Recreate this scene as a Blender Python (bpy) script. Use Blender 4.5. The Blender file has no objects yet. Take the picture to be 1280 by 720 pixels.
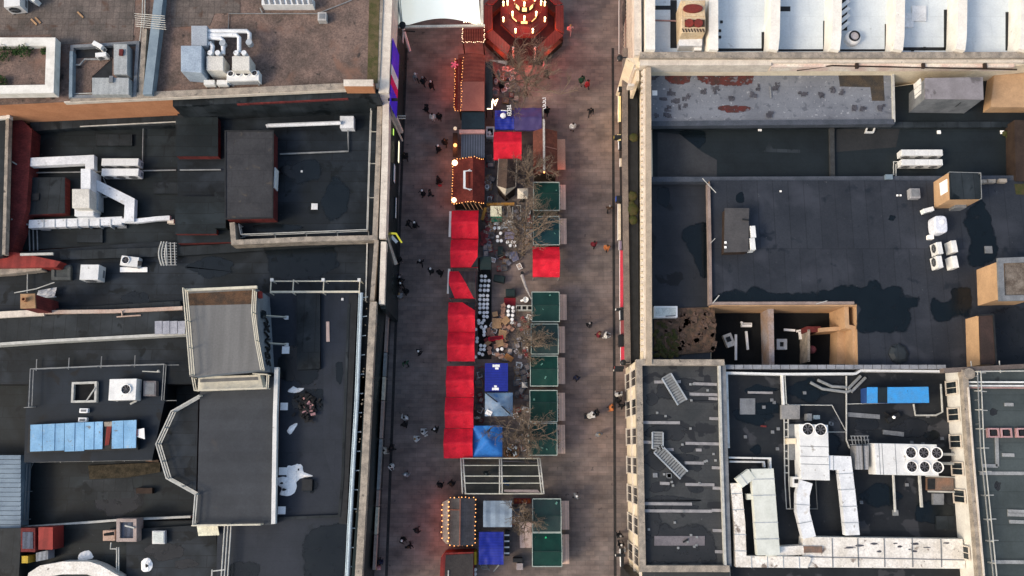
import bpy, bmesh, math, random
from mathutils import Vector, Matrix, noise as mnoise
RND = random.Random(11)
SC = bpy.context.scene
COL = SC.collection
# ---------------------------------------------------------------- survey: camera height, tilt and the plan read from it
H = 88.0
TILT = math.radians(10.5)
F = 1080.0
ST, CT = math.sin(TILT), math.cos(TILT)
def W(px, py, z=0.0):
    u, v = (px-640)/F, (360-py)/F
    t = (H-z)/(CT - v*ST)
    return Vector((t*u, t*(ST+v*CT), z))
def P2(pts, z): return [W(x, y, z).xy for x, y in pts]
def rect(x0, y0, x1, y1): return [(x0, y1), (x1, y1), (x1, y0), (x0, y0)]

# ---------------------------------------------------------------- mesh builder
class MB:
    def __init__(s): s.v = []; s.f = []; s.mi = []; s.cur = 0; s.sm = []; s.smooth = False
    def add(s, vs, fs, mi=None):
        n = len(s.v); s.v += [Vector(v) for v in vs]
        for f in fs:
            s.f.append([n+i for i in f]); s.mi.append(s.cur if mi is None else mi); s.sm.append(s.smooth)
        return s
    def prism(s, pts, z0, z1, bottom=True):
        pts = [Vector((p[0], p[1])) for p in pts]
        a = sum(pts[i].x*pts[(i+1) % len(pts)].y - pts[(i+1) % len(pts)].x*pts[i].y for i in range(len(pts)))
        if a < 0: pts = pts[::-1]
        n = len(pts)
        vs = [(p.x, p.y, z0) for p in pts]+[(p.x, p.y, z1) for p in pts]
        fs = [list(range(n, 2*n))]+[[i, (i+1) % n, n+(i+1) % n, n+i] for i in range(n)]
        if bottom: fs.append(list(range(n-1, -1, -1)))
        return s.add(vs, fs)
    def prect(s, x0, y0, x1, y1, zt, zb): return s.prism(P2(rect(x0, y0, x1, y1), zt), zb, zt)
    def ppoly(s, pts, zt, zb): return s.prism(P2(pts, zt), zb, zt)
    def box(s, cx, cy, cz, sx, sy, sz, rz=0, rx=0, ry=0):
        M = Matrix.Rotation(rz, 3, 'Z') @ Matrix.Rotation(rx, 3, 'X') @ Matrix.Rotation(ry, 3, 'Y')
        vs = [M @ Vector((i*sx/2, j*sy/2, k*sz/2))+Vector((cx, cy, cz)) for k in (-1, 1) for j in (-1, 1) for i in (-1, 1)]
        return s.add(vs, [[0, 2, 3, 1], [4, 5, 7, 6], [0, 1, 5, 4], [2, 6, 7, 3], [0, 4, 6, 2], [1, 3, 7, 5]])
    def bar(s, a, b, w, h=None):
        h = w if h is None else h
        a, b = Vector(a), Vector(b); d = (b-a); L = d.length
        if L < 1e-6: return s
        d.normalize(); up = Vector((0, 0, 1)) if abs(d.z) < .95 else Vector((0, 1, 0))
        x = d.cross(up).normalized(); y = x.cross(d).normalized()
        vs = [p+x*(i*w/2)+y*(j*h/2) for p in (a, b) for i, j in ((-1, -1), (1, -1), (1, 1), (-1, 1))]
        return s.add(vs, [[0, 1, 2, 3], [7, 6, 5, 4], [0, 4, 5, 1], [1, 5, 6, 2], [2, 6, 7, 3], [3, 7, 4, 0]])
    def tube(s, pts, r, n=6, r1=None):
        pts = [Vector(p) for p in pts]; m = len(pts); vs = []; fs = []
        for i, p in enumerate(pts):
            d = (pts[min(i+1, m-1)]-pts[max(i-1, 0)]).normalized()
            up = Vector((0, 0, 1)) if abs(d.z) < .9 else Vector((1, 0, 0))
            x = d.cross(up).normalized(); y = x.cross(d)
            rr = r if r1 is None else r+(r1-r)*i/(m-1)
            for k in range(n):
                a = 2*math.pi*k/n; vs.append(p+x*(rr*math.cos(a))+y*(rr*math.sin(a)))
        for i in range(m-1):
            for k in range(n):
                fs.append([i*n+k, i*n+(k+1) % n, (i+1)*n+(k+1) % n, (i+1)*n+k])
        fs.append(list(range(n-1, -1, -1))); fs.append(list(range((m-1)*n, m*n)))
        return s.add(vs, fs)
    def cyl(s, cx, cy, r, z0, z1, n=16, r1=None):
        r1 = r if r1 is None else r1
        vs = [(cx+r*math.cos(2*math.pi*k/n), cy+r*math.sin(2*math.pi*k/n), z0) for k in range(n)]
        vs += [(cx+r1*math.cos(2*math.pi*k/n), cy+r1*math.sin(2*math.pi*k/n), z1) for k in range(n)]
        return s.add(vs, [[k, (k+1) % n, n+(k+1) % n, n+k] for k in range(n)]+[list(range(n, 2*n)), list(range(n-1, -1, -1))])
    def lathe(s, prof, cx=0, cy=0, n=16):
        vs = []; fs = []; m = len(prof)
        for r, z in prof:
            for k in range(n): vs.append((cx+r*math.cos(2*math.pi*k/n), cy+r*math.sin(2*math.pi*k/n), z))
        for i in range(m-1):
            for k in range(n): fs.append([i*n+k, i*n+(k+1) % n, (i+1)*n+(k+1) % n, (i+1)*n+k])
        fs.append(list(range(n-1, -1, -1))); fs.append(list(range((m-1)*n, m*n)))
        return s.add(vs, fs)
    def ball(s, c, r, n=6, m=4, sz=1):
        c = Vector(c); vs = [c+Vector((0, 0, -r*sz))]; fs = []
        for i in range(1, m):
            a = math.pi*i/m
            for k in range(n):
                b = 2*math.pi*k/n; vs.append(c+Vector((r*math.sin(a)*math.cos(b), r*math.sin(a)*math.sin(b), -r*math.cos(a)*sz)))
        vs.append(c+Vector((0, 0, r*sz))); t = len(vs)-1
        for k in range(n):
            fs.append([0, 1+(k+1) % n, 1+k]); fs.append([t, t-n+k, t-n+(k+1) % n])
        for i in range(m-2):
            for k in range(n): fs.append([1+i*n+k, 1+i*n+(k+1) % n, 1+(i+1)*n+(k+1) % n, 1+(i+1)*n+k])
        return s.add(vs, fs)
    def strip(s, pts, w, z0, z1, closed=False, side=0):
        """mitred wall or coping along a plan line; side 0 centred, 1 to the left, -1 to the right"""
        pts = [Vector((p[0], p[1])) for p in pts]; n = len(pts)
        da, db = {0: (w/2, -w/2), 1: (w, 0), -1: (0, -w)}[side]
        def off(d):
            out = []
            for i in range(n):
                if closed: a, b, c = pts[i-1], pts[i], pts[(i+1) % n]
                else: a, b, c = pts[max(i-1, 0)], pts[i], pts[min(i+1, n-1)]
                ns = []
                if (b-a).length > 1e-9: e = (b-a).normalized(); ns.append(Vector((-e.y, e.x)))
                if (c-b).length > 1e-9: e = (c-b).normalized(); ns.append(Vector((-e.y, e.x)))
                m = ns[0] if len(ns) == 1 else (ns[0]+ns[1]).normalized()
                k = 1.0 if len(ns) == 1 else 1/max(.35, m.dot(ns[0]))
                out.append(b+m*(d*k))
            return out
        A, B = off(da), off(db)
        for i in range(n if closed else n-1):
            j = (i+1) % n
            v = [(A[i].x, A[i].y, z0), (A[j].x, A[j].y, z0), (B[j].x, B[j].y, z0), (B[i].x, B[i].y, z0)]
            v += [(p[0], p[1], z1) for p in v]
            f = [[7, 6, 5, 4], [0, 1, 5, 4][::-1], [2, 3, 7, 6][::-1]]
            if not closed and i == 0: f.append([3, 0, 4, 7][::-1])
            if not closed and i == n-2: f.append([1, 2, 6, 5][::-1])
            s.add(v, f)
        return s
    def build(s, name, mats, parent=None, bevel=0):
        me = bpy.data.meshes.new(name)
        o = Vector((0, 0, 0))
        if parent is not None:
            p = parent
            while p is not None: o = o+p.location; p = p.parent
        me.from_pydata([v-o for v in s.v], [], s.f)
        for m in (mats if isinstance(mats, (list, tuple)) else [mats]): me.materials.append(m)
        me.polygons.foreach_set('material_index', s.mi); me.polygons.foreach_set('use_smooth', s.sm)
        bm = bmesh.new(); bm.from_mesh(me); bmesh.ops.recalc_face_normals(bm, faces=bm.faces); bm.to_mesh(me); bm.free()
        me.update()
        ob = bpy.data.objects.new(name, me); COL.objects.link(ob)
        if parent is not None: ob.parent = parent
        if bevel:
            b = ob.modifiers.new('edge', 'BEVEL'); b.width = bevel; b.segments = 2; b.limit_method = 'ANGLE'
        return ob

def thing(name, label, cat, loc=(0, 0, 0), group=None, rz=0):
    o = bpy.data.objects.new(name, None); COL.objects.link(o); o.location = loc; o.rotation_euler = (0, 0, rz)
    o.empty_display_size = .3
    o['label'] = label; o['category'] = cat
    if group: o['group'] = group
    return o
def tag(o, label, cat, group=None):
    o['label'] = label; o['category'] = cat
    if group: o['group'] = group
    return o
def struct(name, mb, m):
    o = mb.build(name, m); o['kind'] = 'structure'; return o
def copy_tree(o, parent=None):
    c = o.copy(); COL.objects.link(c)
    if parent is not None: c.parent = parent
    for ch in [x for x in o.children]: copy_tree(ch, c)
    return c
USED = set()
def place(proto, loc, rz, label, group=None):
    """first call moves the prototype itself, later calls copy it with its parts"""
    if proto.name in USED: c = copy_tree(proto)
    else: c = proto; USED.add(proto.name)
    c.location = loc; c.rotation_euler = (0, 0, rz); c['label'] = label
    if group: c['group'] = group
    return c

# ---------------------------------------------------------------- materials
MATS = {}
def node(nt, t, **k):
    n = nt.nodes.new(t)
    for a, b in k.items(): setattr(n, a, b)
    return n
def mat(name, col, col2=None, scale=1.0, rough=.75, amt=1.0, fine=.25, spots=None, seams=None, stripes=None, bump=0.0, metal=0.0,
        emit=None, vary=0.0, spec=.2, lo=.38, hi=.62, transl=0.0, streak=None):
    """two tone surface: blotches of col / col2, fine grain, optional stain spots, sheet seams, corrugations"""
    if name in MATS: return MATS[name]
    m = bpy.data.materials.new(name); m.use_nodes = True; nt = m.node_tree; N, L = nt.nodes, nt.links
    b = N['Principled BSDF']; tc = node(nt, 'ShaderNodeTexCoord'); src = tc.outputs['Object']
    oi = node(nt, 'ShaderNodeObjectInfo')
    col2 = col2 or tuple(c*.72 for c in col)
    n1 = node(nt, 'ShaderNodeTexNoise'); n1.inputs['Scale'].default_value = scale; n1.inputs['Detail'].default_value = 6; n1.inputs['Roughness'].default_value = .62
    if streak:
        mp = node(nt, 'ShaderNodeMapping'); mp.inputs['Scale'].default_value = streak; L.new(src, mp.inputs['Vector']); L.new(mp.outputs[0], n1.inputs['Vector'])
    else: L.new(src, n1.inputs['Vector'])
    r1 = node(nt, 'ShaderNodeMapRange'); r1.inputs[1].default_value = lo; r1.inputs[2].default_value = hi; r1.inputs[4].default_value = amt
    L.new(n1.outputs['Fac'], r1.inputs[0])
    mx = node(nt, 'ShaderNodeMix', data_type='RGBA'); mx.inputs[6].default_value = (*col, 1); mx.inputs[7].default_value = (*col2, 1)
    L.new(r1.outputs[0], mx.inputs[0]); out = mx.outputs[2]
    hgt = None
    def mul(a, fac_socket, lo_, hi_):
        rr = node(nt, 'ShaderNodeMapRange'); rr.inputs[1].default_value = .3; rr.inputs[2].default_value = .7; rr.inputs[3].default_value = lo_; rr.inputs[4].default_value = hi_
        L.new(fac_socket, rr.inputs[0])
        q = node(nt, 'ShaderNodeMix', data_type='RGBA', blend_type='MULTIPLY'); q.inputs[0].default_value = 1
        L.new(a, q.inputs[6]); L.new(rr.outputs[0], q.inputs[7]); return q.outputs[2]
    n2 = node(nt, 'ShaderNodeTexNoise'); n2.inputs['Scale'].default_value = max(6, scale*9); n2.inputs['Detail'].default_value = 5; n2.inputs['Roughness'].default_value = .7
    L.new(src, n2.inputs['Vector'])
    if fine: out = mul(out, n2.outputs['Fac'], 1-fine, 1+fine)
    if spots:
        for i, (sc_, th, sw, c3) in enumerate(spots):
            n3 = node(nt, 'ShaderNodeTexNoise'); n3.inputs['Scale'].default_value = sc_; n3.inputs['Detail'].default_value = 4; n3.inputs['Distortion'].default_value = .35
            mp = node(nt, 'ShaderNodeMapping'); mp.inputs['Location'].default_value = (3.7*i+1.3, 9.1*i, 2.2)
            L.new(src, mp.inputs['Vector']); L.new(mp.outputs[0], n3.inputs['Vector'])
            r3 = node(nt, 'ShaderNodeMapRange'); r3.inputs[1].default_value = th; r3.inputs[2].default_value = th+sw; L.new(n3.outputs['Fac'], r3.inputs[0])
            q = node(nt, 'ShaderNodeMix', data_type='RGBA'); q.inputs[7].default_value = (*c3, 1); L.new(r3.outputs[0], q.inputs[0]); L.new(out, q.inputs[6]); out = q.outputs[2]
    if seams:
        w, h, k = seams[:3]
        br = node(nt, 'ShaderNodeTexBrick'); br.offset = seams[4] if len(seams) > 4 else .5
        br.inputs['Color1'].default_value = (1, 1, 1, 1); c = seams[3] if len(seams) > 3 else .85
        br.inputs['Color2'].default_value = (c, c, c, 1); br.inputs['Mortar'].default_value = (k, k, k, 1)
        br.inputs['Scale'].default_value = 1; br.inputs['Brick Width'].default_value = w; br.inputs['Row Height'].default_value = h
        br.inputs['Mortar Size'].default_value = min(w, h)*.035; br.inputs['Mortar Smooth'].default_value = .3
        L.new(src, br.inputs['Vector'])
        q = node(nt, 'ShaderNodeMix', data_type='RGBA', blend_type='MULTIPLY'); q.inputs[0].default_value = 1
        L.new(out, q.inputs[6]); L.new(br.outputs['Color'], q.inputs[7]); out = q.outputs[2]
    if stripes:
        ax, per, k = stripes
        wv = node(nt, 'ShaderNodeTexWave', wave_type='BANDS', bands_direction=ax); wv.inputs['Scale'].default_value = 2*math.pi/per/20.0*1.0
        wv.inputs['Distortion'].default_value = 0
        L.new(src, wv.inputs['Vector']); out = mul(out, wv.outputs['Fac'], k, 1.0); hgt = wv.outputs['Fac']
    if vary:
        rr = node(nt, 'ShaderNodeMapRange'); rr.inputs[3].default_value = 1-vary; rr.inputs[4].default_value = 1+vary; L.new(oi.outputs['Random'], rr.inputs[0])
        q = node(nt, 'ShaderNodeMix', data_type='RGBA', blend_type='MULTIPLY'); q.inputs[0].default_value = 1
        L.new(out, q.inputs[6]); L.new(rr.outputs[0], q.inputs[7]); out = q.outputs[2]
    L.new(out, b.inputs['Base Color'])
    r2 = node(nt, 'ShaderNodeMapRange'); r2.inputs[3].default_value = max(.05, rough-.12); r2.inputs[4].default_value = min(1, rough+.12); L.new(n1.outputs['Fac'], r2.inputs[0]); L.new(r2.outputs[0], b.inputs['Roughness'])
    b.inputs['Metallic'].default_value = metal; b.inputs['Specular IOR Level'].default_value = spec
    if bump:
        bp = node(nt, 'ShaderNodeBump'); bp.inputs['Strength'].default_value = bump; bp.inputs['Distance'].default_value = .05
        L.new(hgt if hgt else n2.outputs['Fac'], bp.inputs['Height']); L.new(bp.outputs[0], b.inputs['Normal'])
    if emit:
        b.inputs['Emission Color'].default_value = (*emit[0], 1); b.inputs['Emission Strength'].default_value = emit[1]
    if transl: b.inputs['Subsurface Weight'].default_value = transl
    MATS[name] = m
    return m
K = {}
def defmats():
    K['paving'] = None
    silt = lambda a: [(.33, .50, .17, tuple(q*1.25 for q in a)), (.55, .60, .05, (.004, .0075, .010)), (1.7, .66, .10, tuple(q*.8 for q in a)), (3.4, .72, .03, (.05, .055, .062))]
    K['navy'] = mat('navy_felt', (.011, .0165, .0225), (.0055, .0098, .0128), .22, .6, fine=.22, seams=(9, 1.05, .45, .72), spots=silt((.019, .026, .034)))
    K['black'] = mat('black_felt', (.0055, .0105, .0122), (.010, .0150, .0175), .3, .55, fine=.25, seams=(7, 1.1, .45, .7), spots=silt((.014, .021, .025)))
    K['slate'] = mat('slate_felt', (.019, .025, .029), (.011, .016, .0195), .3, .6, fine=.22, seams=(1.1, 8, .5, .75), spots=silt((.027, .034, .040)))
    K['grey'] = mat('grey_felt', (.054, .056, .057), (.036, .040, .042), .35, .6, fine=.16, seams=(10, 1.0, .8, .9), spots=[(.45, .58, .015, (.022, .024, .027)), (2.2, .73, .04, (.13, .13, .13))])
    K['green_grey'] = mat('green_grey_felt', (.070, .086, .086), (.05, .062, .062), .25, .55, fine=.12, seams=(14, 1.4, .75, .9), spots=[(.5, .64, .05, (.03, .035, .036))])
    K['rib'] = mat('ribbed_lead', (.043, .049, .057), (.033, .038, .045), .3, .55, fine=.12, stripes=('Y', 1.9, .9), spots=[(.8, .68, .1, (.045, .045, .048))])
    K['lead'] = mat('grey_sheet_roof', (.165, .165, .16), (.125, .125, .122), .4, .5, fine=.12, stripes=('X', .9, .93), streak=(1, .15, 1), spots=[(.7, .7, .1, (.06, .06, .06))])
    K['rust'] = mat('rust_stain', (.10, .055, .03), (.05, .035, .025), 1.2, .8, fine=.4)
    K['gravel'] = mat('brown_gravel', (.185, .128, .105), (.098, .074, .063), .5, .9, fine=.45, bump=.4, spots=[(.35, .58, .12, (.19, .11, .08)), (1.4, .64, .1, (.042, .036, .033)), (9, .66, .05, (.2, .17, .14))])
    K['pavers'] = mat('grey_roof_pavers', (.165, .135, .118), (.098, .085, .076), .5, .85, fine=.3, seams=(.6, .6, .55, .8, 0), spots=[(.8, .6, .1, (.10, .065, .05))])
    K['stone'] = mat('weathered_stone', (.36, .31, .25), (.21, .185, .155), 1.4, .85, fine=.3, spots=[(2.5, .64, .08, (.10, .09, .08))])
    K['pale'] = mat('pale_stone', (.66, .60, .51), (.52, .46, .39), 1.0, .8, fine=.15, spots=[(1.8, .66, .1, (.32, .29, .25))])
    K['cream'] = mat('cream_render', (.72, .63, .47), (.62, .53, .39), .7, .8, fine=.12, spots=[(1.5, .68, .1, (.38, .31, .22))])
    K['brick'] = mat('red_brick', (.17, .032, .03), (.10, .022, .022), .8, .85, fine=.2, seams=(.22, .075, .7, .7))
    K['redpaint'] = mat('red_cladding', (.28, .035, .028), (.19, .028, .024), .6, .6, fine=.15, stripes=('X', .9, .8))
    K['orange'] = mat('orange_render', (.50, .235, .12), (.42, .19, .095), .5, .85, fine=.12, spots=[(1.1, .66, .15, (.33, .16, .09))])
    K['tan'] = mat('tan_render', (.50, .32, .18), (.40, .255, .145), .6, .85, fine=.12, spots=[(1.3, .66, .15, (.30, .19, .11))])
    K['white'] = mat('white_metal', (.72, .725, .70), (.60, .605, .59), .9, .55, fine=.1, vary=.08, spots=[(2.2, .66, .08, (.36, .34, .3)), (.9, .66, .12, (.48, .44, .38))])
    K['duct'] = mat('pale_duct', (.74, .755, .76), (.58, .60, .61), .7, .5, fine=.14, spots=[(2, .66, .08, (.34, .33, .31)), (.8, .64, .14, (.46, .42, .36))])
    K['dirty'] = mat('dirty_white', (.76, .73, .67), (.60, .56, .49), .7, .75, fine=.25, spots=[(.9, .64, .06, (.22, .18, .15)), (3, .69, .05, (.1, .09, .08))])
    K['bay'] = mat('pale_bay_membrane', (.60, .66, .69), (.52, .58, .62), .3, .6, fine=.08, seams=(4, 2.2, .93, .97), spots=[(1.2, .7, .1, (.3, .33, .35))])
    K['steel'] = mat('galvanised_steel', (.42, .45, .47), (.3, .33, .35), 1.2, .5, fine=.15, metal=.2)
    K['bluegrey'] = mat('bluegrey_sheet', (.22, .28, .32), (.16, .21, .25), .8, .5, fine=.12)
    K['panel'] = mat('grey_panel', (.20, .21, .22), (.13, .14, .15), .9, .6, fine=.2)
    K['dark'] = mat('dark_metal', (.022, .024, .026), (.014, .015, .016), 1.5, .5, fine=.2)
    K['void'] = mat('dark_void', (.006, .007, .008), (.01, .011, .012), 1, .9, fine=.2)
    K['glass'] = mat('dark_glass', (.018, .026, .03), (.012, .016, .02), .4, .12, fine=.05)
    K['shop'] = mat('dark_shopfront', (.010, .018, .018), (.018, .024, .024), .5, .3, fine=.15)
    K['rail'] = mat('painted_rail', (.50, .50, .46), (.38, .38, .35), 2, .5, fine=.1)
    K['raild'] = mat('grey_rail', (.26, .27, .27), (.18, .19, .19), 2, .5, fine=.1)
    K['railc'] = mat('ivory_rail', (.62, .58, .46), (.5, .47, .38), 2, .5, fine=.1)
    K['moss'] = mat('moss', (.035, .045, .012), (.06, .05, .022), 2.5, .95, fine=.5)
    K['leaf'] = mat('bush_leaf', (.035, .08, .018), (.02, .045, .012), 3, .7, fine=.4)
    K['wood'] = mat('raw_timber', (.42, .26, .14), (.30, .18, .095), 1.5, .8, fine=.25, vary=.12)
    K['shelf'] = mat('pinkish_timber', (.74, .54, .44), (.64, .45, .36), 1.2, .75, fine=.15, vary=.08, stripes=('X', .3, .85))
    K['dwood'] = mat('dark_timber', (.045, .03, .022), (.03, .02, .016), 1.2, .8, fine=.25)
    K['bark'] = mat('winter_bark', (.215, .165, .12), (.14, .108, .08), 3, .9, fine=.3)
    K['red'] = mat('red_tent_fabric', (.70, .014, .036), (.52, .010, .026), .9, .65, fine=.14, spots=[(1.1, .62, .16, (.42, .010, .024)), (2.6, .66, .1, (.74, .05, .07))], bump=.3)
    K['green'] = mat('green_tent_fabric', (.004, .037, .028), (.003, .027, .022), .7, .6, fine=.1, vary=.2, spots=[(1.2, .66, .1, (.012, .045, .035))])
    K['blue'] = mat('blue_tarpaulin', (.018, .032, .30), (.013, .024, .22), .8, .5, fine=.1, stripes=('Y', .25, .82))
    K['blue2'] = mat('bright_blue_fabric', (.035, .20, .58), (.025, .14, .44), .9, .55, fine=.14, spots=[(1.4, .62, .14, (.06, .26, .62))])
    K['blue3'] = mat('faded_blue_fabric', (.16, .28, .43), (.24, .30, .38), .6, .55, fine=.12, spots=[(1.5, .63, .12, (.09, .2, .4))])
    K['violet'] = mat('violet_fabric', (.07, .052, .16), (.05, .04, .12), .7, .6, fine=.1)
    K['sky_blue'] = mat('sky_blue_sheet', (.23, .43, .63), (.16, .33, .52), .8, .5, fine=.14, vary=.12, spots=[(1.5, .64, .1, (.3, .42, .52)), (3, .66, .05, (.16, .18, .2))])
    K['tile_red'] = mat('red_roof_tiles', (.20, .038, .026), (.13, .024, .018), .9, .7, fine=.2, seams=(.35, .28, .6, .75), bump=.3)
    K['tile_rust'] = mat('rust_roof_tiles', (.19, .065, .045), (.12, .045, .032), .9, .75, fine=.2, seams=(.35, .28, .6, .75), bump=.3)
    K['tile_brown'] = mat('brown_roof_shingles', (.11, .075, .058), (.06, .045, .038), .9, .8, fine=.25, seams=(.35, .28, .6, .75), bump=.3)
    K['slate_tile'] = mat('grey_slate_tiles', (.115, .105, .105), (.075, .07, .072), .7, .7, fine=.15, seams=(.4, .3, .65, .8))
    K['corr'] = mat('corrugated_slate_sheet', (.10, .115, .15), (.075, .09, .12), .6, .5, fine=.08, stripes=('X', .26, .5))
    K['plank_red'] = mat('red_stained_boards', (.30, .075, .05), (.22, .05, .035), .9, .7, fine=.15, stripes=('Y', .45, .8))
    K['bulb'] = mat('warm_bulb', (.3, .15, .06), rough=.4, emit=((1.0, .40, .12), 3.2))
    K['bulbw'] = mat('white_bulb', (.95, .9, .8), rough=.4, emit=((1.0, .66, .40), 4.0))
    K['glow'] = mat('lit_sign_face', (.9, .85, .6), rough=.4, emit=((1.0, .93, .6), 1.6))
    K['glow_green'] = mat('lit_green_sign', (.6, .9, .2), rough=.4, emit=((.6, 1.0, .15), 1.0))
    K['skin'] = mat('skin', (.45, .27, .2), rough=.6)
    K['bone'] = mat('white_plastic', (.92, .91, .88), (.84, .83, .80), 1.5, .5, fine=.08, vary=.1)
    K['tarp'] = mat('white_tarpaulin', (.90, .90, .89), (.80, .81, .80), 1.2, .6, fine=.1)
    K['rubber'] = mat('black_rubber', (.012, .012, .013), (.02, .02, .02), 2, .8, fine=.2)
    K['puddle'] = mat('standing_water', (.004, .0075, .010), (.005, .009, .012), .6, .22, fine=.05, spec=.35)
    K['damp'] = mat('damp_shade_patch', (.014, .017, .021), (.02, .023, .028), .6, .45, fine=.1)  # damp felt, also the painted shadow beside the low tower
    K['dampg'] = mat('damp_grey_patch', (.022, .025, .028), (.03, .032, .035), .6, .45, fine=.1)
    K['stain'] = mat('rust_red_stain', (.105, .028, .024), (.05, .03, .028), 1.3, .6, fine=.35, spots=[(1.8, .6, .05, (.12, .12, .14))])
    K['stain2'] = mat('dark_grey_stain', (.055, .055, .065), (.09, .09, .105), 1.6, .6, fine=.2)
    K['bluegrey_roof'] = mat('blue_grey_membrane', (.185, .20, .225), (.14, .152, .175), .35, .5, fine=.12, seams=(6, 2.2, .9, .95), spots=[(1.3, .60, .05, (.11, .12, .14)), (3.2, .64, .05, (.30, .31, .33)), (5, .66, .05, (.09, .095, .115))])
    K['rubble'] = mat('brown_rubble', (.13, .08, .055), (.05, .04, .03), 1.8, .95, fine=.35, bump=.15, spots=[(.8, .6, .08, (.09, .075, .03))])
defmats()
# ================================================================ camera, daylight, ground
cam = bpy.data.cameras.new('camera'); co = bpy.data.objects.new('camera', cam); COL.objects.link(co)
co.location = (0, 0, H); co.rotation_euler = (TILT, 0, 0); cam.sensor_width = 36; cam.lens = F/1280*36; cam.clip_end = 2000; cam.clip_start = 1
SC.camera = co
SC.view_settings.view_transform = 'Standard'; SC.view_settings.look = 'None'; SC.view_settings.exposure = 0; SC.view_settings.gamma = 1
EL = math.radians(39); AZ = Vector((-1.0, -.42))          # low winter sun from the lower left of the plan
wd = bpy.data.worlds.new('World'); SC.world = wd; wd.use_nodes = True
sk = wd.node_tree.nodes.new('ShaderNodeTexSky'); sk.sky_type = 'NISHITA'; sk.sun_disc = False
sk.sun_elevation = EL; sk.sun_rotation = math.atan2(AZ.x, AZ.y); sk.altitude = 50; sk.dust_density = 4.0; sk.air_density = 1.3; sk.ozone_density = .8
wd.node_tree.links.new(sk.outputs[0], wd.node_tree.nodes['Background'].inputs[0])
wd.node_tree.nodes['Background'].inputs[1].default_value = 0.225
sl = bpy.data.lights.new('sun', 'SUN'); so = bpy.data.objects.new('sun', sl); COL.objects.link(so)
sl.energy = 1.5; sl.angle = math.radians(12); sl.color = (1.0, .84, .66)
d = Vector((AZ.x, AZ.y, 0)).normalized()*math.cos(EL)+Vector((0, 0, math.sin(EL)))
so.rotation_euler = d.to_track_quat('Z', 'Y').to_euler(); so.location = (-60, -30, 60)

def lamp(name, loc, energy, col, size=.3):
    l = bpy.data.lights.new(name, 'POINT'); l.energy = energy; l.color = col; l.shadow_soft_size = size
    o = bpy.data.objects.new(name, l); COL.objects.link(o); o.location = loc; return o

def paving_mat():
    m = bpy.data.materials.new('street_paving'); m.use_nodes = True; nt = m.node_tree; L = nt.links
    b = nt.nodes['Principled BSDF']; tc = node(nt, 'ShaderNodeTexCoord'); src = tc.outputs['Object']
    def noise_(sc, det=5, loc=(0, 0, 0), stretch=(1, 1, 1)):
        mp = node(nt, 'ShaderNodeMapping'); mp.inputs['Location'].default_value = loc; mp.inputs['Scale'].default_value = stretch
        n = node(nt, 'ShaderNodeTexNoise'); n.inputs['Scale'].default_value = sc; n.inputs['Detail'].default_value = det; n.inputs['Roughness'].default_value = .6
        L.new(src, mp.inputs[0]); L.new(mp.outputs[0], n.inputs['Vector']); return n.outputs['Fac']
    def rng(f, a, b_, c, d_):
        r = node(nt, 'ShaderNodeMapRange'); r.inputs[1].default_value = a; r.inputs[2].default_value = b_; r.inputs[3].default_value = c; r.inputs[4].default_value = d_; L.new(f, r.inputs[0]); return r.outputs[0]
    def mix(f, a, c, mode='MIX'):
        q = node(nt, 'ShaderNodeMix', data_type='RGBA', blend_type=mode)
        if isinstance(f, float): q.inputs[0].default_value = f
        else: L.new(f, q.inputs[0])
        for s_, i in ((a, 6), (c, 7)):
            if isinstance(s_, tuple): q.inputs[i].default_value = (*s_, 1)
            else: L.new(s_, q.inputs[i])
        return q.outputs[2]
    base = mix(rng(noise_(.06, 3), .4, .6, 0, 1), (.196, .150, .132), (.160, .136, .126))
    br = node(nt, 'ShaderNodeTexBrick'); L.new(src, br.inputs['Vector']); br.inputs['Scale'].default_value = 1
    br.inputs['Brick Width'].default_value = .9; br.inputs['Row Height'].default_value = .45; br.inputs['Mortar Size'].default_value = .022; br.inputs['Mortar Smooth'].default_value = .2
    br.inputs['Color1'].default_value = (1.10, 1.05, 1.02, 1); br.inputs['Color2'].default_value = (.83, .83, .84, 1); br.inputs['Mortar'].default_value = (.74, .74, .74, 1)
    base = mix(1.0, base, br.outputs['Color'], 'MULTIPLY')
    b2 = node(nt, 'ShaderNodeTexBrick'); L.new(src, b2.inputs['Vector']); b2.inputs['Scale'].default_value = 1
    b2.inputs['Brick Width'].default_value = 4.8; b2.inputs['Row Height'].default_value = 2.4; b2.inputs['Mortar Size'].default_value = .0
    b2.inputs['Color1'].default_value = (1.1, 1.1, 1.1, 1); b2.inputs['Color2'].default_value = (.88, .88, .88, 1)
    base = mix(1.0, base, b2.outputs['Color'], 'MULTIPLY')
    v = noise_(.45, 6, (5, 2, 0), (1, 1.6, 1)); base = mix(1.0, base, rng(v, .3, .7, .62, 1.35), 'MULTIPLY')
    base = mix(rng(noise_(1.3, 4, (1, 7, 0)), .66, .72, 0, .6), base, (.024, .022, .022))
    base = mix(rng(noise_(7, 2, (8, 3, 0)), .73, .76, 0, .5), base, (.14, .13, .12))
    L.new(base, b.inputs['Base Color'])
    L.new(rng(noise_(.5, 4, (2, 2, 1)), .35, .65, .5, .75), b.inputs['Roughness']); b.inputs['Specular IOR Level'].default_value = .2
    bp = node(nt, 'ShaderNodeBump'); bp.inputs['Strength'].default_value = .25; bp.inputs['Distance'].default_value = .01
    L.new(br.outputs['Fac'], bp.inputs['Height']); L.new(bp.outputs[0], b.inputs['Normal'])
    return m
K['paving'] = paving_mat()
g = MB(); g.add([(-600, -600, -.02), (600, -600, -.02), (600, 600, -.02), (-600, 600, -.02)], [[0, 1, 2, 3]]); struct('ground', g, K['black'])
g = MB(); n = 24; vs = []; fs = []
xl = W(440, 360, 0).x; xr = W(800, 360, 0).x
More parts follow.
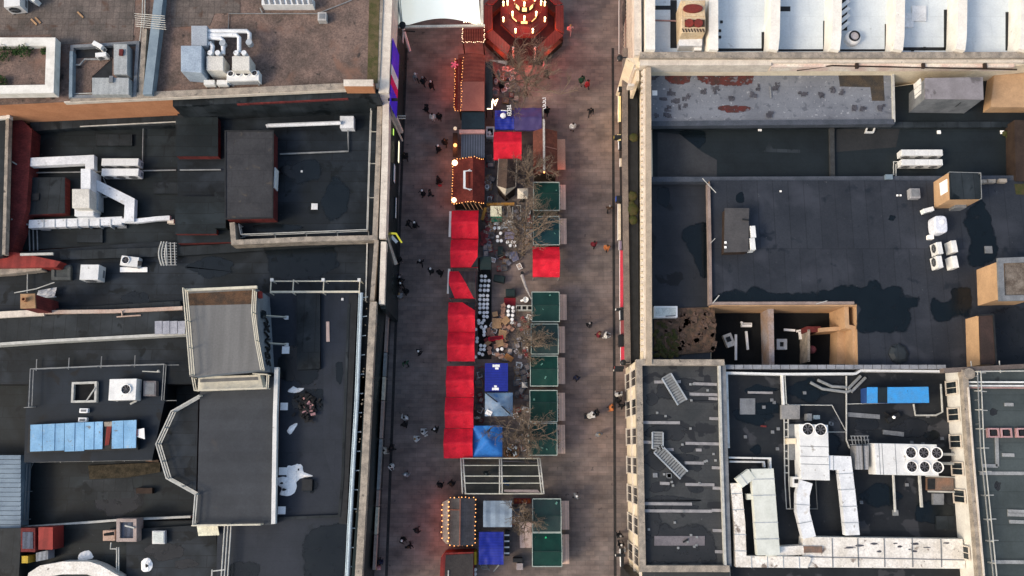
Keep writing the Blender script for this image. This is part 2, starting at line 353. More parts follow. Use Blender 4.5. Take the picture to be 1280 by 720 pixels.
vs = [(xl, -60, 0), (xr, -60, 0), (xr, 75, 0), (xl, 75, 0)]; g.add(vs, [[0, 1, 2, 3]]); struct('pedestrian_street', g, K['paving'])
# kerb-side drainage bands in the paving, 4 mm above it
g = MB()
for x0, y0, x1, y1 in ((508, 60, 483, 720), (766, 60, 769, 720)):
    a, b = W(x0, y0), W(x1, y1); g.strip([(a.x, a.y), (b.x, b.y)], .28, .0, .004)
struct('pavement_drain_band', g, mat('drain_band', (.035, .032, .032), (.022, .021, .021), 3, .7))

# ================================================================ building helpers
def shell(b, pts, z, wall, roof, roof_name='roof', zb=0.0, eps=.012):
    """walls up to 6 cm below roof level, roof sheet on top, both as parts"""
    p = P2(pts, z)
    MB().prism(p, zb, z-.06, bottom=False).build('wall', wall, b)
    c = sum((Vector(q) for q in p), Vector((0, 0)))/len(p)
    q = [c+(Vector(k)-c)*(1+eps/max(1, (Vector(k)-c).length)) for k in p]
    return MB().prism(q, z-.06, z).build(roof_name, roof, b)
def coping(b, pts, z, w, m, h=.35, closed=False, side=0, name='parapet'):
    return MB().strip(P2(pts, z), w, z-h, z, closed, side).build(name, m, b)
def railing(b, pts, z, m, h=1.05, gap=2.4, r=.035, rails=2, name='railing', feet=True):
    mb = MB(); p = [W(x, y, z+h) for x, y in pts]
    for i in range(len(p)-1):
        a, c = p[i], p[i+1]
        for k in range(rails):
            dz = Vector((0, 0, -k*h*.5)); mb.bar(a+dz, c+dz, r*2)
        n = max(1, round((c-a).length/gap))
        for j in range(n+(1 if i == len(p)-2 else 0)):
            q = a.lerp(c, j/n); mb.bar(q+Vector((0, 0, -h)), q+Vector((0, 0, .02)), r*2)
            if feet:
                d = (c-a).normalized(); nrm = Vector((-d.y, d.x, 0))
                mb.bar(q+Vector((0, 0, -h+.05))-nrm*.1, q+Vector((0, 0, -h+.05))+nrm*1.0, r*2.2)
    return mb.build(name, m, b)
def blob(pts, jitter=.0, n=6):
    """rounded outline through plan pixels"""
    out = []; N = len(pts)
    for i in range(N):
        p0, p1, p2, p3 = (Vector(pts[(i+k-1) % N]) for k in range(4))
        for j in range(n):
            t = j/n
            q = .5*((2*p1)+(p2-p0)*t+(2*p0-5*p1+4*p2-p3)*t*t+(3*p1-p0-3*p2+p3)*t*t*t)
            out.append((q.x+RND.uniform(-jitter, jitter), q.y+RND.uniform(-jitter, jitter)))
    return out
def puddle(b, z, shapes, m=None, name='puddle', jitter=.6):
    for i, s in enumerate(shapes):
        p = [Vector(q) for q in P2(blob(s, jitter*.4), z)]; n = len(p)
        if sum(p[k].x*p[(k+1) % n].y-p[(k+1) % n].x*p[k].y for k in range(n)) < 0: p.reverse()
        cx = sum(p, Vector((0, 0)))/n; w = min(.24, .17*min(max(abs(q.x-cx.x) for q in p), max(abs(q.y-cx.y) for q in p))); rings = []
        for f in (.7, 0, -1.0):
            r = []
            for k in range(n):
                e = (p[(k+3) % n]-p[k-3]); nr = Vector((e.y, -e.x)); nr = nr.normalized() if nr.length > 1e-6 else Vector((0, 0)); q = p[k]+nr*(w*f); r.append((q.x, q.y, z+.004+.0015*i))
            rings.append(r)
        mb = MB(); mb.add(rings[0]+rings[1]+rings[2], [[j*n+k, j*n+(k+1) % n, (j+1)*n+(k+1) % n, (j+1)*n+k] for j in (0, 1) for k in range(n)]+[list(range(2*n, 3*n))])
        o = mb.build(name, soft(m or K['puddle']), b); at_ = o.data.attributes.new('wet', 'FLOAT', 'POINT'); at_.data.foreach_set('value', [0.0]*n+[.55]*n+[1.0]*n)
SOFT = {}
def soft(m):
    """the same surface fading out towards an outline, broken up by noise"""
    if m.name in SOFT: return SOFT[m.name]
    c = m.copy(); c.name = 'soft_'+m.name; nt = c.node_tree; L = nt.links; out = [q for q in nt.nodes if q.type == 'OUTPUT_MATERIAL'][0]; b = nt.nodes['Principled BSDF']
    a = node(nt, 'ShaderNodeAttribute', attribute_name='wet'); tc = node(nt, 'ShaderNodeTexCoord'); nz = node(nt, 'ShaderNodeTexNoise'); nz.inputs['Scale'].default_value = 2.2 if 'stain' in m.name else 1.4; nz.inputs['Detail'].default_value = 6; L.new(tc.outputs['Object'], nz.inputs['Vector'])
    s1 = node(nt, 'ShaderNodeMath', operation='MULTIPLY_ADD'); k_ = 3.6 if 'stain' in m.name else 2.2; s1.inputs[1].default_value = k_; s1.inputs[2].default_value = -k_/2; L.new(nz.outputs['Fac'], s1.inputs[0])
    s2 = node(nt, 'ShaderNodeMath', operation='ADD'); L.new(a.outputs['Fac'], s2.inputs[0]); L.new(s1.outputs[0], s2.inputs[1])
    r = node(nt, 'ShaderNodeMapRange'); r.interpolation_type = 'SMOOTHSTEP'; r.inputs[1].default_value = .2; r.inputs[2].default_value = .85; r.inputs[4].default_value = .93; L.new(s2.outputs[0], r.inputs[0])
    tr = node(nt, 'ShaderNodeBsdfTransparent'); mx = node(nt, 'ShaderNodeMixShader'); L.new(r.outputs[0], mx.inputs[0]); L.new(tr.outputs[0], mx.inputs[1]); L.new(b.outputs[0], mx.inputs[2]); L.new(mx.outputs[0], out.inputs['Surface'])
    SOFT[m.name] = c; return c
def oval(cx, cy, rx, ry, n=10, seed=0):
    r = random.Random(seed); return [(cx+rx*(1+r.uniform(-.25, .25))*math.cos(2*math.pi*k/n), cy+ry*(1+r.uniform(-.25, .25))*math.sin(2*math.pi*k/n)) for k in range(n)]
def bars(b, z, segs, w, m, name, h=.12):
    for x0, y0, x1, y1 in segs:
        a, c = W(x0, y0, z+h), W(x1, y1, z+h); MB().bar(a-Vector((0, 0, h/2-.004)), c-Vector((0, 0, h/2-.004)), w, h).build(name, m, b)
def pads(b, z, pts, s, m, name='roof_pad', h=.12):
    for x, y in pts: c = W(x, y, z+h); MB().box(c.x, c.y, z+h/2+.003, s, s, h).build(name, m, b)
WIN = {}
def windows(b, A, B, zs, count, w=1.3, h=1.7, frame=None, flip=1, skip=()):
    """openings with frame and pane along a facade from A to B in plan metres"""
    A, B = Vector(A), Vector(B); d = (B-A); L = d.length; d.normalize(); ang = math.atan2(d.y, d.x)
    key = (w, h, frame.name)
    for z in zs:
        for i in range(count):
            if i in skip: continue
            p = A+d*(L*(i+.5)/count)
            if key not in WIN:
                f = MB(); t = .09
                f.box(0, 0, h/2-t/2, w, .12, t); f.box(0, 0, -h/2+t/2, w+.15, .22, t); f.box(-w/2+t/2, 0, 0, t, .116, h-2*t); f.box(w/2-t/2, 0, 0, t, .116, h-2*t); f.box(0, 0, 0, .05, .09, h-2*t)
                fo = f.build('window', frame); po = MB().box(0, 0, 0, w-2*t, .05, h-2*t).build('pane', K['glass']); po.parent = fo
                WIN[key] = fo; o = fo
            else: o = copy_tree(WIN[key])
            o.parent = b; o.location = (p.x-b.location.x, p.y-b.location.y, z); o.rotation_euler = (0, 0, ang)
def bld(name, label, cat, pxl, z=0): 
    c = W(*pxl, z); return thing(name, label, cat, (c.x, c.y, 0))
# ================================================================ left block
ZB = 7.5
# --- gravel-roofed building, top left
Z1 = 11.6
b1 = bld('department_store', 'brown gravel-roofed building in the upper left corner with orange south wall', 'building', (260, 50))
shell(b1, [(-90, -80), (479, -80), (470, 108), (85, 127), (-90, 135)], Z1, K['orange'], K['gravel'])
MB().ppoly([(-60, -60), (172, -60), (166, 50), (70, 56), (64, 43), (-60, 47)], Z1+.03, Z1-.02).build('paved_roof_area', K['pavers'], b1)
MB().ppoly([(212, -40), (300, -40), (300, 16), (268, 17), (262, 32), (214, 34)], Z1+.034, Z1-.02).build('paved_roof_area', K['pavers'], b1)
coping(b1, [(88, 123), (300, 113.5), (432, 107.5)], Z1+.45, .62, K['stone'], .5)
coping(b1, [(80, 127.5), (432, 111.5)], Z1+.38, .14, K['pale'], .5, name='coping_edge')
coping(b1, [(484.5, -80), (484, 0), (479.5, 116)], 11.5, .95, K['pale'], 4.2); MB().strip([tuple(W(x, y, 11.5).xy) for x, y in ((488.8, -80), (488.3, 0), (483.6, 116))], .16, 0, 7.2).build('street_facade', K['shop'], b1); coping(b1, [(477.5, -80), (477, 0), (472, 110)], 11.62, .3, K['stone'], 3)
MB().ppoly([(463, -60), (476, -60), (472, 104), (459, 104)], Z1+.05, Z1-.02).build('moss_strip', mat('mossy_gravel', (.06, .06, .022), (.11, .085, .045), 1.6, .95, fine=.45), b1)
MB().prect(430, 100, 466, 108, Z1+1.3, Z1-.5).build('corner_block', K['orange'], b1)
MB().prect(429.4, 99.4, 466.6, 107.6, Z1+1.36, Z1+1.29).build('block_coping', K['pale'], b1)
# expansion upstand
u = MB(); u.strip(P2([(198.5, -60), (198, 0), (184, 118)], Z1+.9), .85, Z1, Z1+.9); u.build('roof_upstand', K['bluegrey'], b1)
u = MB(); u.strip(P2([(180.5, 36), (176, 118)], Z1+.5), .45, Z1, Z1+.5); u.build('upstand_kerb', K['stone'], b1)
pip = MB()
for o in (0, 3): pip.tube([W(179+o, -40, Z1+.25), W(178+o, 20, Z1+.25), W(168+o, 117, Z1+.25)], .06)
pip.tube([W(90, 117.5, Z1+.3), W(168, 114, Z1+.3)], .06); pip.tube([W(90, 119.5, Z1+.3), W(168, 116.5, Z1+.3)], .05)
for k in range(7): pip.tube([W(168+k*.3, 17+k*2.6, Z1+.5), W(206+k*.3, 20+k*2.8, Z1+1.2)], .035)
pip.build('roof_pipe', K['rail'], b1)
pip = MB(); pip.tube([W(285, 42, Z1+.1), W(286, 17, Z1+.1), W(397, 17, Z1+.1), W(440, 0, Z1+.1)], .05); pip.tube([W(325, 10, Z1+.15), W(328, 16, Z1+.15)], .06); pip.build('cable_run', K['raild'], b1)
# sunken plant deck
MB().strip(P2([(90, 58), (172, 53), (168, 119), (88, 121)], Z1+.5), .3, Z1-.05, Z1+.5, True).build('deck_kerb', K['panel'], b1)
MB().ppoly([(91, 59), (140, 56), (140, 119), (90, 119)], Z1+.02, Z1-.04).build('deck_floor', K['dark'], b1)
MB().ppoly([(95, 73), (142, 71), (115, 96), (114, 118), (93, 118)], Z1+.06, Z1-.04).build('deck_gravel', K['gravel'], b1)
coping(b1, [(89, 64), (88, 121)], Z1+.7, .3, K['bluegrey'], .7, name='deck_screen')
# west wing box with coped walls
b1w = bld('roof_garden_wing', 'orange walled wing with white coping around a planted gravel roof at the left edge', 'building', (30, 85))
shell(b1w, [(-70, 48), (68, 47), (67, 115), (-70, 118)], 12.5, K['orange'], K['gravel'])
coping(b1w, [(-70, 52), (63.5, 52), (61.5, 111), (-70, 113)], 13.1, .82, mat('white_coping', (.74, .72, .66), (.6, .58, .52), 1.2, .7, fine=.08), 1.0)
for x, y, r in ((3, 66, .9), (30, 62, .75), (54, 63, .35), (1, 101, .6), (17, 64, .3)):
    c = W(x, y, 12.9); s = thing('shrub', 'green shrub on the planted roof, %s' % {3: 'largest, in its upper left corner', 30: 'round, at the middle of its upper wall', 54: 'small, near its right corner', 1: 'at the left edge by its lower wall', 17: 'tiny, between the two larger shrubs'}[x], 'shrub', (c.x, c.y, 12.5))
    fol = MB(); rr = random.Random(int(x*7+y))
    for k in range(int(260*r)+60):
        a, e = rr.uniform(0, 6.28), math.acos(rr.uniform(0, 1)); q = r*rr.uniform(.5, 1.08)
        p = Vector((c.x+q*math.sin(e)*math.cos(a), c.y+q*math.sin(e)*math.sin(a), 12.5+.15+q*math.cos(e)*.9)); t = .09
        t1, t2 = Vector((rr.uniform(-t, t), rr.uniform(-t, t), rr.uniform(-t, t))), Vector((rr.uniform(-t, t), rr.uniform(-t, t), rr.uniform(-t, t)))
        fol.add([p-t1, p-t2, p+t1, p+t2], [[0, 1, 2, 3]])
    fol.build('foliage', K['leaf'], s); MB().tube([(c.x, c.y, 12.45), (c.x, c.y, 12.5+r*.6)], .05).build('stem', K['bark'], s)

# --- dark roofed block with railings (second building down)
b2 = bld('railed_building', 'dark felt-roofed building with white roof railings left of the street', 'building', (380, 230))
shell(b2, [(222, 118), (474, 110), (465, 298), (222, 304)], ZB, K['brick'], K['navy'])
coping(b2, [(475.5, 108), (472.5, 200), (468.5, 297), (380, 299), (292, 303), (290, 278)], ZB+1.5, .48, K['stone'], 1.5)
coping(b2, [(482.5, 118), (481, 200), (478, 298)], 9.2, .62, K['pale'], 1.5, name='street_coping')
MB().ppoly([(486, 118), (484, 200), (481.5, 300), (472, 300), (478, 118)], 8.6, 0).build('street_facade', K['shop'], b2)
railing(b2, [(464, 120), (461, 200), (458.5, 287), (380, 290), (301, 293), (298.5, 280)], ZB, K['rail'], 1.1, 3.2)
MB().ppoly([(216, 123.5), (300, 119), (474, 110), (474, 121), (296, 129), (216, 133)], 11.3, 6).build('raised_ledge', K['slate'], b2)
coping(b2, [(296, 130), (435, 123)], 11.35, .1, K['brick'], .3, name='brick_trim')
MB().tube([W(333, 158, ZB+1.1), W(336, 157, ZB+1.1), W(426, 153.5, ZB+1.1)], .2, 10).build('white_pipe', K['duct'], b2); MB().prect(425, 145, 442, 160, ZB+.9, ZB-.02).build('pipe_hatch', K['duct'], b2)
coping(b2, [(222, 135), (272, 134)], ZB+.9, .1, K['rail'], .3, name='edge_trim')
# tall plant room
MB().ppoly([(282, 164), (341, 164), (341, 272), (282, 273)], 9.25, ZB-.1).build('plant_room_wall', K['brick'], b2)
MB().ppoly([(281, 163), (342, 163), (341, 272.5), (281, 274)], 9.4, 9.25).build('plant_room_roof', mat('old_felt', (.042, .043, .047), (.028, .029, .033), .5, .6, fine=.2, seams=(3, 1.6, .8, .9), spots=[(1.2, .62, .1, (.07, .06, .05))]), b2)
coping(b2, [(281.5, 163.5), (341.5, 163.5), (340.5, 272), (281.5, 273.5)], 9.47, .12, K['dark'], .1, True, name='plant_room_trim')
c = W(341.6, 221, 9.3); MB().box(c.x+.06, c.y, 8.5, .1, 2.0, 1.2).build('wall_panel', K['white'], b2)
for x0, y0, x1, y1, zt in ((220, 147, 272, 195, ZB+1.0), (219, 246, 270, 292, ZB+.7)):
    MB().prect(x0, y0, x1, y1, zt-.05, ZB-.1).build('roof_box_wall', K['brick'], b2); MB().prect(x0-.5, y0-.5, x1+.5, y1+.3, zt, zt-.05).build('roof_box_top', K['black'], b2)
MB().prect(268, 240, 282, 285, ZB+1.0, ZB).build('roof_box_top', K['black'], b2)
puddle(b2, ZB, [oval(380, 215, 26, 14, seed=3), oval(420, 250, 18, 24, seed=4), oval(345, 285, 30, 5, seed=6)])
pads(b2, ZB, [(393, 258)], .6, K['white']); pads(b2, ZB, [(377, 214)], .18, K['white'])
pip = MB(); pip.tube([W(435, 158, ZB+.2), W(435.5, 189, ZB+.2), W(350, 192.5, ZB+.2)], .09); pip.build('roof_pipe', K['raild'], b2)
# splayed pale brackets on the street side
br = MB(); br.bar(W(483, 122, 9.0), W(501, 165, 2.5), .5, .3); br.bar(W(486, 140, 8.6), W(503, 176, 1.5), .14); br.bar(W(496, 145, 4), W(507, 145, 4), .1); br.bar(W(496, 148, 4), W(507, 148, 4), .1)
br.build('splayed_bracket', K['pale'], b2)
wedge = MB(); a, b_, c_, d_ = W(476, 290, 9.2), W(484, 293, 9.2), W(497, 329, 3), W(489, 333, 3.2); wedge.add([a, b_, c_, d_]+[p-Vector((0, 0, .3)) for p in (a, b_, c_, d_)], [[0, 1, 2, 3], [7, 6, 5, 4], [0, 4, 5, 1], [1, 5, 6, 2], [2, 6, 7, 3], [3, 7, 4, 0]])
wedge.build('corner_brace', K['pale'], b2)

# --- low roof on the far left with ducts, brick walls
b3 = bld('brick_annexe', 'low black-roofed annexe between red brick walls at the left edge', 'building', (110, 220))
Z3 = 6.2
shell(b3, [(-80, 140), (226, 128), (224, 302), (-80, 318)], Z3, K['brick'], K['black'])
MB().ppoly([(36, 148), (215, 140), (223, 146), (223, 156), (90, 160), (40, 164)], Z3+.9, Z3-.1).build('raised_ledge', K['slate'], b3)
coping(b3, [(100, 158), (220, 152), (221, 180)], Z3+1.0, .1, K['rail'], .2, name='edge_trim')
MB().ppoly([(9, 132), (40, 162), (33, 262), (8, 330), (2, 330)], Z3+1.6, 0).build('brick_side_wall', K['brick'], b3)
MB().ppoly([(-60, 138), (9, 132), (4, 320), (-60, 330)], Z3+2.6, 0).build('west_roof', K['slate'], b3)
coping(b3, [(9.5, 134), (4.5, 318)], Z3+2.9, .3, K['stone'], .6, name='west_coping')
coping(b3, [(-40, 135), (10, 132), (10, 146), (-40, 150)], Z3+2.95, .3, mat('white_coping', (.7, .7, .7)), .6, name='white_coping')
MB().ppoly([(20, 223), (82, 222), (82, 267), (18, 270)], Z3+.9, Z3-.1).build('roof_box_wall', K['brick'], b3)
MB().ppoly([(19, 222), (81, 221.5), (81, 266.5), (17, 269)], Z3+.95, Z3+.9).build('roof_box_top', K['slate'], b3)
pads(b3, Z3+.95, [(44, 246)], .7, K['dark'])
pip = MB(); pip.tube([W(15, 202, Z3+2), W(38, 216, Z3+.3), W(100, 215, Z3+.2), W(220, 212.5, Z3+.2)], .07); pip.tube([W(179, 160, Z3+.2), W(178, 212, Z3+.2)], .05); pip.tube([W(225, 212.5, ZB+.2), W(276, 212, ZB+.2)], .07); pip.build('roof_pipe', K['raild'], b3)
for x0, y0, x1, y1 in ((192, 228, 224, 242), (96, 286, 128, 303), (120, 168, 165, 182)): MB().prect(x0, y0, x1, y1, Z3+.25, Z3).build('roof_hatch', K['slate'], b3)
bars(b3, Z3, [(36, 285, 37, 315), (41, 284, 42, 318), (46, 284, 47, 316)], .08, K['raild'], 'pipe_rack')
# --- red sloping parapet wedge and striped strip roof (third)
b4 = bld('strip_roof_building', 'long dark roof strip with pinkish copings running left of the tan tower', 'building', (120, 370))
Z4 = 6.6
shell(b4, [(-80, 322), (228, 300), (470, 300), (462, 470), (232, 480), (-80, 480)], Z4, K['dark'], K['navy'], zb=0)
MB().ppoly([(-80, 306), (24, 316), (76, 327), (70, 334), (-80, 336)], Z4+1.5, Z4-.1).build('red_ridge', K['redpaint'], b4)
coping(b4, [(-60, 342), (10, 339), (52, 334)], Z4+1.1, .55, K['stone'], 1, name='stone_coping')
coping(b4, [(25, 318), (66, 317)], Z4+1.9, .22, K['rail'], .2, name='gutter')
coping(b4, [(75, 319), (225, 314), (440, 300)], Z4+.4, .9, K['slate'], .5, name='roof_step')
coping(b4, [(-60, 397), (62, 390), (140, 389), (228, 385)], Z4+1.3, .34, mat('pink_coping', (.42, .30, .24), (.5, .42, .35), .3, .8, fine=.2), 1.3, name='coping')
coping(b4, [(-60, 396.5), (55, 390.5)], Z4+1.34, .6, K['pale'], .5, name='pale_coping')
coping(b4, [(-60, 434), (60, 426), (232, 417)], Z4+1.2, .26, K['rail'], 1.2, name='coping')
MB().ppoly([(-60, 400), (150, 390), (230, 387), (232, 415), (60, 424), (-60, 432)], Z4+1.05, Z4+.02).build('strip_roof', K['slate'], b4)
MB().ppoly([(30, 388), (225, 376), (226, 384), (60, 391)], Z4+.5, Z4).build('ledge', K['slate'], b4)
pip = MB(); pip.tube([W(152, 388, Z4+1.5), W(153, 395, Z4+1.1), W(146, 396, Z4+1.1), W(176, 394, Z4+1.1)], .07); pip.build('roof_pipe', mat('pink_coping', (.4, .3, .25)), b4)
pip = MB(); pip.tube([W(34.5, 334, Z4+.4), W(34, 366, Z4+.4)], .05); pip.tube([W(18, 366, Z4+1), W(45, 361, Z4+1), W(68, 353, Z4+1)], .05); pip.build('cable_run', K['rail'], b4)
puddle(b4, Z4, [oval(265, 335, 28, 12, seed=1), oval(385, 330, 32, 22, seed=2), oval(170, 372, 16, 8, seed=5), [(340, 300), (415, 305), (410, 340), (350, 350), (335, 330)]])
MB().prect(462, 377, 470, 377.5, 9, 8).build('coping_end', K['stone'], b4)
MB().ppoly([(474, 302), (484, 300), (483, 386), (476, 386), (472, 340)], 8.4, 0).build('street_facade', K['shop'], b4)
MB().ppoly([(461.5, 300), (475, 300), (470, 378), (459, 378)], 7.7, 0).build('street_ledge', K['dark'], b4)
coping(b4, [(470.5, 300), (465, 376)], 8.9, .4, K['stone'], 1.2, name='street_coping')
coping(b4, [(479.5, 302), (477, 380)], 9.1, .5, K['pale'], 1, name='street_coping')
coping(b4, [(459, 303), (457, 376)], 7.8, .12, K['rail'], 1, name='edge_trim')
# chimney
ch = bld('chimney_stack', 'red brick chimney with a tan capped top by the pinkish coping at far left', 'chimney', (45, 378))
MB().ppoly([(26, 368), (43, 367.5), (44, 385), (26, 385.5)], Z4+4.2, Z4-.2).build('brick_stack', K['brick'], ch)
MB().ppoly([(25.4, 367.5), (43.4, 367), (44.3, 385), (25.4, 385.8)], Z4+4.35, Z4+4.2).build('cap', K['wood'], ch)
pot = MB(); c = W(34, 376, Z4+4.5); pot.lathe([(.22, Z4+4.34), (.18, Z4+4.75), (.22, Z4+4.8), (.14, Z4+4.8), (.12, Z4+4.4)], c.x-.2, c.y+.1, 12); pot.build('chimney_pot', mat('terracotta', (.4, .2, .1)), ch)
# --- tan tower with scaffold rails
b5 = bld('stair_tower', 'square tower with grey sheet roof, rusty top edge and graffitied east wall', 'tower', (283, 415))
ZT = 12.0
MB().ppoly([(233, 364), (319, 360), (325, 461), (238, 470)], ZT-.06, 0).build('wall', mat('bluegrey_render', (.20, .23, .26), (.15, .17, .2), .6, .8, fine=.15), b5)
MB().ppoly([(232, 363), (319.5, 359.5), (325.5, 462), (237, 471)], ZT, ZT-.06).build('roof', K['lead'], b5)
MB().ppoly([(234.5, 367), (319, 362.5), (319.5, 380), (235.5, 382)], ZT+.012, ZT-.02).build('rust_band', K['rust'], b5)
coping(b5, [(231, 362.5), (321, 358.5)], ZT+.25, .22, K['railc'], .3, name='top_trim')
coping(b5, [(324, 364), (324.4, 372)], ZT-.4, .3, K['redpaint'], .5, name='red_trim')
railing(b5, [(228.5, 360), (232, 400), (237.5, 468)], ZT, K['railc'], 1.1, 2.0, .04, 3, feet=False)
railing(b5, [(316, 362), (314.5, 390), (319, 425), (326, 462)], ZT, K['railc'], 1.1, 2.0, .04, 3, feet=False)
wx = W(325.5, 415, ZT); gr = MB()
# spray-painted strokes on the east wall, standing 5 mm proud
import itertools
ya, yb = W(324, 392, ZT).y, W(326, 455, ZT).y
xa, xb = W(321.4, 392, ZT).x, W(324.3, 452, ZT).x
def gw(t, h): return Vector((xa+(xb-xa)*t+.10, ya+(yb-ya)*t, ZT-h))
strokes = [[(.02, 2.4), (.08, 3.0), (.14, 2.6)], [(.12, 1.9), (.2, 2.7), (.27, 3.3)], [(.27, 1.9), (.2, 2.7), (.14, 3.4)], [(.32, 1.8), (.38, 3.1), (.46, 2.1), (.42, 3.4)], [(.5, 1.9), (.54, 3.2), (.62, 3.2)], [(.62, 1.9), (.62, 3.2), (.7, 2.6), (.62, 2.2)], [(.74, 1.8), (.74, 3.0), (.82, 3.1), (.82, 1.9), (.74, 1.8)], [(.88, 1.9), (.96, 2.3), (.88, 2.9), (.97, 3.2)]]
for s in strokes: gr.tube([gw(t, h) for t, h in s], .11, 5)
gr.build('graffiti', K['dark'], b5)
c = W(325, 392, 11); MB().box(gw(.02, 2).x+.02, W(322, 390, ZT).y, ZT-1.6, .2, .7, .9).build('wall_window', K['glass'], b5)
MB().ppoly([(248, 471), (325, 468.5), (329, 485), (247, 488)], ZT-2.2, 6).build('landing', K['railc'], b5)
MB().ppoly([(250, 474), (322, 471), (323, 475), (250, 478)], ZT-2.18, ZT-2.22).build('landing_deck', K['lead'], b5)
railing(b5, [(240, 472), (243, 488), (333, 485), (334, 468), (316, 467)], ZT-2.2, K['railc'], 1.1, 2, .04, 2, feet=False)
# --- hall with bay
b6 = bld('ribbed_hall', 'hall with ribbed grey-brown roof and octagonal railed bay below the tan tower', 'hall', (280, 570))
Z6 = 8.4
shell(b6, [(250, 488), (346, 470), (341, 656), (246, 657)], Z6, K['brick'], K['rib'])
MB().ppoly([(248, 496), (213, 518), (196, 557), (209, 600), (245, 620)], Z6-.25, 0).build('bay', K['navy'], b6)
coping(b6, [(345.5, 459), (343.5, 520), (341.5, 655)], Z6+.5, .36, K['white'], .6, name='white_coping')
railing(b6, [(249, 494), (214, 514), (195, 555), (208, 598), (244, 618), (241, 656)], Z6-.25, K['rail'], 1.1, 1.9, .05, 3, feet=False)
railing(b6, [(240, 657), (283, 656.5), (325, 656)], Z6, K['railc'], 1.0, 2.4, .05, 2, feet=False)
# --- east flat roof along the street
b7 = bld('flat_roof_shops', 'blue-black flat-roofed shop block on the left of the street with long stone parapet', 'building', (410, 550))
Z7 = 7.2
shell(b7, [(322, 366), (452, 366), (441, 655), (436, 760), (270, 760), (272, 655), (322, 655)], Z7, K['dark'], mat('slate_blue_felt', (.022, .028, .039), (.015, .0205, .029), .35, .55, fine=.12, seams=(9, 1.2, .85, .93), spots=[(.5, .64, .03, (.012, .017, .024))]))
MB().ppoly([(371, 367), (400, 367), (400, 461), (371, 462)], Z7+.4, Z7).build('raised_roof_panel', K['slate'], b7)
MB().ppoly([(405, 368), (436, 368), (430, 645), (404, 560)], Z7+.006, Z7-.03).build('roof_sheet', mat('blue_felt', (.024, .030, .042), (.017, .022, .030), .4, .5, fine=.1, seams=(1.1, 9, .85, .93)), b7)
MB().ppoly([(437, 368), (447, 368), (433, 655), (424, 655)], Z7+.25, Z7).build('roof_gutter', K['dark'], b7)
coping(b7, [(345, 648), (424, 645), (428, 600), (436, 380)], Z7+.3, .22, K['slate'], .3, name='roof_kerb')
bars(b7, Z7, [(409.5, 402, 410, 427)], .3, K['shelf'], 'timber_batten', .1)
pads(b7, Z7, [(357, 437.5), (355, 508), (353, 589), (352, 638)], .68, K['tarp']); pads(b7, Z7, [(335, 396), (356, 397), (428, 374)], .22, K['white'])
puddle(b7, Z7, [[(378, 430), (395, 425), (398, 470), (380, 480), (350, 470), (352, 440)], oval(390, 500, 26, 16, seed=8), oval(424, 465, 5, 16, seed=9), oval(388, 607, 9, 9, seed=10)])
puddle(b7, Z7, [[(380, 700), (378, 680), (392, 662), (420, 655), (434, 658), (428, 720), (384, 724)]], K['puddle'])
puddle(b7, Z7, [[(290, 705), (320, 704), (325, 712), (318, 722), (286, 724)]], K['puddle'])
mb = MB(); mb.tube([W(452, 366, Z7+1.1), W(447, 500, Z7+1.1), W(438, 655, Z7+1.1), W(433, 760, Z7+1.1)], .16, 8); mb.tube([W(449, 366, Z7+.6), W(444, 500, Z7+.6), W(435, 655, Z7+.6), W(430, 760, Z7+.6)], .06, 6)
for k in range(16):
    y = 372+k*24; x = 452-(y-366)*.0495; p = W(x, y, Z7+1.1); mb.bar((p.x, p.y, Z7), p, .07); q = W(x+9, y, Z7+.5); mb.bar(p-Vector((0, 0, .1)), (q.x, q.y, Z7+.9), .07)
mb.build('guard_rail', mat('pale_blue_rail', (.42, .52, .58), (.34, .42, .48)), b7)
MB().ppoly([(464, 378), (471, 378), (461, 500), (456, 620), (446, 760), (436, 760), (447, 620), (455, 500)], 9.0, 0).build('street_facade', K['shop'], b7)
coping(b7, [(466.5, 377), (463, 440), (459, 520), (454.5, 610), (448, 720), (446, 760)], 9.4, .62, K['stone'], .9, name='street_parapet')
for k in range(16):
    y = RND.uniform(385, 715); x = 458-(y-380)*.05+RND.uniform(-1.5, 1.5); c = W(x, y, Z7+.3); MB().ball((c.x, c.y, Z7+.1), RND.uniform(.06, .13), 5, 3).build('gutter_debris', K['stone'], b7)
# scaffold over the top edge
sc = thing('scaffold_rail', 'horizontal scaffold frame along the roof edge right of the tan tower', 'scaffold', (W(395, 358, Z7).x, W(395, 358, Z7).y, Z7))
mb = MB(); z = Z7+1.2
for y in (351.5, 365): mb.tube([W(338, y, z), W(450, y-.5+(365-y)*.02, z)], .06 if y < 360 else .11)
for x in (338, 366, 404, 449): mb.tube([W(x+1, 350, z), W(x, 366, z)], .055); p = W(x, 366, z); mb.tube([(p.x, p.y, Z7), p], .06); p = W(x+1, 350, z); mb.tube([(p.x, p.y, Z4), p], .06)
mb.build('tube_frame', K['railc'], sc)
mb = MB()
for x in (340, 404, 449): p = W(x, 350, z+.1); mb.box(p.x, p.y, z+.1, .28, .3, .25)
mb.build('coupler', K['white'], sc)
for yy, nm in ((394, 'upper'), (428, 'lower')):
    br = thing('wall_stay', 'thin %s steel stay bracing the graffitied tower wall from the flat roof' % nm, 'stay', tuple(W(350, yy, Z7)))
    MB().tube([W(326, yy, 9.5), W(358, yy+2, Z7+.2)], .05).build('stay_rod', K['railc'], br); MB().tube([W(326, yy+2, 9.0), W(358, yy+3, Z7+.15)], .04).build('stay_rod', K['raild'], br)
    p = W(358, yy+3, Z7+.2); MB().box(p.x, p.y, Z7+.1, .35, .35, .2).build('foot_block', K['white'], br)
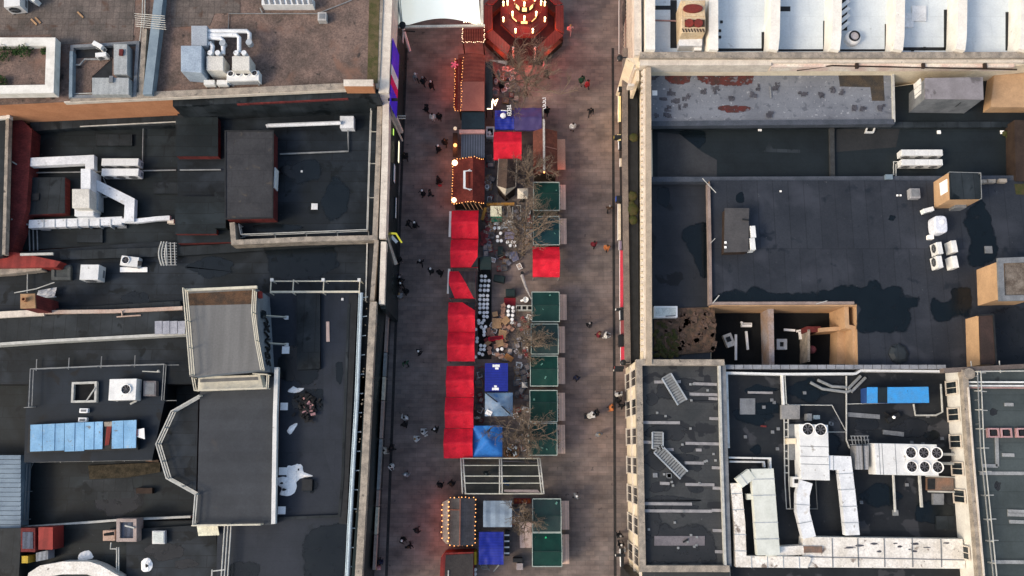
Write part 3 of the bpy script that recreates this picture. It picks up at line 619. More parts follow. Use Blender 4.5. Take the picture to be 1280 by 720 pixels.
# --- sunken block with the blue sheet roof
b8 = bld('blue_sheet_building', 'dark roof with thin railings left of the octagonal bay', 'building', (120, 510))
Z8 = 6.9
MB().ppoly([(-80, 480), (250, 470), (250, 660), (-80, 668)], 4.0, 0).build('wall', K['dark'], b8)
MB().ppoly([(-79, 481), (249, 471), (249, 659), (-79, 667)], 4.06, 4.0).build('lower_roof', K['black'], b8)
MB().ppoly([(38, 462), (206, 455), (206, 500), (190, 575), (30, 578), (32, 520)], Z8, 3).build('roof', mat('deep_navy_felt', (.009, .017, .028), (.006, .012, .019), .3, .55, fine=.12, seams=(9, 1.05, .8, .9), spots=[(.5, .6, .04, (.007, .009, .012))]), b8)
railing(b8, [(36, 508), (38, 461), (120, 457.5), (205, 455), (202, 500)], Z8, K['raild'], 1.05, 2.6, .03, 2)
railing(b8, [(30, 650), (34, 580), (28, 578), (110, 576.5), (190, 575)], 4.1, K['raild'], 1.0, 3.2, .03, 2)
coping(b8, [(-60, 665), (60, 657), (150, 650), (238, 646)], 5.0, .2, K['rail'], 1, name='coping')
MB().ppoly([(110, 582), (200, 578), (200, 590), (158, 597), (112, 599)], 4.25, 4.05).build('moss_debris', mat('brown_moss', (.06, .048, .03), (.025, .022, .014), 2, .95, fine=.6, bump=.5), b8)
MB().ppoly([(182, 535), (198, 532), (198, 578), (182, 577)], 4.4, 4.05).build('brick_pier_top', K['rubble'], b8)
puddle(b8, 4.06, [oval(150, 625, 30, 20, seed=12)], K['damp'])
MB().ppoly([(104, 600), (165, 598), (168, 622), (102, 626)], 4.075, 4.05).build('roof_sheet', K['slate'], b8)
MB().ppoly([(170, 610), (190, 610), (190, 617), (170, 617)], 4.6, 4.05).build('roof_hatch', K['dwood'], b8)
# west blue-grey corrugated roof
b9 = bld('corrugated_shed', 'blue-grey corrugated roof at the left edge below the blue sheets', 'shed', (5, 610))
MB().ppoly([(-60, 570), (26, 569), (22, 658), (-60, 664)], 5.9, 0).build('wall', K['bluegrey'], b9)
rf = MB()
for k in range(16):
    y0, y1 = 569+k*5.8, 569+k*5.8+5.2
    a, b_ = W(-60, y0, 6.2), W(27, y0, 5.9); c_, d_ = W(26.5, y1, 5.9), W(-60, y1, 6.2)
    rf.add([a, b_, c_, d_]+[p+Vector((0, 0, .12)) for p in (a, b_, c_, d_)], [[4, 5, 6, 7], [0, 4, 7, 3], [1, 2, 6, 5], [0, 1, 5, 4], [3, 7, 6, 2]])
rf.build('roof', mat('sky_grey_corrugated', (.20, .26, .31), (.15, .2, .25), .7, .45, fine=.1), b9)
# bottom-left corner yard
b10 = bld('corner_yard_building', 'dark roofed corner with a curved white parapet at the lower left', 'building', (110, 700))
MB().ppoly([(-80, 664), (160, 652), (272, 650), (276, 780), (-80, 780)], 5.0, 0).build('wall', K['dark'], b10)
MB().ppoly([(-79, 665), (159, 653), (271, 651), (275, 779), (-79, 779)], 5.06, 5.0).build('roof', K['black'], b10)
MB().ppoly([(-60, 662), (27, 660), (20, 780), (-60, 780)], 6.5, 5).build('west_roof', K['slate'], b10)
MB().ppoly([(158, 662), (270, 655), (272, 720), (272, 760), (158, 760)], 5.5, 5.0).build('raised_roof', K['navy'], b10)
puddle(b10, 5.5, [oval(232, 705, 14, 6, seed=15), oval(205, 690, 26, 10, seed=16)], K['damp'])
coping(b10, [(38, 735), (42, 721), (52, 714.5), (78, 710), (110, 710), (122, 714), (148, 729), (160, 745)], 6.4, 1.1, K['dirty'], 1.4, name='curved_parapet')
pip = MB()
for o in (0, 2.6): pip.tube([W(146+o, 684, 5.8), W(145.5+o, 760, 5.8)], .06)
pip.tube([W(139, 678, 5.8), W(138, 686, 5.8), W(146, 686, 5.8)], .07); pip.build('roof_pipe', K['rail'], b10)
pip = MB()
for o in (0, 4, 8): pip.tube([W(281+o, 655, 8.0), W(274+o, 760, 8.0)], .06)
pip.bar(W(265, 714, 8), W(282, 712, 8), .1); pip.bar(W(265, 712, 8), W(264, 760, 8), .1); pip.build('pipe_run', K['rail'], b7)
# ================================================================ right block
# --- white bay-roofed building, top right
r1 = bld('bay_roofed_store', 'large cream building with pale blue roof bays between white fins at upper right', 'building', (1000, 20))
ZR = 8.2; TOPY = -70
MB().ppoly([(795, TOPY), (1330, TOPY), (1330, 66), (797, 66)], ZR-.05, 0).build('wall', K['cream'], r1)
MB().ppoly([(796, TOPY), (1330, TOPY), (1330, 65), (798, 65)], ZR, ZR-.05).build('roof', K['bay'], r1)
warm = mat('warm_white_fin', (.80, .77, .69), (.7, .66, .58), .6, .75, fine=.1, spots=[(1.6, .68, .1, (.42, .36, .28))])
MB().ppoly([(794, -60), (799, -60), (799, 101), (795, 101)], 8.4, 0).build('street_facade', K['cream'], r1)
coping(r1, [(796.5, TOPY), (797.5, 69)], 9.6, .7, K['pale'], 1.5)
mb = MB()
for k in range(26):                                             # ribs of the street front
    y = -40+k*5; a = W(795.5, y, 9.0); mb.box(a.x-.14, a.y, 4.8, .16, .16, 8.2)
mb.build('facade_rib', K['pale'], r1)
fins = [(811, 9), (889, 9), (967, 9), (1043, 9), (1121, 9), (1198, 9), (1276, 9)]
for x, w in fins:
    x1 = x+ (x-640)*.012
    MB().strip(P2([(x1, TOPY), (x1-2 if x > 900 else x1, 45), (x1-4 if x > 900 else x1, 62)], 10.4), w/12+.15, ZR-.1, 10.4).build('roof_fin', warm, r1)
coping(r1, [(800, 68.5), (1330, 68.5)], 9.9, .6, K['stone'], 2, name='south_parapet')
MB().ppoly([(783, 72.5), (962, 72.5), (962, 80), (1330, 72.5), (1330, 76), (1262, 83), (800, 84)], 9.0, 0).build('south_wall', K['cream'], r1)
coping(r1, [(800, 77), (964, 77)], 9.45, .75, K['pale'], 1.5, name='south_ledge')
coping(r1, [(964, 80.5), (1268, 80.5)], 9.2, .5, mat('stained_ledge', (.60, .45, .38), (.72, .66, .56), .5, .8, fine=.2), 1.0, name='stained_ledge')
coping(r1, [(964, 75.5), (1280, 75.5)], 9.5, .42, K['pale'], 1, name='south_ledge')
pip = MB(); pip.tube([W(996, 88, 8.4), W(1040, 82, 9.3), W(1271, 87, 8.9)], .08); 
for x in (1071, 1154, 1231): pip.box(*W(x, 82.5, 9.3), .3, .5, .25)
pip.build('wall_pipe', K['dwood'], r1)
for x0, y0, x1, y1 in ((838, 0, 846, 60), (817, 7, 838, 12), (894, 60.5, 956, 64), (952, 40, 957, 64), (970, 61.5, 1030, 64), (1029, 26, 1033, 62), (1106, 30, 1109, 64), (1050, 61.5, 1107, 64), (1180, 12, 1184, 62), (1127, 59, 1185, 63), (1257, 15, 1261, 63), (971, 8, 988, 14)):
    MB().prect(x0, y0, x1, y1, ZR+.03, ZR-.02).build('roof_drain_channel', K['dark'], r1)
pads(r1, ZR, [(900, 38), (900, 46), (902, 27), (1156, 60), (1141, 62)], .25, K['dark'])
bars(r1, ZR, [(818, 25, 846, 26)], .12, mat('pink_pipe', (.4, .24, .22)), 'roof_pipe')
MB().prect(1140, 7, 1158, 26, ZR+.2, ZR).build('roof_panel', K['duct'], r1); MB().prect(1129, 16, 1142, 34, ZR+.15, ZR).build('roof_panel', K['duct'], r1)
# stepped pergola blades beside the fin
mb = MB()
for k in range(4):
    y = 4+k*9; a, b_ = W(1050, y+6, ZR+.6), W(1061, y-3, ZR+.6); mb.bar(a, b_, .35, .3)
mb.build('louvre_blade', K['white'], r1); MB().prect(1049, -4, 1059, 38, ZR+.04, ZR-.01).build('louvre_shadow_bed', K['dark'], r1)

# --- stained blue-grey roof
r2 = bld('stained_roof_building', 'blue-grey roof with rust-red stains below the white bays', 'building', (960, 118))
Z2 = 7.0
shell(r2, [(812, 84), (1118, 84), (1119, 153), (813, 155)], Z2, K['cream'], K['bluegrey_roof'])
coping(r2, [(814, 154.5), (1118, 152)], Z2+.3, .5, mat('slate_coping', (.07, .08, .10), (.05, .06, .075)), .8)
coping(r2, [(1116.5, 87), (1118, 152)], Z2+.3, .2, K['rail'], .4, name='edge_trim')
stain_shapes = [[(878, 90), (905, 88), (937, 91), (940, 103), (915, 107), (882, 104), (872, 97)], [(832, 92), (848, 89), (863, 92), (860, 103), (838, 104)], [(897, 134), (915, 132), (938, 134), (934, 139), (905, 140)]]
puddle(r2, Z2, stain_shapes, K['stain'], 'rust_stain', 1.6)
sp = [oval(x, y, rx, ry, 8, i) for i, (x, y, rx, ry) in enumerate(((820, 97, 8, 4), (838, 115, 4, 2.5), (828, 124, 5, 3), (845, 125, 4, 3), (858, 122, 4, 2), (837, 136, 5, 2), (853, 134, 6, 2), (820, 145, 4, 1.5), (835, 144, 5, 2), (880, 114, 7, 4), (896, 113, 6, 4), (912, 122, 6, 3), (950, 110, 3, 7), (970, 108, 4, 8), (1003, 117, 6, 11), (1025, 119, 4, 7), (1042, 112, 4, 12), (1068, 136, 5, 4), (1080, 138, 6, 4), (1103, 135, 5, 4), (1052, 116, 3, 5), (941, 118, 3, 9), (960, 143, 6, 3)))]
rr = random.Random(21); sq = []
for o in sp:
    cx, cy_ = sum(p[0] for p in o)/len(o), sum(p[1] for p in o)/len(o)
    for k in range(4):
        x, y, a, b_ = cx+rr.uniform(-4, 4), cy_+rr.uniform(-3, 3), rr.uniform(1.2, 3.2), rr.uniform(.8, 3.0); sq.append([(x-a, y-b_), (x+a*.2, y-b_*rr.uniform(.7, 1.2)), (x+a, y-b_), (x+a*rr.uniform(.7, 1.2), y), (x+a, y+b_), (x-a*.3, y+b_*rr.uniform(.6, 1.1)), (x-a, y+b_)])
puddle(r2, Z2, sq, K['stain2'], 'dark_stain', .6)
MB().ppoly([(1048, 92), (1104, 91), (1106, 126), (1090, 126), (1088, 109), (1050, 108)], Z2+.012, Z2-.02).build('dirt_patch', mat('brown_dirt', (.07, .055, .04), (.04, .038, .035), 1, .9, fine=.4), r2)
pads(r2, Z2, [(818.5, 116)], .5, K['bone']); bars(r2, Z2, [(963, 108, 964, 122)], .1, K['panel'], 'roof_batten')
# --- storage box at the right
st = thing('roof_cabin', 'pale grey flat-topped rooftop cabin with shuttered left side at upper right', 'cabin', tuple(W(1186, 118, 6)))
MB().ppoly([(1157, 98), (1228, 97), (1229, 124), (1157, 123)], 9.2, 5.5).build('body', K['panel'], st)
MB().ppoly([(1156, 97.5), (1228.5, 96.5), (1229.5, 124.5), (1156, 123.5)], 9.3, 9.2).build('roof', mat('cabin_roof', (.26, .24, .25), (.2, .185, .19), .6, .6, fine=.1, spots=[(.5, .62, .05, (.12, .11, .11))]), st)
cl, cr_ = W(1156.5, 111, 9).x, 0; mb = MB()
for k in range(3): c = W(1157, 103+k*7.5, 8); mb.box(cl-.02, c.y, 7.6, .1, .55, 1.4)
mb.build('shutter', K['white'], st); c = W(1215, 124, 9); MB().box(c.x, W(1215, 124, 9).y-.02, 7.8, 1.6, .08, 1.1).build('vent_panel', K['dark'], st)
# --- black strip roof
r3 = bld('black_strip_building', 'long black felt roof strip crossing the right block below the stained roof', 'building', (1040, 188))
Z3r = 5.6
MB().ppoly([(812, 150), (1276, 86), (1330, 86), (1330, 224), (814, 224)], Z3r-.06, 0).build('wall', K['cream'], r3)
MB().ppoly([(812.5, 150), (1276, 87), (1330, 86), (1330, 223), (815, 223)], Z3r, Z3r-.06).build('roof', mat('black_green_felt', (.016, .022, .025), (.011, .015, .017), .25, .5, fine=.12, seams=(8, 1.1, .8, .9)), r3)
coping(r3, [(814, 157.5), (1040, 156), (1270, 155.5)], Z3r+.4, .6, K['slate'], .6, name='roof_step')
coping(r3, [(1040, 158), (1041, 222)], Z3r+.35, .45, mat('slate_coping2', (.045, .048, .05)), .5, name='roof_divider')
coping(r3, [(814, 224), (886, 224), (1175, 223), (1330, 222)], Z3r+1.2, .5, mat('slate_coping', (.07, .08, .10)), 1.5, name='roof_divider')
MB().ppoly([(822, 165), (850, 168), (878, 190), (896, 200), (896, 222), (822, 222)], Z3r+.006, Z3r-.03).build('dry_patch', mat('dry_felt', (.045, .047, .05), (.032, .034, .037), .4, .7, fine=.15), r3)
puddle(r3, Z3r, [[(846, 170), (860, 162), (880, 163), (880, 180), (862, 188), (848, 186)], oval(850, 205, 5, 9, seed=31)], K['puddle'])
MB().ppoly([(955, 190), (962, 176), (966, 186), (1000, 187), (1000, 191)], Z3r+.008, Z3r-.03).build('dry_patch', K['slate'], r3)
MB().ppoly([(1045, 160), (1125, 160), (1120, 184), (1045, 190)], Z3r+.006, Z3r-.03).build('dry_patch', mat('dry_felt2', (.030, .031, .032), (.02, .022, .024), .4, .7, fine=.15), r3)
pads(r3, Z3r, [(950, 161.5), (1174, 165), (1253, 165), (1261, 192), (1261, 169)], .35, K['bone']); 
c = W(1088, 162, Z3r+.3); MB().strip([(c.x-.45, c.y-.25), (c.x+.3, c.y-.25), (c.x+.5, c.y+.3), (c.x-.25, c.y+.3)], .12, Z3r, Z3r+.3, True).build('skylight_kerb', K['white'], r3)
MB().ppoly([(1243, 94), (1330, 88), (1330, 134), (1238, 134)], 7.0, Z3r-.5).build('orange_side_block', K['tan'], r3)
mb = MB(); mb.ball(W(1262, 170, Z3r+.1), .45, 7, 4); mb.ball(W(1256, 167, Z3r+.1), .3, 7, 4); mb.build('moss', K['moss'], r3)['kind'] = 'stuff'
MB().ppoly([(1268, 150), (1330, 150), (1330, 226), (1270, 226)], 7.2, Z3r-.2).build('brown_side_roof', K['dwood'], r3)
# --- big navy roof
r4 = bld('wide_navy_building', 'widest navy felt roof on the right with scalloped dark puddles', 'building', (1080, 330))
Z4r = 7.0
MB().ppoly([(887, 226), (1330, 226), (1330, 462), (1072, 462), (1070, 379), (888, 379)], Z4r-.06, 0).build('wall', K['tan'], r4)
MB().ppoly([(887, 225.5), (1330, 225.5), (1330, 462), (1073, 462), (1071, 378.5), (887, 378.5)], Z4r, Z4r-.06).build('roof', mat('wide_navy_felt', (.032, .037, .047), (.021, .0255, .034), .25, .6, fine=.2, seams=(1.5, 22, .7, .85), spots=[(.3, .55, .15, (.042, .047, .060)), (.7, .62, .08, (.015, .020, .028)), (3.2, .72, .03, (.07, .075, .085))]), r4)
coping(r4, [(886, 229), (887.5, 300), (888.5, 379), (1068, 378.5)], Z4r+.35, .26, mat('pinkish_coping', (.30, .235, .205), (.22, .17, .15), 1, .8, fine=.2), .8, name='pinkish_coping')
mb = MB(); mb.bar(W(878, 223, Z4r+.6), W(895, 241, Z4r+.6), .06); mb.bar(W(888, 304, Z4r+.5), W(894, 298, Z4r+.5), .06); mb.bar(W(891, 379, Z4r+.5), W(899, 369, Z4r+.5), .08); mb.bar(W(1020, 380, Z4r+.5), W(1034, 376, Z4r+.5), .06); mb.build('cable_stay', K['rail'], r4)
sc_pts = [(895, 378), (895, 370), (905, 366), (920, 362), (933, 366), (940, 358), (950, 360), (962, 366), (985, 367), (1008, 366), (1025, 364), (1038, 362), (1048, 358), (1062, 356), (1075, 361), (1084, 358), (1086, 352), (1094, 350), (1100, 356), (1104, 362), (1115, 358), (1126, 360), (1131, 369), (1143, 370), (1150, 372), (1147, 382), (1138, 386), (1138, 400), (1132, 414), (1115, 416), (1095, 414), (1078, 416), (1070, 405), (1070, 380), (980, 378.8)]
puddle(r4, Z4r, [sc_pts], K['puddle'], jitter=.3)
puddle(r4, Z4r, [[(1166, 372), (1176, 378), (1186, 376), (1192, 362), (1212, 362), (1212, 394), (1198, 394), (1186, 400), (1172, 402), (1164, 392)], [(1215, 258), (1228, 250), (1236, 268), (1242, 290), (1246, 318), (1225, 334), (1210, 328), (1213, 300), (1205, 275)], oval(1115, 272, 5, 4, seed=40), [(920, 245), (928, 240), (930, 252), (922, 253)]], K['puddle'])
puddle(r4, Z4r, [[(1235, 395), (1290, 390), (1290, 458), (1240, 458)]], K['damp'], 'damp_shade_patch')  # roof darkened in colour here as the low tower's cast shadow
MB().ppoly([(1268, 230), (1330, 228), (1330, 246), (1270, 243)], Z4r+.02, Z4r-.02).build('moss_patch', K['moss'], r4)
mb = MB()
for i, (x, y) in enumerate(((1215, 228), (1229, 226.5), (1240, 226), (1254, 225.5))): c = W(x, y, Z4r+.5); mb.box(c.x, c.y, Z4r+.25, .75, .35, .5)
mb.build('coping_stone', K['stone'], r4)
c = W(1233, 312, Z4r); pads(r4, Z4r, [(1236, 312), (1140, 242.5)], .7, K['panel'])
pads(r4, Z4r, [(976, 239), (1122, 244), (1126, 244)], .16, K['bone'])
hexp = MB(); c = W(1124, 442, Z4r+.2); hexp.lathe([(.95, Z4r), (.95, Z4r+.18), (.6, Z4r+.4), (.15, Z4r+.45)], c.x, c.y, 8); hexp.build('roof_cowl', K['slate'], r4)
# lower ledge left of it
r4b = bld('ledge_roof_building', 'narrow dark ledge roof between the cream street parapet and the pinkish coping', 'building', (850, 300))
MB().ppoly([(803, 85), (814, 85), (816, 226), (887, 226), (889, 455), (815, 455), (804, 455)], 5.8, 0).build('wall', K['cream'], r4b)
MB().ppoly([(814, 225), (886, 225), (888.5, 455), (816, 455)], 5.86, 5.8).build('roof', mat('slate_navy', (.030, .034, .042), (.02, .024, .03), .3, .6, fine=.12, seams=(7, 1, .8, .9), spots=[(.5, .62, .03, (.012, .014, .017))]), r4b)
puddle(r4b, 5.86, [[(852, 290), (865, 282), (884, 282), (886, 340), (876, 345), (866, 320), (856, 305)], oval(830, 245, 8, 14, seed=41)], K['puddle'])
MB().ppoly([(830, 388), (848, 385), (893, 384), (895, 415), (892, 440), (826, 445), (818, 432), (818, 400), (829, 398)], 6.0, 5.86).build('rubble_patch', K['rubble'], r4b)
rr = random.Random(5); brs = mat('brown_slab', (.12, .075, .055), (.07, .05, .04), 2, .9, fine=.4, vary=.3)
for k in range(85):
    x, y = rr.uniform(832, 893), rr.uniform(386, 438); c = W(x, y, 6.05); s = rr.uniform(.12, .45); MB().box(c.x, c.y, 6.02, s*1.5, s, .12, rr.uniform(0, 3)).build('loose_slab', brs, r4b)
mb = MB()
for k in range(90):
    x, y = rr.uniform(818, 850), rr.choice([rr.uniform(400, 448), rr.uniform(430, 448)]); c = W(x, y, 6.0); mb.ball((c.x, c.y, 6.0), rr.uniform(.1, .3), 5, 3, .6)
mb.build('moss', K['moss'], r4b)['kind'] = 'stuff'
dent = MB()
for k in range(46):
    y = 90+k*7.7; a = W(804.5, y, 8.7); dent.box(a.x, a.y, 8.35, .4, .32, .5)
dent.build('dentil', K['pale'], r4b)
MB().ppoly([(808, 84), (813, 84), (813, 452), (808, 452)], 9.0, 5).build('parapet_wall', K['cream'], r4b)
coping(r4b, [(810.5, 84), (811.5, 455)], 9.3, .52, mat('tan_coping', (.42, .34, .25), (.34, .28, .21), 1.2, .8, fine=.2), .35, name='street_parapet')
coping(r4b, [(805.5, 86), (806.5, 453)], 8.95, .2, K['pale'], .5, name='parapet_ledge')
MB().ppoly([(779, 100), (797, 100), (799, 452), (784, 452)], 4.0, 0).build('shop_canopy', K['dark'], r4b)
coping(r4b, [(781.5, 60), (781.5, 200), (783, 330), (785, 455)], 4.3, .55, mat('brown_stone', (.20, .165, .14), (.13, .11, .1), 1, .85, fine=.3), .5, name='canopy_coping')
coping(r4b, [(793, 106), (785, 106)], 8.5, .25, K['pale'], 1, name='canopy_end')
mb = MB()
for x, y, r in ((792, 172, .5), (790, 245, .55), (790, 262, .7), (791, 275, .5), (789, 255, .4)): mb.ball(W(x, y, 4.1), r, 7, 4, .4)
mb.build('moss', K['moss'], r4b)['kind'] = 'stuff'
# --- walled courtyard
cy = bld('walled_courtyard', 'walled courtyard with tan inner walls and dark floor beside the scalloped puddle', 'courtyard', (980, 420))
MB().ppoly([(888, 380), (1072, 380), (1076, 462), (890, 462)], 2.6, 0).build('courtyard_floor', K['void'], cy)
coping(cy, [(889, 380.5), (1071, 380.5)], Z4r-.02, .3, K['tan'], 6, name='tan_wall')
MB().ppoly([(960, 386), (967, 386), (968, 458), (962, 458)], 5.2, 0).build('cross_wall', mat('patched_wall', (.30, .20, .14), (.33, .31, .32), .35, .85, fine=.25), cy)
coping(cy, [(1058, 383), (1059, 408), (1068, 410), (1070, 458)], 6.6, .4, K['tan'], 6, name='tan_wall')
MB().ppoly([(1048, 381), (1056, 383), (1058, 408), (1062, 455), (1046, 455)], 4.6, 0).build('tan_pier', K['tan'], cy)
MB().ppoly([(1008, 408), (1026, 408), (1026, 415), (1008, 415)], 4.8, 0).build('red_pier', K['brick'], cy)
MB().ppoly([(1009.5, 412), (1012.5, 412), (1012.5, 452), (1009.5, 452)], 4.9, 0).build('thin_wall', K['stone'], cy)
MB().ppoly([(1024, 410), (1050, 408), (1050, 413), (1024, 415)], 5.2, 0).build('thin_wall', K['tan'], cy)
bars(cy, 3.0, [(927, 404, 927.5, 402), (920, 418, 920, 450), (933, 414, 935, 437), (980, 412, 994, 413), (996, 414, 1003, 413), (1000, 414, 1001, 424)], .22, K['bone'], 'pipe_run', .2)
mb = MB(); mb.ball(W(1015, 437, 4), .42, 10, 6); mb.build('red_cowl', mat('dull_red', (.2, .06, .07)), cy)
for x, y, nm in ((933, 406, 'narrow white box lying flat in the dark courtyard, its topmost piece'), (978, 430, 'square white vent with dark centre right of the courtyard cross wall')):
    t = thing('courtyard_unit', nm, 'vent unit', tuple(W(x, y, 2)))
    if x == 933: MB().prect(927, 403.5, 940, 408.5, 3.0, 1.2).build('casing', K['bone'], t); MB().prect(928, 404.5, 939, 405.5, 3.03, 3.0).build('lid_seam', K['panel'], t)
    else: MB().strip(P2(rect(973, 425.5, 982, 435), 3), .3, 1.2, 3, True).build('casing', K['white'], t); MB().prect(974, 426.5, 981, 434, 2.7, 1.2).build('grille', K['dark'], t)
t = thing('wrapped_unit', 'crumpled white machine tilted in the left courtyard corner', 'machine', tuple(W(908, 427, 2)), rz=.35)
MB().box(t.location.x, t.location.y, 2.2, .85, 1.3, 2).build('casing', K['dirty'], t); MB().box(t.location.x-.05, t.location.y+.1, 3.24, .45, .5, .08).build('grille', K['dark'], t); MB().box(t.location.x+.1, t.location.y-1.3, 1.8, .7, .4, 1.2).build('side_box', K['bone'], t)
t = thing('blue_barrel', 'blue plastic barrel between two white pipes in the courtyard', 'barrel', tuple(W(925, 423, 1.2)))
MB().lathe([(.3, 1.2), (.34, 1.5), (.34, 2.1), (.3, 2.3), (.1, 2.32)], t.location.x, t.location.y, 12).build('drum', K['blue'], t); MB().cyl(t.location.x+.12, t.location.y, .05, 2.32, 2.37, 8).build('bung', K['dark'], t)
# --- towers on the navy roof
def tower(label, top, zt, zb, wallm, roofm, pit=False):
    c = W(*top[0], zt); t = thing('roof_tower', label, 'roof tower', (c.x, c.y, zb))
    MB().ppoly(top, zt-.15, zb).build('wall', wallm, t)
    if pit:
        MB().strip(P2(top, zt), .5, zt-.15, zt+.1, True).build('coping', K['panel'], t); MB().ppoly([(1256, 330), (1292, 328), (1292, 368), (1256, 370)], zt-.1, zt-.14).build('roof', mat('sump_debris', (.09, .07, .055), (.2, .17, .14), 1.2, .9, fine=.4), t)
    else: MB().ppoly(top, zt, zt-.15).build('roof', roofm, t)
    return t
t1 = tower('tan-walled stair tower with black flat roof at the top of the navy roof', [(1187, 215), (1226, 216), (1227, 248.5), (1188, 249)], 10.3, Z4r-1.5, K['tan'], K['slate'])
c = W(1178, 236, 9); MB().box(W(1187, 232, 10).x-.03, W(1187, 232, 10).y, 9.0, .08, 1.5, 1.4).build('wall_panel', K['bone'], t1); MB().prect(1194, 254, 1208, 259.5, 8.2, 7).build('door_canopy', K['panel'], t1)
railing(t1, [(1187, 215), (1226, 216), (1227, 248)], 10.3, K['raild'], .4, 2, .025, 1, feet=False)
t2 = tower('tan roof tower with an open debris-filled top at the right edge', [(1250, 326), (1300, 324), (1300, 372), (1252, 373)], 11.2, Z4r-.1, K['tan'], K['slate'], True)
t3 = tower('low tan tower with rusty brown roof above the white panelled wall', [(1224, 394), (1241, 393), (1245, 455), (1226, 456)], 9.6, Z4r-.1, K['tan'], mat('rusty_brown_roof', (.055, .035, .03), (.035, .025, .022), .6, .7, fine=.25))
MB().box(W(1224, 446, 8).x+.4, W(1222, 449, 8).y, 8.2, .08, 1.2, 1.2).build('wall_panel', K['pale'], t3)
coping(t3, [(1222.5, 394), (1242, 393), (1246, 456)], 9.7, .14, K['dark'], .2, name='edge_trim')
# hut
hu = thing('roof_hut', 'small dark rooftop hut with a white unit fixed to its right side', 'hut', tuple(W(920, 289, Z4r)))
MB().ppoly([(907, 261), (936, 261), (935, 314), (906, 315)], Z4r+1.3, Z4r-.05).build('wall', K['dwood'], hu)
MB().ppoly([(906, 260), (936.5, 260), (935.5, 314.5), (905, 315.5)], Z4r+1.38, Z4r+1.3).build('roof', mat('hut_felt', (.075, .072, .072), (.055, .054, .056), .6, .7, fine=.15), hu)
pads(hu, Z4r+1.38, [(907, 303), (907, 309)], .2, K['bone'], 'vent_cap'); bars(hu, Z4r+1.38, [(928, 274, 936, 275)], .12, K['dark'], 'roof_vent')

# --- lower grey-roofed building
r5 = bld('battened_roof_building', 'cream fronted building with grey roof of pale battens at lower right of the street', 'building', (850, 580))
Z5 = 8.6
MB().ppoly([(797, 450), (906, 452), (914, 760), (803, 760)], Z5-.06, 0).build('wall', K['cream'], r5)
MB().ppoly([(798, 451), (905.5, 453), (913.5, 760), (803.5, 760)], Z5, Z5-.06).build('roof', K['grey'], r5)
coping(r5, [(905.5, 453), (799, 453), (800.5, 560), (803.5, 711), (912, 711)], Z5+.55, .55, K['stone'], .8)
coping(r5, [(899.5, 457), (902, 560), (907, 710)], Z5+.5, .2, K['rail'], .5, name='inner_trim')
coping(r5, [(903.5, 456), (906, 560), (910.5, 708)], Z5+.3, .55, K['panel'], .5, name='edge_band')
fa = W(797, 452, 8.6); fb = W(803, 760, 8.6); ta = Vector((fa.x-.06, fa.y)); tb = Vector((fb.x-.06, fb.y))
windows(r5, tb, ta, (2.2, 6.2), 8, 1.6, 3.2, K['pale'])
mb = MB(); 
for z in (4.6, 8.3): mb.strip([ta, tb], .22, z-.15, z+.15)
mb.build('string_course', K['pale'], r5)
lines = [(818, 477.5, 851, 477), (867, 479.5, 896, 480.5), (862, 492.5, 897, 493.5), (886, 498, 897, 498.5), (803, 528, 850, 528.5), (887, 523, 900, 523.5), (820, 562, 842, 562), (857, 554, 900, 555), (801, 552.5, 818, 553), (870, 562.5, 877, 562.5), (856, 578.5, 880, 579), (890, 584.5, 902, 585), (825, 604, 837, 604.5), (857, 605.5, 893, 606), (891, 610, 903, 610.5), (805, 629.5, 865, 630), (805, 638.5, 890, 639), (891, 663, 906, 663.5), (894, 689.5, 907, 690), (890, 638, 905, 638)]
bars(r5, Z5, lines, .26, mat('pale_batten', (.30, .29, .29), (.22, .215, .22), 2, .7, fine=.2), 'roof_batten', .08)
MB().prect(818, 670, 881, 682, Z5+.08, Z5).build('roof_panel', mat('mauve_panel', (.17, .155, .165), (.13, .12, .13), .8, .7), r5); bars(r5, Z5+.08, [(854, 678, 860, 674)], .14, K['dark'], 'panel_vent')
puddle(r5, Z5, [oval(860, 481, 20, 7, seed=50), oval(835, 487, 14, 12, seed=51), oval(882, 499, 20, 5, seed=52), oval(815, 498, 8, 8, seed=53), oval(820, 522, 16, 4, seed=54), oval(835, 540, 28, 10, seed=55), oval(820, 575, 16, 12, seed=56), oval(860, 560, 10, 6, seed=57), oval(855, 572, 18, 5, seed=58), oval(868, 584, 9, 5, seed=59), oval(825, 609, 14, 6, seed=60), oval(869, 611, 10, 5, seed=61), oval(835, 625, 34, 5, seed=62), oval(840, 636, 32, 5, seed=63), [(806, 662), (830, 655), (845, 660), (870, 655), (890, 668), (895, 690), (885, 702), (810, 702), (806, 680)], oval(815, 650, 12, 18, seed=64)], K['dampg'], jitter=.9)
rr = random.Random(3)
pads(r5, Z5, [(rr.uniform(810, 895), rr.uniform(465, 700)) for k in range(26)], .2, K['raild']); pads(r5, Z5, [(819, 594), (836, 594), (837, 595)], .4, K['panel'])
def walkway(label, runs, z):
    c = W(*runs[0][0], z); t = thing('roof_ladder', label, 'roof walkway', (c.x, c.y, z))
    fr = MB(); sl = MB(); dk = MB()
    for (a, b_, w) in runs:
        A, B = W(*a, z+.35), W(*b_, z+.35); d = (B-A).normalized(); nrm = Vector((-d.y, d.x, 0)); L = (B-A).length
        for s in (-1, 1): fr.bar(A+nrm*(s*w/2), B+nrm*(s*w/2), .12, .2)
        k = 0.0
        while k < L: sl.bar(A+d*k-nrm*(w/2), A+d*k+nrm*(w/2), .14, .06); k += .24
        dk.bar(A-Vector((0, 0, .12)), B-Vector((0, 0, .12)), w-.1, .04)
    fr.build('side_frame', K['steel'], t); sl.build('tread', K['raild'], t); dk.build('mesh_deck', K['panel'], t)
walkway('short slatted roof walkway tilted across the upper grey roof', [((833, 470), (853, 503), .95)], Z5)
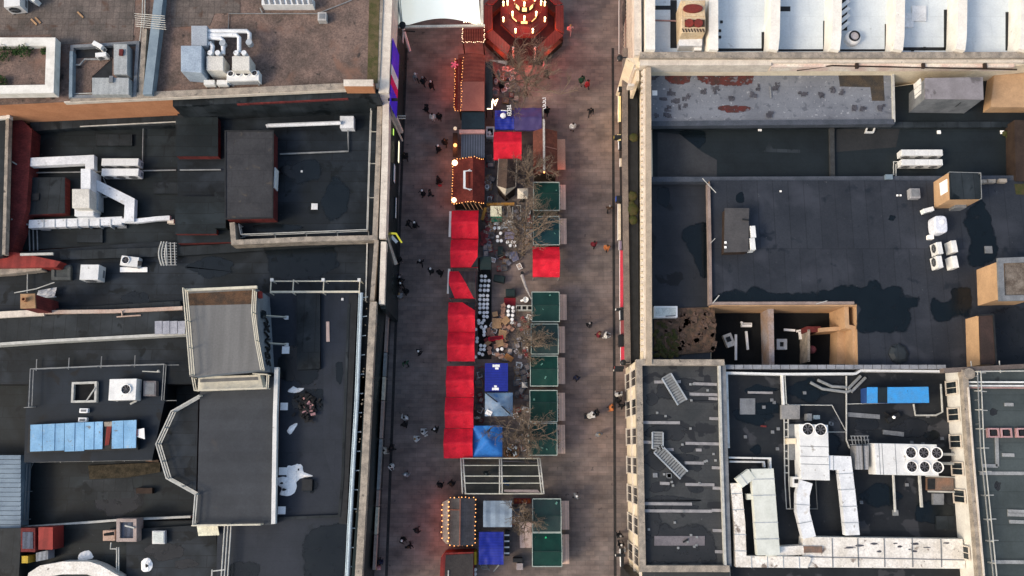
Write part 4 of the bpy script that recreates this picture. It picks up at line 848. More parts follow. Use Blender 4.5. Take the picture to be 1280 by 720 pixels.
walkway('bent slatted roof walkway lower on the grey roof', [((822, 540.5), (822, 561), .95), ((822, 561), (855, 594), .95)], Z5)

# --- plant roof with chillers
r6 = bld('plant_roof_building', 'black plant roof with white edge rails and pale ducts at lower right', 'building', (1050, 580))
Z6r = 7.4
MB().ppoly([(906, 462), (1192, 462), (1214, 760), (914, 760)], Z6r-.06, 0).build('wall', K['panel'], r6)
MB().ppoly([(906.5, 462), (1191, 462), (1213, 760), (914.5, 760)], Z6r, Z6r-.06).build('roof', mat('plant_felt', (.022, .025, .028), (.013, .015, .018), .3, .5, fine=.15, seams=(6, 1.1, .8, .88), spots=[(.45, .6, .03, (.045, .047, .052)), (2.5, .7, .03, (.06, .06, .06))]), r6)
coping(r6, [(911, 560), (908.5, 466), (976, 467.5), (1070, 467), (1076, 463), (1180, 464)], Z6r+.9, .2, K['white'], .9, name='white_edge')
coping(r6, [(911, 572), (963, 573), (963.5, 586)], Z6r+.7, .16, K['white'], .7, name='white_edge'); coping(r6, [(912, 577), (955, 577.5), (956, 584)], Z6r+.6, .16, K['white'], .5, name='white_edge')
coping(r6, [(978, 467), (980, 506)], Z6r+.7, .14, K['white'], .5, name='white_edge'); coping(r6, [(981, 467), (983, 505)], Z6r+.6, .1, K['rail'], .4, name='white_edge')
ti = MB()
for k in range(24):
    x0 = 907+k*11.5; ti.prect(x0, 456, x0+10.7, 461.2, Z6r+1.0, Z6r-.8)
ti.build('coping_slab', mat('grey_coping_slab', (.24, .25, .27), (.17, .18, .2), 1, .7, fine=.2, vary=.1), r6)
pip = MB()
pip.tube([W(1058, 470, Z6r+.3), W(1058, 550, Z6r+.3), W(1062, 560, Z6r+.3)], .07); pip.tube([W(1058, 505, Z6r+.3), W(1140, 503, Z6r+.3)], .04); pip.tube([W(1176, 480, Z6r+.4), W(1178, 515, Z6r+.4), W(1170, 519, Z6r+.4), W(1144, 519, Z6r+.4), W(1142, 505, Z6r+.4)], .09); pip.tube([W(982, 506, Z6r+.3), W(1040, 506.5, Z6r+.3), W(1058, 540, Z6r+.3), W(1026, 540, Z6r+.3)], .05)
for o in (0, 5): pip.tube([W(980+o, 505, Z6r+.4), W(981+o, 600, Z6r+.4), W(983+o, 636, Z6r+.4), W(1022, 636, Z6r+.4), W(1020, 600, Z6r+.4)], .06)
for y in range(510, 600, 9): pip.bar(W(980, y, Z6r+.35), W(986, y, Z6r+.35), .1)
pip.tube([W(1116.5, 592, Z6r+.4), W(1119, 640, Z6r+.4)], .12); pip.tube([W(1149, 592, Z6r+.4), W(1152, 634, Z6r+.4)], .15); pip.tube([W(1155, 567.5, Z6r+.6), W(1196, 568, Z6r+.6)], .13, 8); pip.tube([W(1155, 578.5, Z6r+.6), W(1210, 580, Z6r+.6)], .13, 8); pip.tube([W(1168, 567, Z6r+.6), W(1169, 579, Z6r+.6)], .13, 8); pip.tube([W(1157, 595, Z6r+.4), W(1195, 597, Z6r+.4)], .08); pip.tube([W(1160, 614, Z6r+.4), W(1198, 615, Z6r+.4)], .09)
pip.build('pipe_run', K['rail'], r6)
pads(r6, Z6r, [(1119.5, 641)], .5, K['raild']); pads(r6, Z6r, [(965, 500), (968, 503), (955, 509), (973, 536), (932, 546), (966, 540), (972, 561), (1006, 491), (1038, 529), (1040, 530), (1154, 555), (1140, 553), (1077, 628), (1134, 606), (1178, 548), (1160, 520)], .28, K['panel'])
MB().prect(925, 498, 944, 518, Z6r+.12, Z6r).build('roof_panel', K['panel'], r6); bars(r6, Z6r, [(935, 490.5, 966, 491)], .2, mat('pale_batten', (.3, .29, .29)), 'roof_batten'); bars(r6, Z6r, [(951, 532.5, 958, 533)], .15, K['brick'], 'roof_batten')
puddle(r6, Z6r, [oval(950, 487, 20, 6, seed=70), oval(940, 520, 30, 10, seed=71), oval(960, 510, 22, 8, seed=72), oval(945, 562, 7, 6, seed=73), oval(1012, 488, 24, 14, seed=74), oval(1040, 555, 12, 12, seed=75), oval(1165, 545, 10, 6, seed=76), oval(1100, 620, 26, 14, seed=77), oval(1165, 640, 24, 16, seed=78)], K['puddle'])
puddle(r6, Z6r, [oval(1085, 530, 16, 10, seed=79), oval(1140, 535, 22, 12, seed=80), oval(1035, 475, 18, 8, seed=81)], K['damp'], 'damp_shade_patch')
mb = MB(); 
for s in ([(1013, 478), (1028, 486), (1058, 490), (1064, 488)], [(1022, 475), (1040, 483), (1058, 484)], [(1064, 490), (1082, 472)], [(1060, 486), (1076, 470)]): mb.tube([W(x, y, Z6r+.3) for x, y in s], .14, 6)
mb.build('cable_tray', K['raild'], r6)
bars(r6, Z6r, [(1060, 518, 1100, 521), (1104, 540, 1130, 543)], .4, K['panel'], 'roof_plank')
MB().prect(1160, 597, 1192, 613, Z6r+.5, Z6r).build('rusty_tray', mat('rusty_tray', (.22, .13, .09), (.14, .11, .09), .8, .7, fine=.25), r6); MB().prect(1160, 598, 1169, 612, Z6r+.52, Z6r+.4).build('tray_frame', K['dark'], r6); MB().prect(1167, 617, 1180, 631, Z6r+.4, Z6r).build('roof_box', K['panel'], r6)
MB().prect(1170, 645, 1192, 662, Z6r+.15, Z6r).build('roof_panel', K['slate'], r6)
# ducts
def duct(label, runs, m=None, zt=None):
    c = W(*runs[0][0][0], Z6r); t = thing('air_duct', label, 'duct', (c.x, c.y, Z6r))
    for i, (pts, w, z1) in enumerate(runs):
        MB().strip(P2(pts, Z6r+z1), w, Z6r+z1-.75, Z6r+z1).build('duct_run', m or K['duct'], t)
        s = MB(); p = P2(pts, Z6r+z1)
        for a, b_ in zip(p, p[1:]):
            n = int((b_-a).length/1.4); d = (b_-a).normalized(); nr = Vector((-d.y, d.x))
            for k in range(1, n+1):
                q = a+d*(k*1.4-.5); s.bar((q.x-nr.x*(w/2+.03), q.y-nr.y*(w/2+.03), Z6r+z1-.36), (q.x+nr.x*(w/2+.03), q.y+nr.y*(w/2+.03), Z6r+z1-.36), .07, .78)
        if s.v: s.build('duct_flange', K['steel'], t)
    return t
cream = mat('cream_duct', (.64, .66, .60), (.54, .56, .50), .6, .5, fine=.08, spots=[(1.4, .7, .1, (.4, .38, .32))])
duct('broad cream duct running down beside the plant roof edge, with an angled elbow', [([(953, 586), (957, 640), (961, 694)], 2.0, 1.9), ([(940, 592), (924, 604)], .95, 1.95), ([(957, 689), (970, 688)], .9, 1.6), ([(934, 621), (946, 621)], .5, 1.4)], cream)
duct('dirty white duct loop around the lower left corner of the plant roof', [([(920, 604), (925, 655), (926.5, 702), (1010, 703), (1012, 704)], .95, 1.5)], K['dirty'])
duct('white duct below the twin-fan chiller with a flared top', [([(1008, 602), (1004, 618), (1004, 640), (1012, 672)], 1.15, 1.6)], K['duct'])
duct('pale duct hooking right and down past the six-fan chiller', [([(1029, 578), (1056, 579), (1061, 620), (1066, 669)], 1.25, 1.6)], K['duct'])
slab = thing('duct_platform', 'wide stained white platform along the bottom of the plant roof', 'platform', tuple(W(1100, 692, Z6r)))
MB().ppoly([(1004, 671), (1203, 674), (1207, 700), (1206, 711), (1002, 709)], Z6r+1.2, Z6r+.02).build('deck', K['dirty'], slab)
mb = MB()
for x in (1040, 1072, 1105, 1140, 1176): mb.bar(W(x, 673, Z6r+1.22), W(x+1, 709, Z6r+1.22), .08, .05)
mb.bar(W(1004, 696, Z6r+1.22), W(1206, 700, Z6r+1.22), .08, .05); mb.build('panel_seam', K['panel'], slab)
mb = MB(); rr = random.Random(9)
for k in range(12): x = rr.uniform(1060, 1200); y = rr.uniform(678, 692); mb.ppoly(blob(oval(x, y, rr.uniform(2, 7), rr.uniform(.6, 1.6), 7, k), .2, 3), Z6r+1.206+k*.001, Z6r+1.19)
mb.build('dirt_stain', K['stain2'], slab)
MB().ppoly([(966, 684), (1004, 682), (1006, 693), (966, 696)], Z6r+1.3, Z6r).build('end_box', K['dirty'], slab); MB().prect(1005, 683, 1028, 691, Z6r+1.35, Z6r+1.2).build('rusty_box', mat('rusty_tray', (.22, .13, .09)), slab)
# tiled ledge at the bottom edge
tl = bld('tiled_ledge_building', 'pinkish tiled ledge along the bottom edge right of the battened roof', 'building', (1040, 730))
MB().ppoly([(914, 712), (1205, 714), (1208, 790), (915, 790)], 6.9, 0).build('wall', K['panel'], tl); MB().ppoly([(914.5, 712.5), (1205, 714.5), (1208, 790), (915.5, 790)], 6.96, 6.9).build('roof', mat('pink_tiles', (.30, .23, .2), (.22, .17, .15), .8, .8, fine=.15, seams=(.55, 3, .6, .8, 0)), tl)
MB().ppoly([(790, 722), (916, 713), (916, 790), (790, 790)], 8.3, 0).build('dark_annex', K['dark'], tl)
# --- windowed wall and far right roof
r7 = bld('windowed_wall_building', 'green-grey roofed building at the right edge with a white windowed side wall', 'building', (1240, 590))
Z7r = 10.6
MB().ppoly([(1203, 462), (1330, 462), (1345, 780), (1228, 780)], Z7r-.06, 0).build('wall', mat('white_render', (.66, .64, .58), (.55, .53, .48), .8, .8, fine=.12, spots=[(1.5, .68, .1, (.4, .36, .3))]), r7)
MB().ppoly([(1203, 461), (1331, 461), (1346, 780), (1228.5, 780)], Z7r, Z7r-.06).build('roof', K['green_grey'], r7)
coping(r7, [(1206.5, 462), (1213, 560), (1221, 650), (1230, 760)], Z7r+.5, .5, K['stone'], .7); coping(r7, [(1210.5, 484), (1217, 570), (1225, 660), (1234, 760)], Z7r+.6, .14, K['pale'], .6, name='inner_trim')
coping(r7, [(1180, 463), (1330, 455)], Z7r+.3, .4, mat('brown_stone2', (.16, .13, .115)), .8, name='north_parapet')
for y in (477.5, 482): coping(r7, [(1206, y), (1330, y+.3)], Z7r+.3, .14, K['white'], .3, name='white_trim')
coping(r7, [(1205, 484.5), (1330, 485)], Z7r+.2, .12, mat('pinkline', (.4, .26, .24)), .2, name='pink_trim')
wa, wb = W(1203, 466, Z7r), W(1222, 712, Z7r)
windows(r7, (wb.x-.08, wb.y), (wa.x-.05, wa.y), (8.6,), 7, 1.2, 2.0, K['pale'], skip=(1,))
MB().cyl(W(1212, 467, Z7r+.6).x, W(1212, 467, Z7r+.6).y, .5, Z7r-.5, Z7r+.6, 14).build('round_pier', K['stone'], r7)
railing(r7, [(1226, 464), (1230, 560), (1239, 650), (1250, 760)], Z7r, K['rail'], 1.1, 1.8, .035, 2); railing(r7, [(1222, 464), (1330, 463)], Z7r, K['rail'], 1.0, 2.6, .03, 2)
railing(r7, [(1222, 470), (1226, 560), (1235, 650), (1246, 760)], Z7r, K['raild'], .7, 1.8, .03, 1, feet=False)
bars(r7, Z7r, [(1225, 591.5, 1330, 592), (1240, 702.5, 1330, 703), (1256, 505.5, 1267, 505.8), (1253, 568.5, 1268, 569), (1260, 639, 1290, 640), (1260, 643, 1290, 644), (1262, 652, 1290, 653), (1246, 545, 1247, 583), (1228, 582, 1247, 582.5)], .3, mat('pale_strip', (.32, .33, .33)), 'roof_batten', .1)
rr = random.Random(17)
for i, (x, y) in enumerate(((1242, 541), (1258, 541), (1278, 541))):
    t = thing('roof_vent', 'pink framed roof vent with black slot on the green-grey roof, %s of three' % ('left', 'middle', 'right')[i], 'roof vent', tuple(W(x, y, Z7r)))
    c = W(x, y, Z7r+.4); MB().strip([(c.x-.4, c.y-.35), (c.x+.45, c.y-.35), (c.x+.45, c.y+.35), (c.x-.4, c.y+.35)], .13, Z7r, Z7r+.4, True).build('frame', mat('pink_metal', (.45, .27, .27)), t); MB().box(c.x+.12, c.y, Z7r+.2, .55, .45, .2).build('slot', K['dark'], t)
puddle(r7, Z7r, [oval(1242, 515, 5, 4, seed=90), oval(1247, 607, 4, 6, seed=91)], K['dampg']); 
# blue-roofed cabinet on the plant roof
bt = thing('blue_cabinet', 'long bright blue topped cabinet with black glazed hatch on the plant roof', 'cabinet', tuple(W(1122, 494, Z6r)))
MB().ppoly([(1085, 484.5), (1160, 484), (1161, 503), (1085, 503.5)], Z6r+1.7, Z6r+.02).build('body', mat('deep_blue_side', (.02, .06, .2)), bt)
MB().ppoly([(1084, 484), (1097, 484), (1097, 503.8), (1084, 504)], Z6r+1.78, Z6r+1.7).build('end_panel', mat('azure_sheet', (.045, .29, .66), (.06, .25, .52), 1.2, .5, fine=.14, spots=[(1.6, .62, .12, (.10, .3, .55)), (4, .68, .05, (.03, .1, .2))]), bt); MB().ppoly([(1109.5, 484), (1160.5, 483.5), (1161.5, 503.5), (1109.5, 503.8)], Z6r+1.78, Z6r+1.7).build('roof_panel', mat('azure_sheet', (.045, .29, .66)), bt)
MB().ppoly([(1097.2, 484.4), (1109.3, 484.4), (1109.3, 503.4), (1097.2, 503.4)], Z6r+1.74, Z6r+1.7).build('hatch', K['glass'], bt)
t = thing('black_pump', 'black wheeled pump standing below the blue topped cabinet', 'pump', tuple(W(1113, 522, Z6r)))
mb = MB(); c = t.location; mb.tube([(c.x-.5, c.y-.3, Z6r+.4), (c.x+.6, c.y+.3, Z6r+.4)], .28, 8); mb.build('drum', K['dark'], t); MB().ball((c.x, c.y, Z6r+.75), .16, 7, 5).build('valve', K['bone'], t); MB().tube([(c.x-.6, c.y+.5, Z6r+.2), (c.x, c.y, Z6r+.3), (c.x+.9, c.y+.1, Z6r+.2)], .07).build('hose', K['rubber'], t)
# ================================================================ rooftop machines
def at(px, py, z): return tuple(W(px, py, z))
# side-blowing condenser: casing, round grille with blades, feet.  front faces -Y
def make_condenser(w=1.0, d=.42, h=.95, fans=1):
    t = thing('ac_condenser', 'x', 'air conditioner')
    MB().box(0, 0, h/2+.1, w, d, h).build('casing', K['white'], t, bevel=.02)
    fw = w/fans
    g = MB(); b = MB()
    for k in range(fans):
        cx = -w/2+fw*(k+.5)-(.1 if fans == 1 else 0); cz = h/2+.1; r = min(fw, h)*.38
        n = 16; 
        for (r0, r1) in ((r, r*.9), (r*.55, r*.5)):
            vs = [(cx+q*math.cos(6.2832*i/n), -d/2-.02, cz+q*math.sin(6.2832*i/n)) for q in (r0, r1) for i in range(n)]
            g.add(vs, [[i, (i+1) % n, n+(i+1) % n, n+i] for i in range(n)])
        for i in range(6): a = i*1.047; g.bar((cx, -d/2-.02, cz), (cx+r*math.cos(a), -d/2-.02, cz+r*math.sin(a)), .03, .02)
        vs = [(cx+r*.9*math.cos(6.2832*i/n), -d/2-.006, cz+r*.9*math.sin(6.2832*i/n)) for i in range(n)]; b.add(vs, [list(range(n))])
    gr = g.build('fan_grille', K['panel'], t); b.build('fan_recess', K['dark'], t)
    f = MB()
    for s in (-1, 1): f.box(s*w*.36, 0, .05, .1, d+.15, .1)
    f.build('foot', K['rubber'], t)
    f = MB(); f.box(w/2+.012, 0, .45, .02, d*.5, .35); f.build('service_cover', K['panel'], t)
    return t
def make_topfan(w, d, h, fans, cols, rows=1, r=.42):
    t = thing('roof_chiller', 'x', 'chiller')
    MB().box(0, 0, h/2+.12, w, d, h).build('casing', K['white'], t, bevel=.03)
    for (fx, fy) in fans:
        ring = MB(); ring.lathe([(r*1.12, h+.12), (r*1.12, h+.26), (r*.98, h+.26), (r*.98, h+.125)], fx, fy, 20)
        ro = ring.build('fan_ring', K['bone'], t)
        MB().cyl(fx, fy, r*.97, h+.125, h+.135, 20).build('fan_well', K['void'], ro)
        bl = MB(); bl.cyl(fx, fy, r*.25, h+.135, h+.2, 10)
        for k in range(7):
            a = k*.8976; p = Vector((fx, fy, h+.16)); q0, q1, q2, q3 = [p+Vector((rr*math.cos(a+o), rr*math.sin(a+o), zz)) for rr, o, zz in ((r*.22, 0, 0), (r*.92, .0, .03), (r*.92, .42, -.01), (r*.22, .5, -.01))]
            bl.add([q0, q1, q2, q3], [[0, 1, 2, 3]])
        bl.build('fan_blades', mat('fan_blade', (.10, .10, .11)), ro)
    if w*d > 6:
        for k in (.28, .42, .60) if d > w else ():
            MB().box(0, -d/2+d*k, h+.122, w-.02, .05, .015).build('panel_seam', K['panel'], t)
        for k in (.07, .12, .33) if w > d else ():
            MB().box(-w/2+w*k, 0, h+.122, .05, d-.02, .015).build('panel_seam', K['panel'], t)
    lv = MB()
    for k in range(int(h/.14)-2):
        for s in (-1, 1): lv.box(0, s*(d/2+.01), .28+k*.14, w*.9, .03, .05)
    lv.build('louvre', K['panel'], t)
    f = MB()
    for s in (-1, 1): f.box(s*w*.4, 0, .06, .15, d+.1, .12)
    f.build('foot_rail', K['steel'], t)
    return t
cond = make_condenser(); cond2 = make_condenser(1.15, .5, 1.3, 1); condw = make_condenser(1.0, .42, .75, 1)
def C(px, py, z, rz, label, group=None, proto=None): return place(proto or cond, at(px, py, z), rz, label, group)
# six units on the brick annexe
six = make_condenser(1.22, .72, 1.15)
for r_, y in enumerate((206.5, 219)):
    for c_, x in enumerate((136, 151, 166)):
        place(six, at(x+6, y+1, Z3), 0, '%s condenser in the %s row of three right of the white zigzag duct' % (('left', 'middle', 'right')[c_], ('upper', 'lower')[r_]), 'six condensers on the black roof at left')
# six on the black strip at right
right6 = make_condenser(1.35, .62, 1.05)
for r_, y in enumerate((195.5, 207.5)):
    for c_, x in enumerate((1129, 1146, 1163)):
        place(right6, at(x, y, Z3r), 0, '%s condenser in the %s row of three on the black strip roof at right' % (('left', 'middle', 'right')[c_], ('back', 'front')[r_]), 'six condensers on the black strip roof')
mb = MB(); mb.tube([W(1140, 202, Z3r+.3), W(1117, 202, Z3r+.3), W(1117, 219, Z3r+.3)], .06); mb.tube([W(1120, 205, Z3r+.3), W(1120, 222, Z3r+.3)], .06); mb.build('refrigerant_pipe', K['rail'], r3); MB().prect(1107, 218, 1116, 224, Z3r+1.5, Z3r).build('junction_box', K['bluegrey'], r3)
C(936.5, 294, Z4r, math.pi/2+.05, 'upper white condenser fixed against the right side of the dark rooftop hut', 'two condensers beside the rooftop hut', cond2)
C(936, 309, Z4r, math.pi/2+.05, 'lower white condenser fixed against the right side of the dark rooftop hut', 'two condensers beside the rooftop hut', cond2)
for (x, y, l) in ((1166, 314, 'upper left'), (1166, 331, 'lower left'), (1184, 312, 'upper right'), (1185, 331, 'lower right')):
    place(cond2, at(x, y, Z4r), math.pi/2+.1 if x > 1175 else -math.pi/2+.1, '%s unit of the four boxy condensers on the navy roof' % l, 'four condensers on the navy roof')
C(1156, 265, Z4r, .25, 'single tilted condenser above the white tank on the navy roof', None, condw)
# white tank
tk = thing('water_tank', 'rounded white water tank between condensers on the navy roof', 'tank', at(1167, 285, Z4r)); c = tk.location
m_ = MB(); m_.prism([(c.x+(.62 if abs(math.cos(a)) > .5 else .62)*math.copysign(abs(math.cos(a))**.5, math.cos(a)), c.y+.85*math.copysign(abs(math.sin(a))**.5, math.sin(a))) for a in [6.2832*i/20 for i in range(20)]], Z4r+.1, Z4r+1.5); m_.build('shell', mat('tank_white', (.66, .69, .74), (.58, .6, .65)), tk, bevel=.12)
MB().cyl(c.x+.1, c.y+.2, .22, Z4r+1.5, Z4r+1.58, 12).build('lid', K['bone'], tk); MB().box(c.x-.55, c.y-1.0, Z4r+.25, .5, .4, .5).build('valve_box', K['bone'], tk)
gb = thing('vent_box', 'square grey vent box left of the tan stair tower on the navy roof', 'vent', at(1140, 244, Z4r)); c = gb.location
MB().box(c.x, c.y, Z4r+.35, 1.0, 1.0, .7).build('casing', mat('mid_grey', (.30, .30, .31)), gb, bevel=.06); MB().box(c.x, c.y, Z4r+.73, .7, .7, .04).build('grille', K['panel'], gb)
# department-store roof: machines
dt = thing('duct_plant', 'blue-grey plant box with four white elbowed ducts on the brown gravel roof', 'ventilation plant', at(246, 60, Z1))
MB().prect(239, 32, 259, 57, Z1+2.0, Z1).build('rear_box', mat('grey_box', (.34, .38, .42), (.27, .3, .34)), dt, bevel=.04); MB().ppoly([(226, 57), (252, 57), (252, 91), (226, 89)], Z1+2.3, Z1).build('front_box', mat('blue_box', (.33, .40, .47), (.26, .32, .39)), dt, bevel=.04)
z = Z1+1.6
for pts in ([(259, 39), (309, 39), (312, 42), (312, 52)], [(259, 44), (296, 44), (299, 47), (299, 66)], [(259, 47), (276, 48), (279, 51), (279, 68)], [(259, 56), (263, 54), (266, 58), (265, 68)]):
    MB().tube([W(x, y, z) for x, y in pts], .2, 10).build('elbow_duct', K['duct'], dt)
for x, y in ((279, 55), (312, 54)): MB().lathe([(.3, z-.3), (.3, z+.25), (.2, z+.25)], W(x, y, z).x, W(x, y, z).y, 12).build('duct_collar', K['steel'], dt)
for i, (x0, x1) in enumerate(((258, 279), (290, 312))):
    t = thing('air_handler', '%s of two white air handling boxes fed by elbowed ducts' % ('left', 'right')[i], 'air handler', at((x0+x1)/2, 81, Z1)); MB().prect(x0, 70, x1, 88, Z1+1.9, Z1).build('casing', mat('warm_white_box', (.62, .60, .54), (.52, .5, .45)), t, bevel=.04)
    for k in (.3, .75):
        c = W(x0+(x1-x0)*k, 69, Z1+1.6); MB().cyl(c.x, c.y+.05, .24, Z1+1.0, Z1+2.05, 10).build('spigot', K['duct'], t)
    c = W((x0+x1)/2, 88, Z1+1.0); lv = MB()
    for k in range(7): lv.box(c.x, c.y-.02, Z1+.4+k*.18, 1.4, .05, .07)
    lv.build('louvre', K['panel'], t)
fr = make_topfan(3.0, .95, 1.0, [(-1.1, .2), (-.37, .2), (.37, .2), (1.1, .2)], 4, r=.25); place(fr, at(308, 101, Z1), .03, 'row unit with four small fans below the white air handlers')
small = make_condenser(1.0, .45, .7)
place(small, at(265, 107, Z1), math.pi, 'left one of two small low units against the gravel roof parapet', 'small units by the gravel roof parapet'); place(small, at(281, 107, Z1), math.pi, 'right one of two small low units against the gravel roof parapet', 'small units by the gravel roof parapet')
big = make_condenser(1.5, 1.45, 1.4); place(big, at(26, 9, Z1), .1, 'larger white plant unit on grey roof pavers at the top left corner'); place(cond, at(46, 4, Z1), math.pi-.5, 'smaller tilted unit next to the white plant unit at the top left')
sky = thing('louvred_skylight', 'long white skylight with striped louvres at the top edge of the gravel roof', 'skylight', at(358, 3, Z1)); MB().prect(327, -4, 391, 6, Z1+1.0, Z1).build('kerb', K['white'], sky)
lv = MB()
for k in range(9): x = 329+k*7; lv.ppoly([(x, -3), (x+4, -3), (x+6, 5), (x+2, 5)], Z1+1.06, Z1+1.0)
lv.build('louvre', K['panel'], sky)
t = thing('junction_box', 'small square grey box at the end of the cable run on the gravel roof', 'box', at(402, 20, Z1)); MB().prect(397, 15, 408, 25.5, Z1+.7, Z1).build('casing', mat('light_grey', (.45, .44, .42)), t, bevel=.03); MB().prect(399, 17, 406, 23, Z1+.74, Z1+.7).build('lid', K['panel'], t)
for x0, y0, x1, y1, nm in ((142, 55, 159, 93, 'tall grey cabinet on the sunken plant deck'), (115, 97, 161, 118, 'wide ribbed grey cabinet at the foot of the sunken plant deck')):
    t = thing('plant_cabinet', nm, 'cabinet', at((x0+x1)/2, (y0+y1)/2, Z1)); MB().prect(x0, y0, x1, y1, Z1+1.2, Z1).build('casing', mat('light_blue_grey', (.36, .38, .38), (.29, .31, .31), stripes=('X', .5, .9)), t, bevel=.03)
    c = W((x0+x1)/2, (y0+y1)/2-4, Z1+1.2); MB().box(c.x+.1, c.y+.3, Z1+1.3, .35, .6, .2).build('valve_set', K['brick'] if x0 == 142 else K['panel'], t)
place(cond, at(128, 62, Z1), -.5, 'white unit at the back of the sunken plant deck'); place(condw, at(131, 73, Z1), .1, 'low white unit with cable at the middle of the sunken plant deck')
mb = MB(); mb.tube([W(125, 74, Z1+.4), W(106, 74, Z1+.3), W(100, 81, Z1+.3), W(90, 81, Z1+.3)], .09); mb.build('cable_run', K['raild'], b1)
for i, (x, y) in enumerate(((47, 25), (100, 18), (42, 27))):
    MB().bar(W(x-3, y-3, Z1+.1), W(x+4, y+4, Z1+.1), .16, .08).build('timber_offcut', K['wood'], b1)
# brick annexe: white kitchen extract
ex = thing('extract_duct', 'long white extract duct zigzagging across the black annexe roof', 'duct', at(110, 230, Z3))
def drun(t, pts, w, z1, m=None, nm='duct_run', dz=.7): return MB().strip(P2(pts, Z3+z1), w, Z3+z1-dz, Z3+z1).build(nm, m or K['duct'], t)
drun(ex, [(36, 202.5), (112, 199), (112, 212)], .85, 1.5); c = W(34, 202.5, Z3+1.1); MB().tube([(c.x-.3, c.y, Z3+1.15), (c.x+.2, c.y, Z3+1.15)], .42, 12).build('outlet_cowl', K['duct'], ex)
MB().prect(101, 211, 113, 237, Z3+2.4, Z3+.2).build('riser_box', K['duct'], ex)
drun(ex, [(116, 229), (162, 252), (161, 277)], .95, 1.1); drun(ex, [(36, 280), (120, 277), (152, 275.5)], .8, .85); drun(ex, [(152, 275.8), (170, 276), (196, 273), (212, 272)], .42, .85, dz=.4)
MB().tube([W(14, 274, Z3+1.6), W(36, 281, Z3+.6)], .1).build('flue_pipe', K['raild'], ex)
fl = MB()
for k in range(7): fl.prect(54+k*14, 273.8, 55+k*14, 284, Z3+.9, Z3+.1)
fl.build('duct_flange', K['steel'], ex); MB().prect(51, 285, 63, 288, Z3+.2, Z3).build('support_block', K['panel'], ex); MB().prect(146, 282, 158, 285, Z3+.2, Z3).build('support_block', K['panel'], ex); MB().prect(209, 274, 217, 279, Z3+.5, Z3).build('end_block', K['pale'], ex)
fa_ = thing('extract_fan_box', 'big white extract fan box joined to the zigzag duct', 'extractor', at(102, 250, Z3)); MB().prect(90, 236, 112, 260, Z3+2.6, Z3+.2).build('fan_housing', mat('warm_white_box', (.62, .6, .54)), fa_, bevel=.05); MB().prect(93, 260, 117, 270, Z3+1.6, Z3+.2).build('intake_hood', K['duct'], fa_, bevel=.04); MB().prect(113, 240, 123, 262, Z3+1.2, Z3+.1).build('motor_cover', K['steel'], fa_)
mb = MB(); mb.tube([W(123, 246, Z3+.6), W(134, 246, Z3+.6)], .08); mb.tube([W(129, 222, Z3+.4), W(135, 236, Z3+.4)], .05); mb.build('cable_conduit', K['raild'], fa_)
# strip roof machines
u1 = make_condenser(1.75, 1.45, 1.4); place(u1, at(121, 344, Z4), 0, 'big white cube unit on the dark strip roof left of the curved grating')
t = thing('small_box', 'tiny white box left of the big white cube unit', 'box', at(103.5, 335, Z4)); MB().prect(101, 332, 107, 339, Z4+.6, Z4).build('casing', K['white'], t, bevel=.03); MB().prect(102, 333, 106, 335, Z4+.63, Z4+.6).build('lid', K['panel'], t)
tf = make_topfan(1.7, .95, .8, [(-.35, .05)], 1, r=.34); place(tf, at(167, 329, Z4), -.12, 'white unit with one round top fan on a pale base by the curved grating'); MB().prect(150, 334, 184, 340, Z4+.1, Z4+.005).build('unit_plinth', K['bone'], b4); MB().prect(172, 326, 177, 332, Z4+.9+.06, Z4+.9).build('unit_vent', K['dark'], b4)
sv = thing('square_skylight', 'grey framed square skylight left of the tiny white box', 'skylight', at(76, 342, Z4)); MB().strip(P2(rect(66, 333, 86, 348), Z4+.4), .3, Z4, Z4+.4, True).build('kerb', mat('kerb_grey', (.085, .095, .095)), sv); MB().prect(68, 335, 84, 346, Z4+.3, Z4).build('glazing', mat('dull_glazing', (.06, .07, .07), rough=.3), sv)
ws = thing('sheet_panel', 'pale crumpled sheet lying behind the brick chimney', 'sheet', at(61, 364, Z4)); 
mb = MB(); vs = []; n = 6
for i in range(n+1):
    for j in range(n+1): x = 48+23*i/n-(n-j)*.5; y = 372-(13-4*(1-i/n))*j/n; vs.append(W(x, y, Z4+.5+RND.uniform(0, .18)))
mb.add(vs, [[i*(n+1)+j, (i+1)*(n+1)+j, (i+1)*(n+1)+j+1, i*(n+1)+j+1] for i in range(n) for j in range(n)]); mb.build('sheet', mat('grey_white_sheet', (.42, .43, .45)), ws); MB().bar(W(48, 372, Z4+.5), W(70, 371, Z4+.5), .1, .2).build('batten', K['steel'], ws)
cg = thing('curved_grating', 'curved grey metal grating with bars on the dark strip roof', 'grating', at(210, 317, Z4)); mb = MB(); mb2 = MB()
for k in range(9): y = 304+k*3.4; mb.bar(W(205+1.5*math.sin(k/8*3.14)*-1, y, Z4+.6), W(221, y, Z4+.6), .07)
for o, r_ in ((0, 6), (3, 5), (6.5, 4)): mb2.tube([W(202+o-r_*math.sin(k/10*3.1416)*.6, 302+k*3, Z4+.65) for k in range(11)], .07)
for x in (208, 213, 218): mb2.tube([W(x, 303, Z4+.65), W(x+1, 331, Z4+.65)], .05)
mb.build('cross_bar', K['raild'], cg); mb2.build('side_hoop', K['rail'], cg)
so_ = thing('glass_panels', 'row of pale grey roof panels leaning on the tan tower', 'roof panels', at(212, 409, Z4)); 
for k in range(4): x = 193.5+k*9.6; MB().ppoly([(x, 401.5), (x+8.8, 401), (x+8.8, 417), (x, 418)], Z4+1.9, Z4+1.75).build('panel', mat('lilac_panel', (.36, .37, .41), (.25, .26, .3), 1.2, .4), so_)
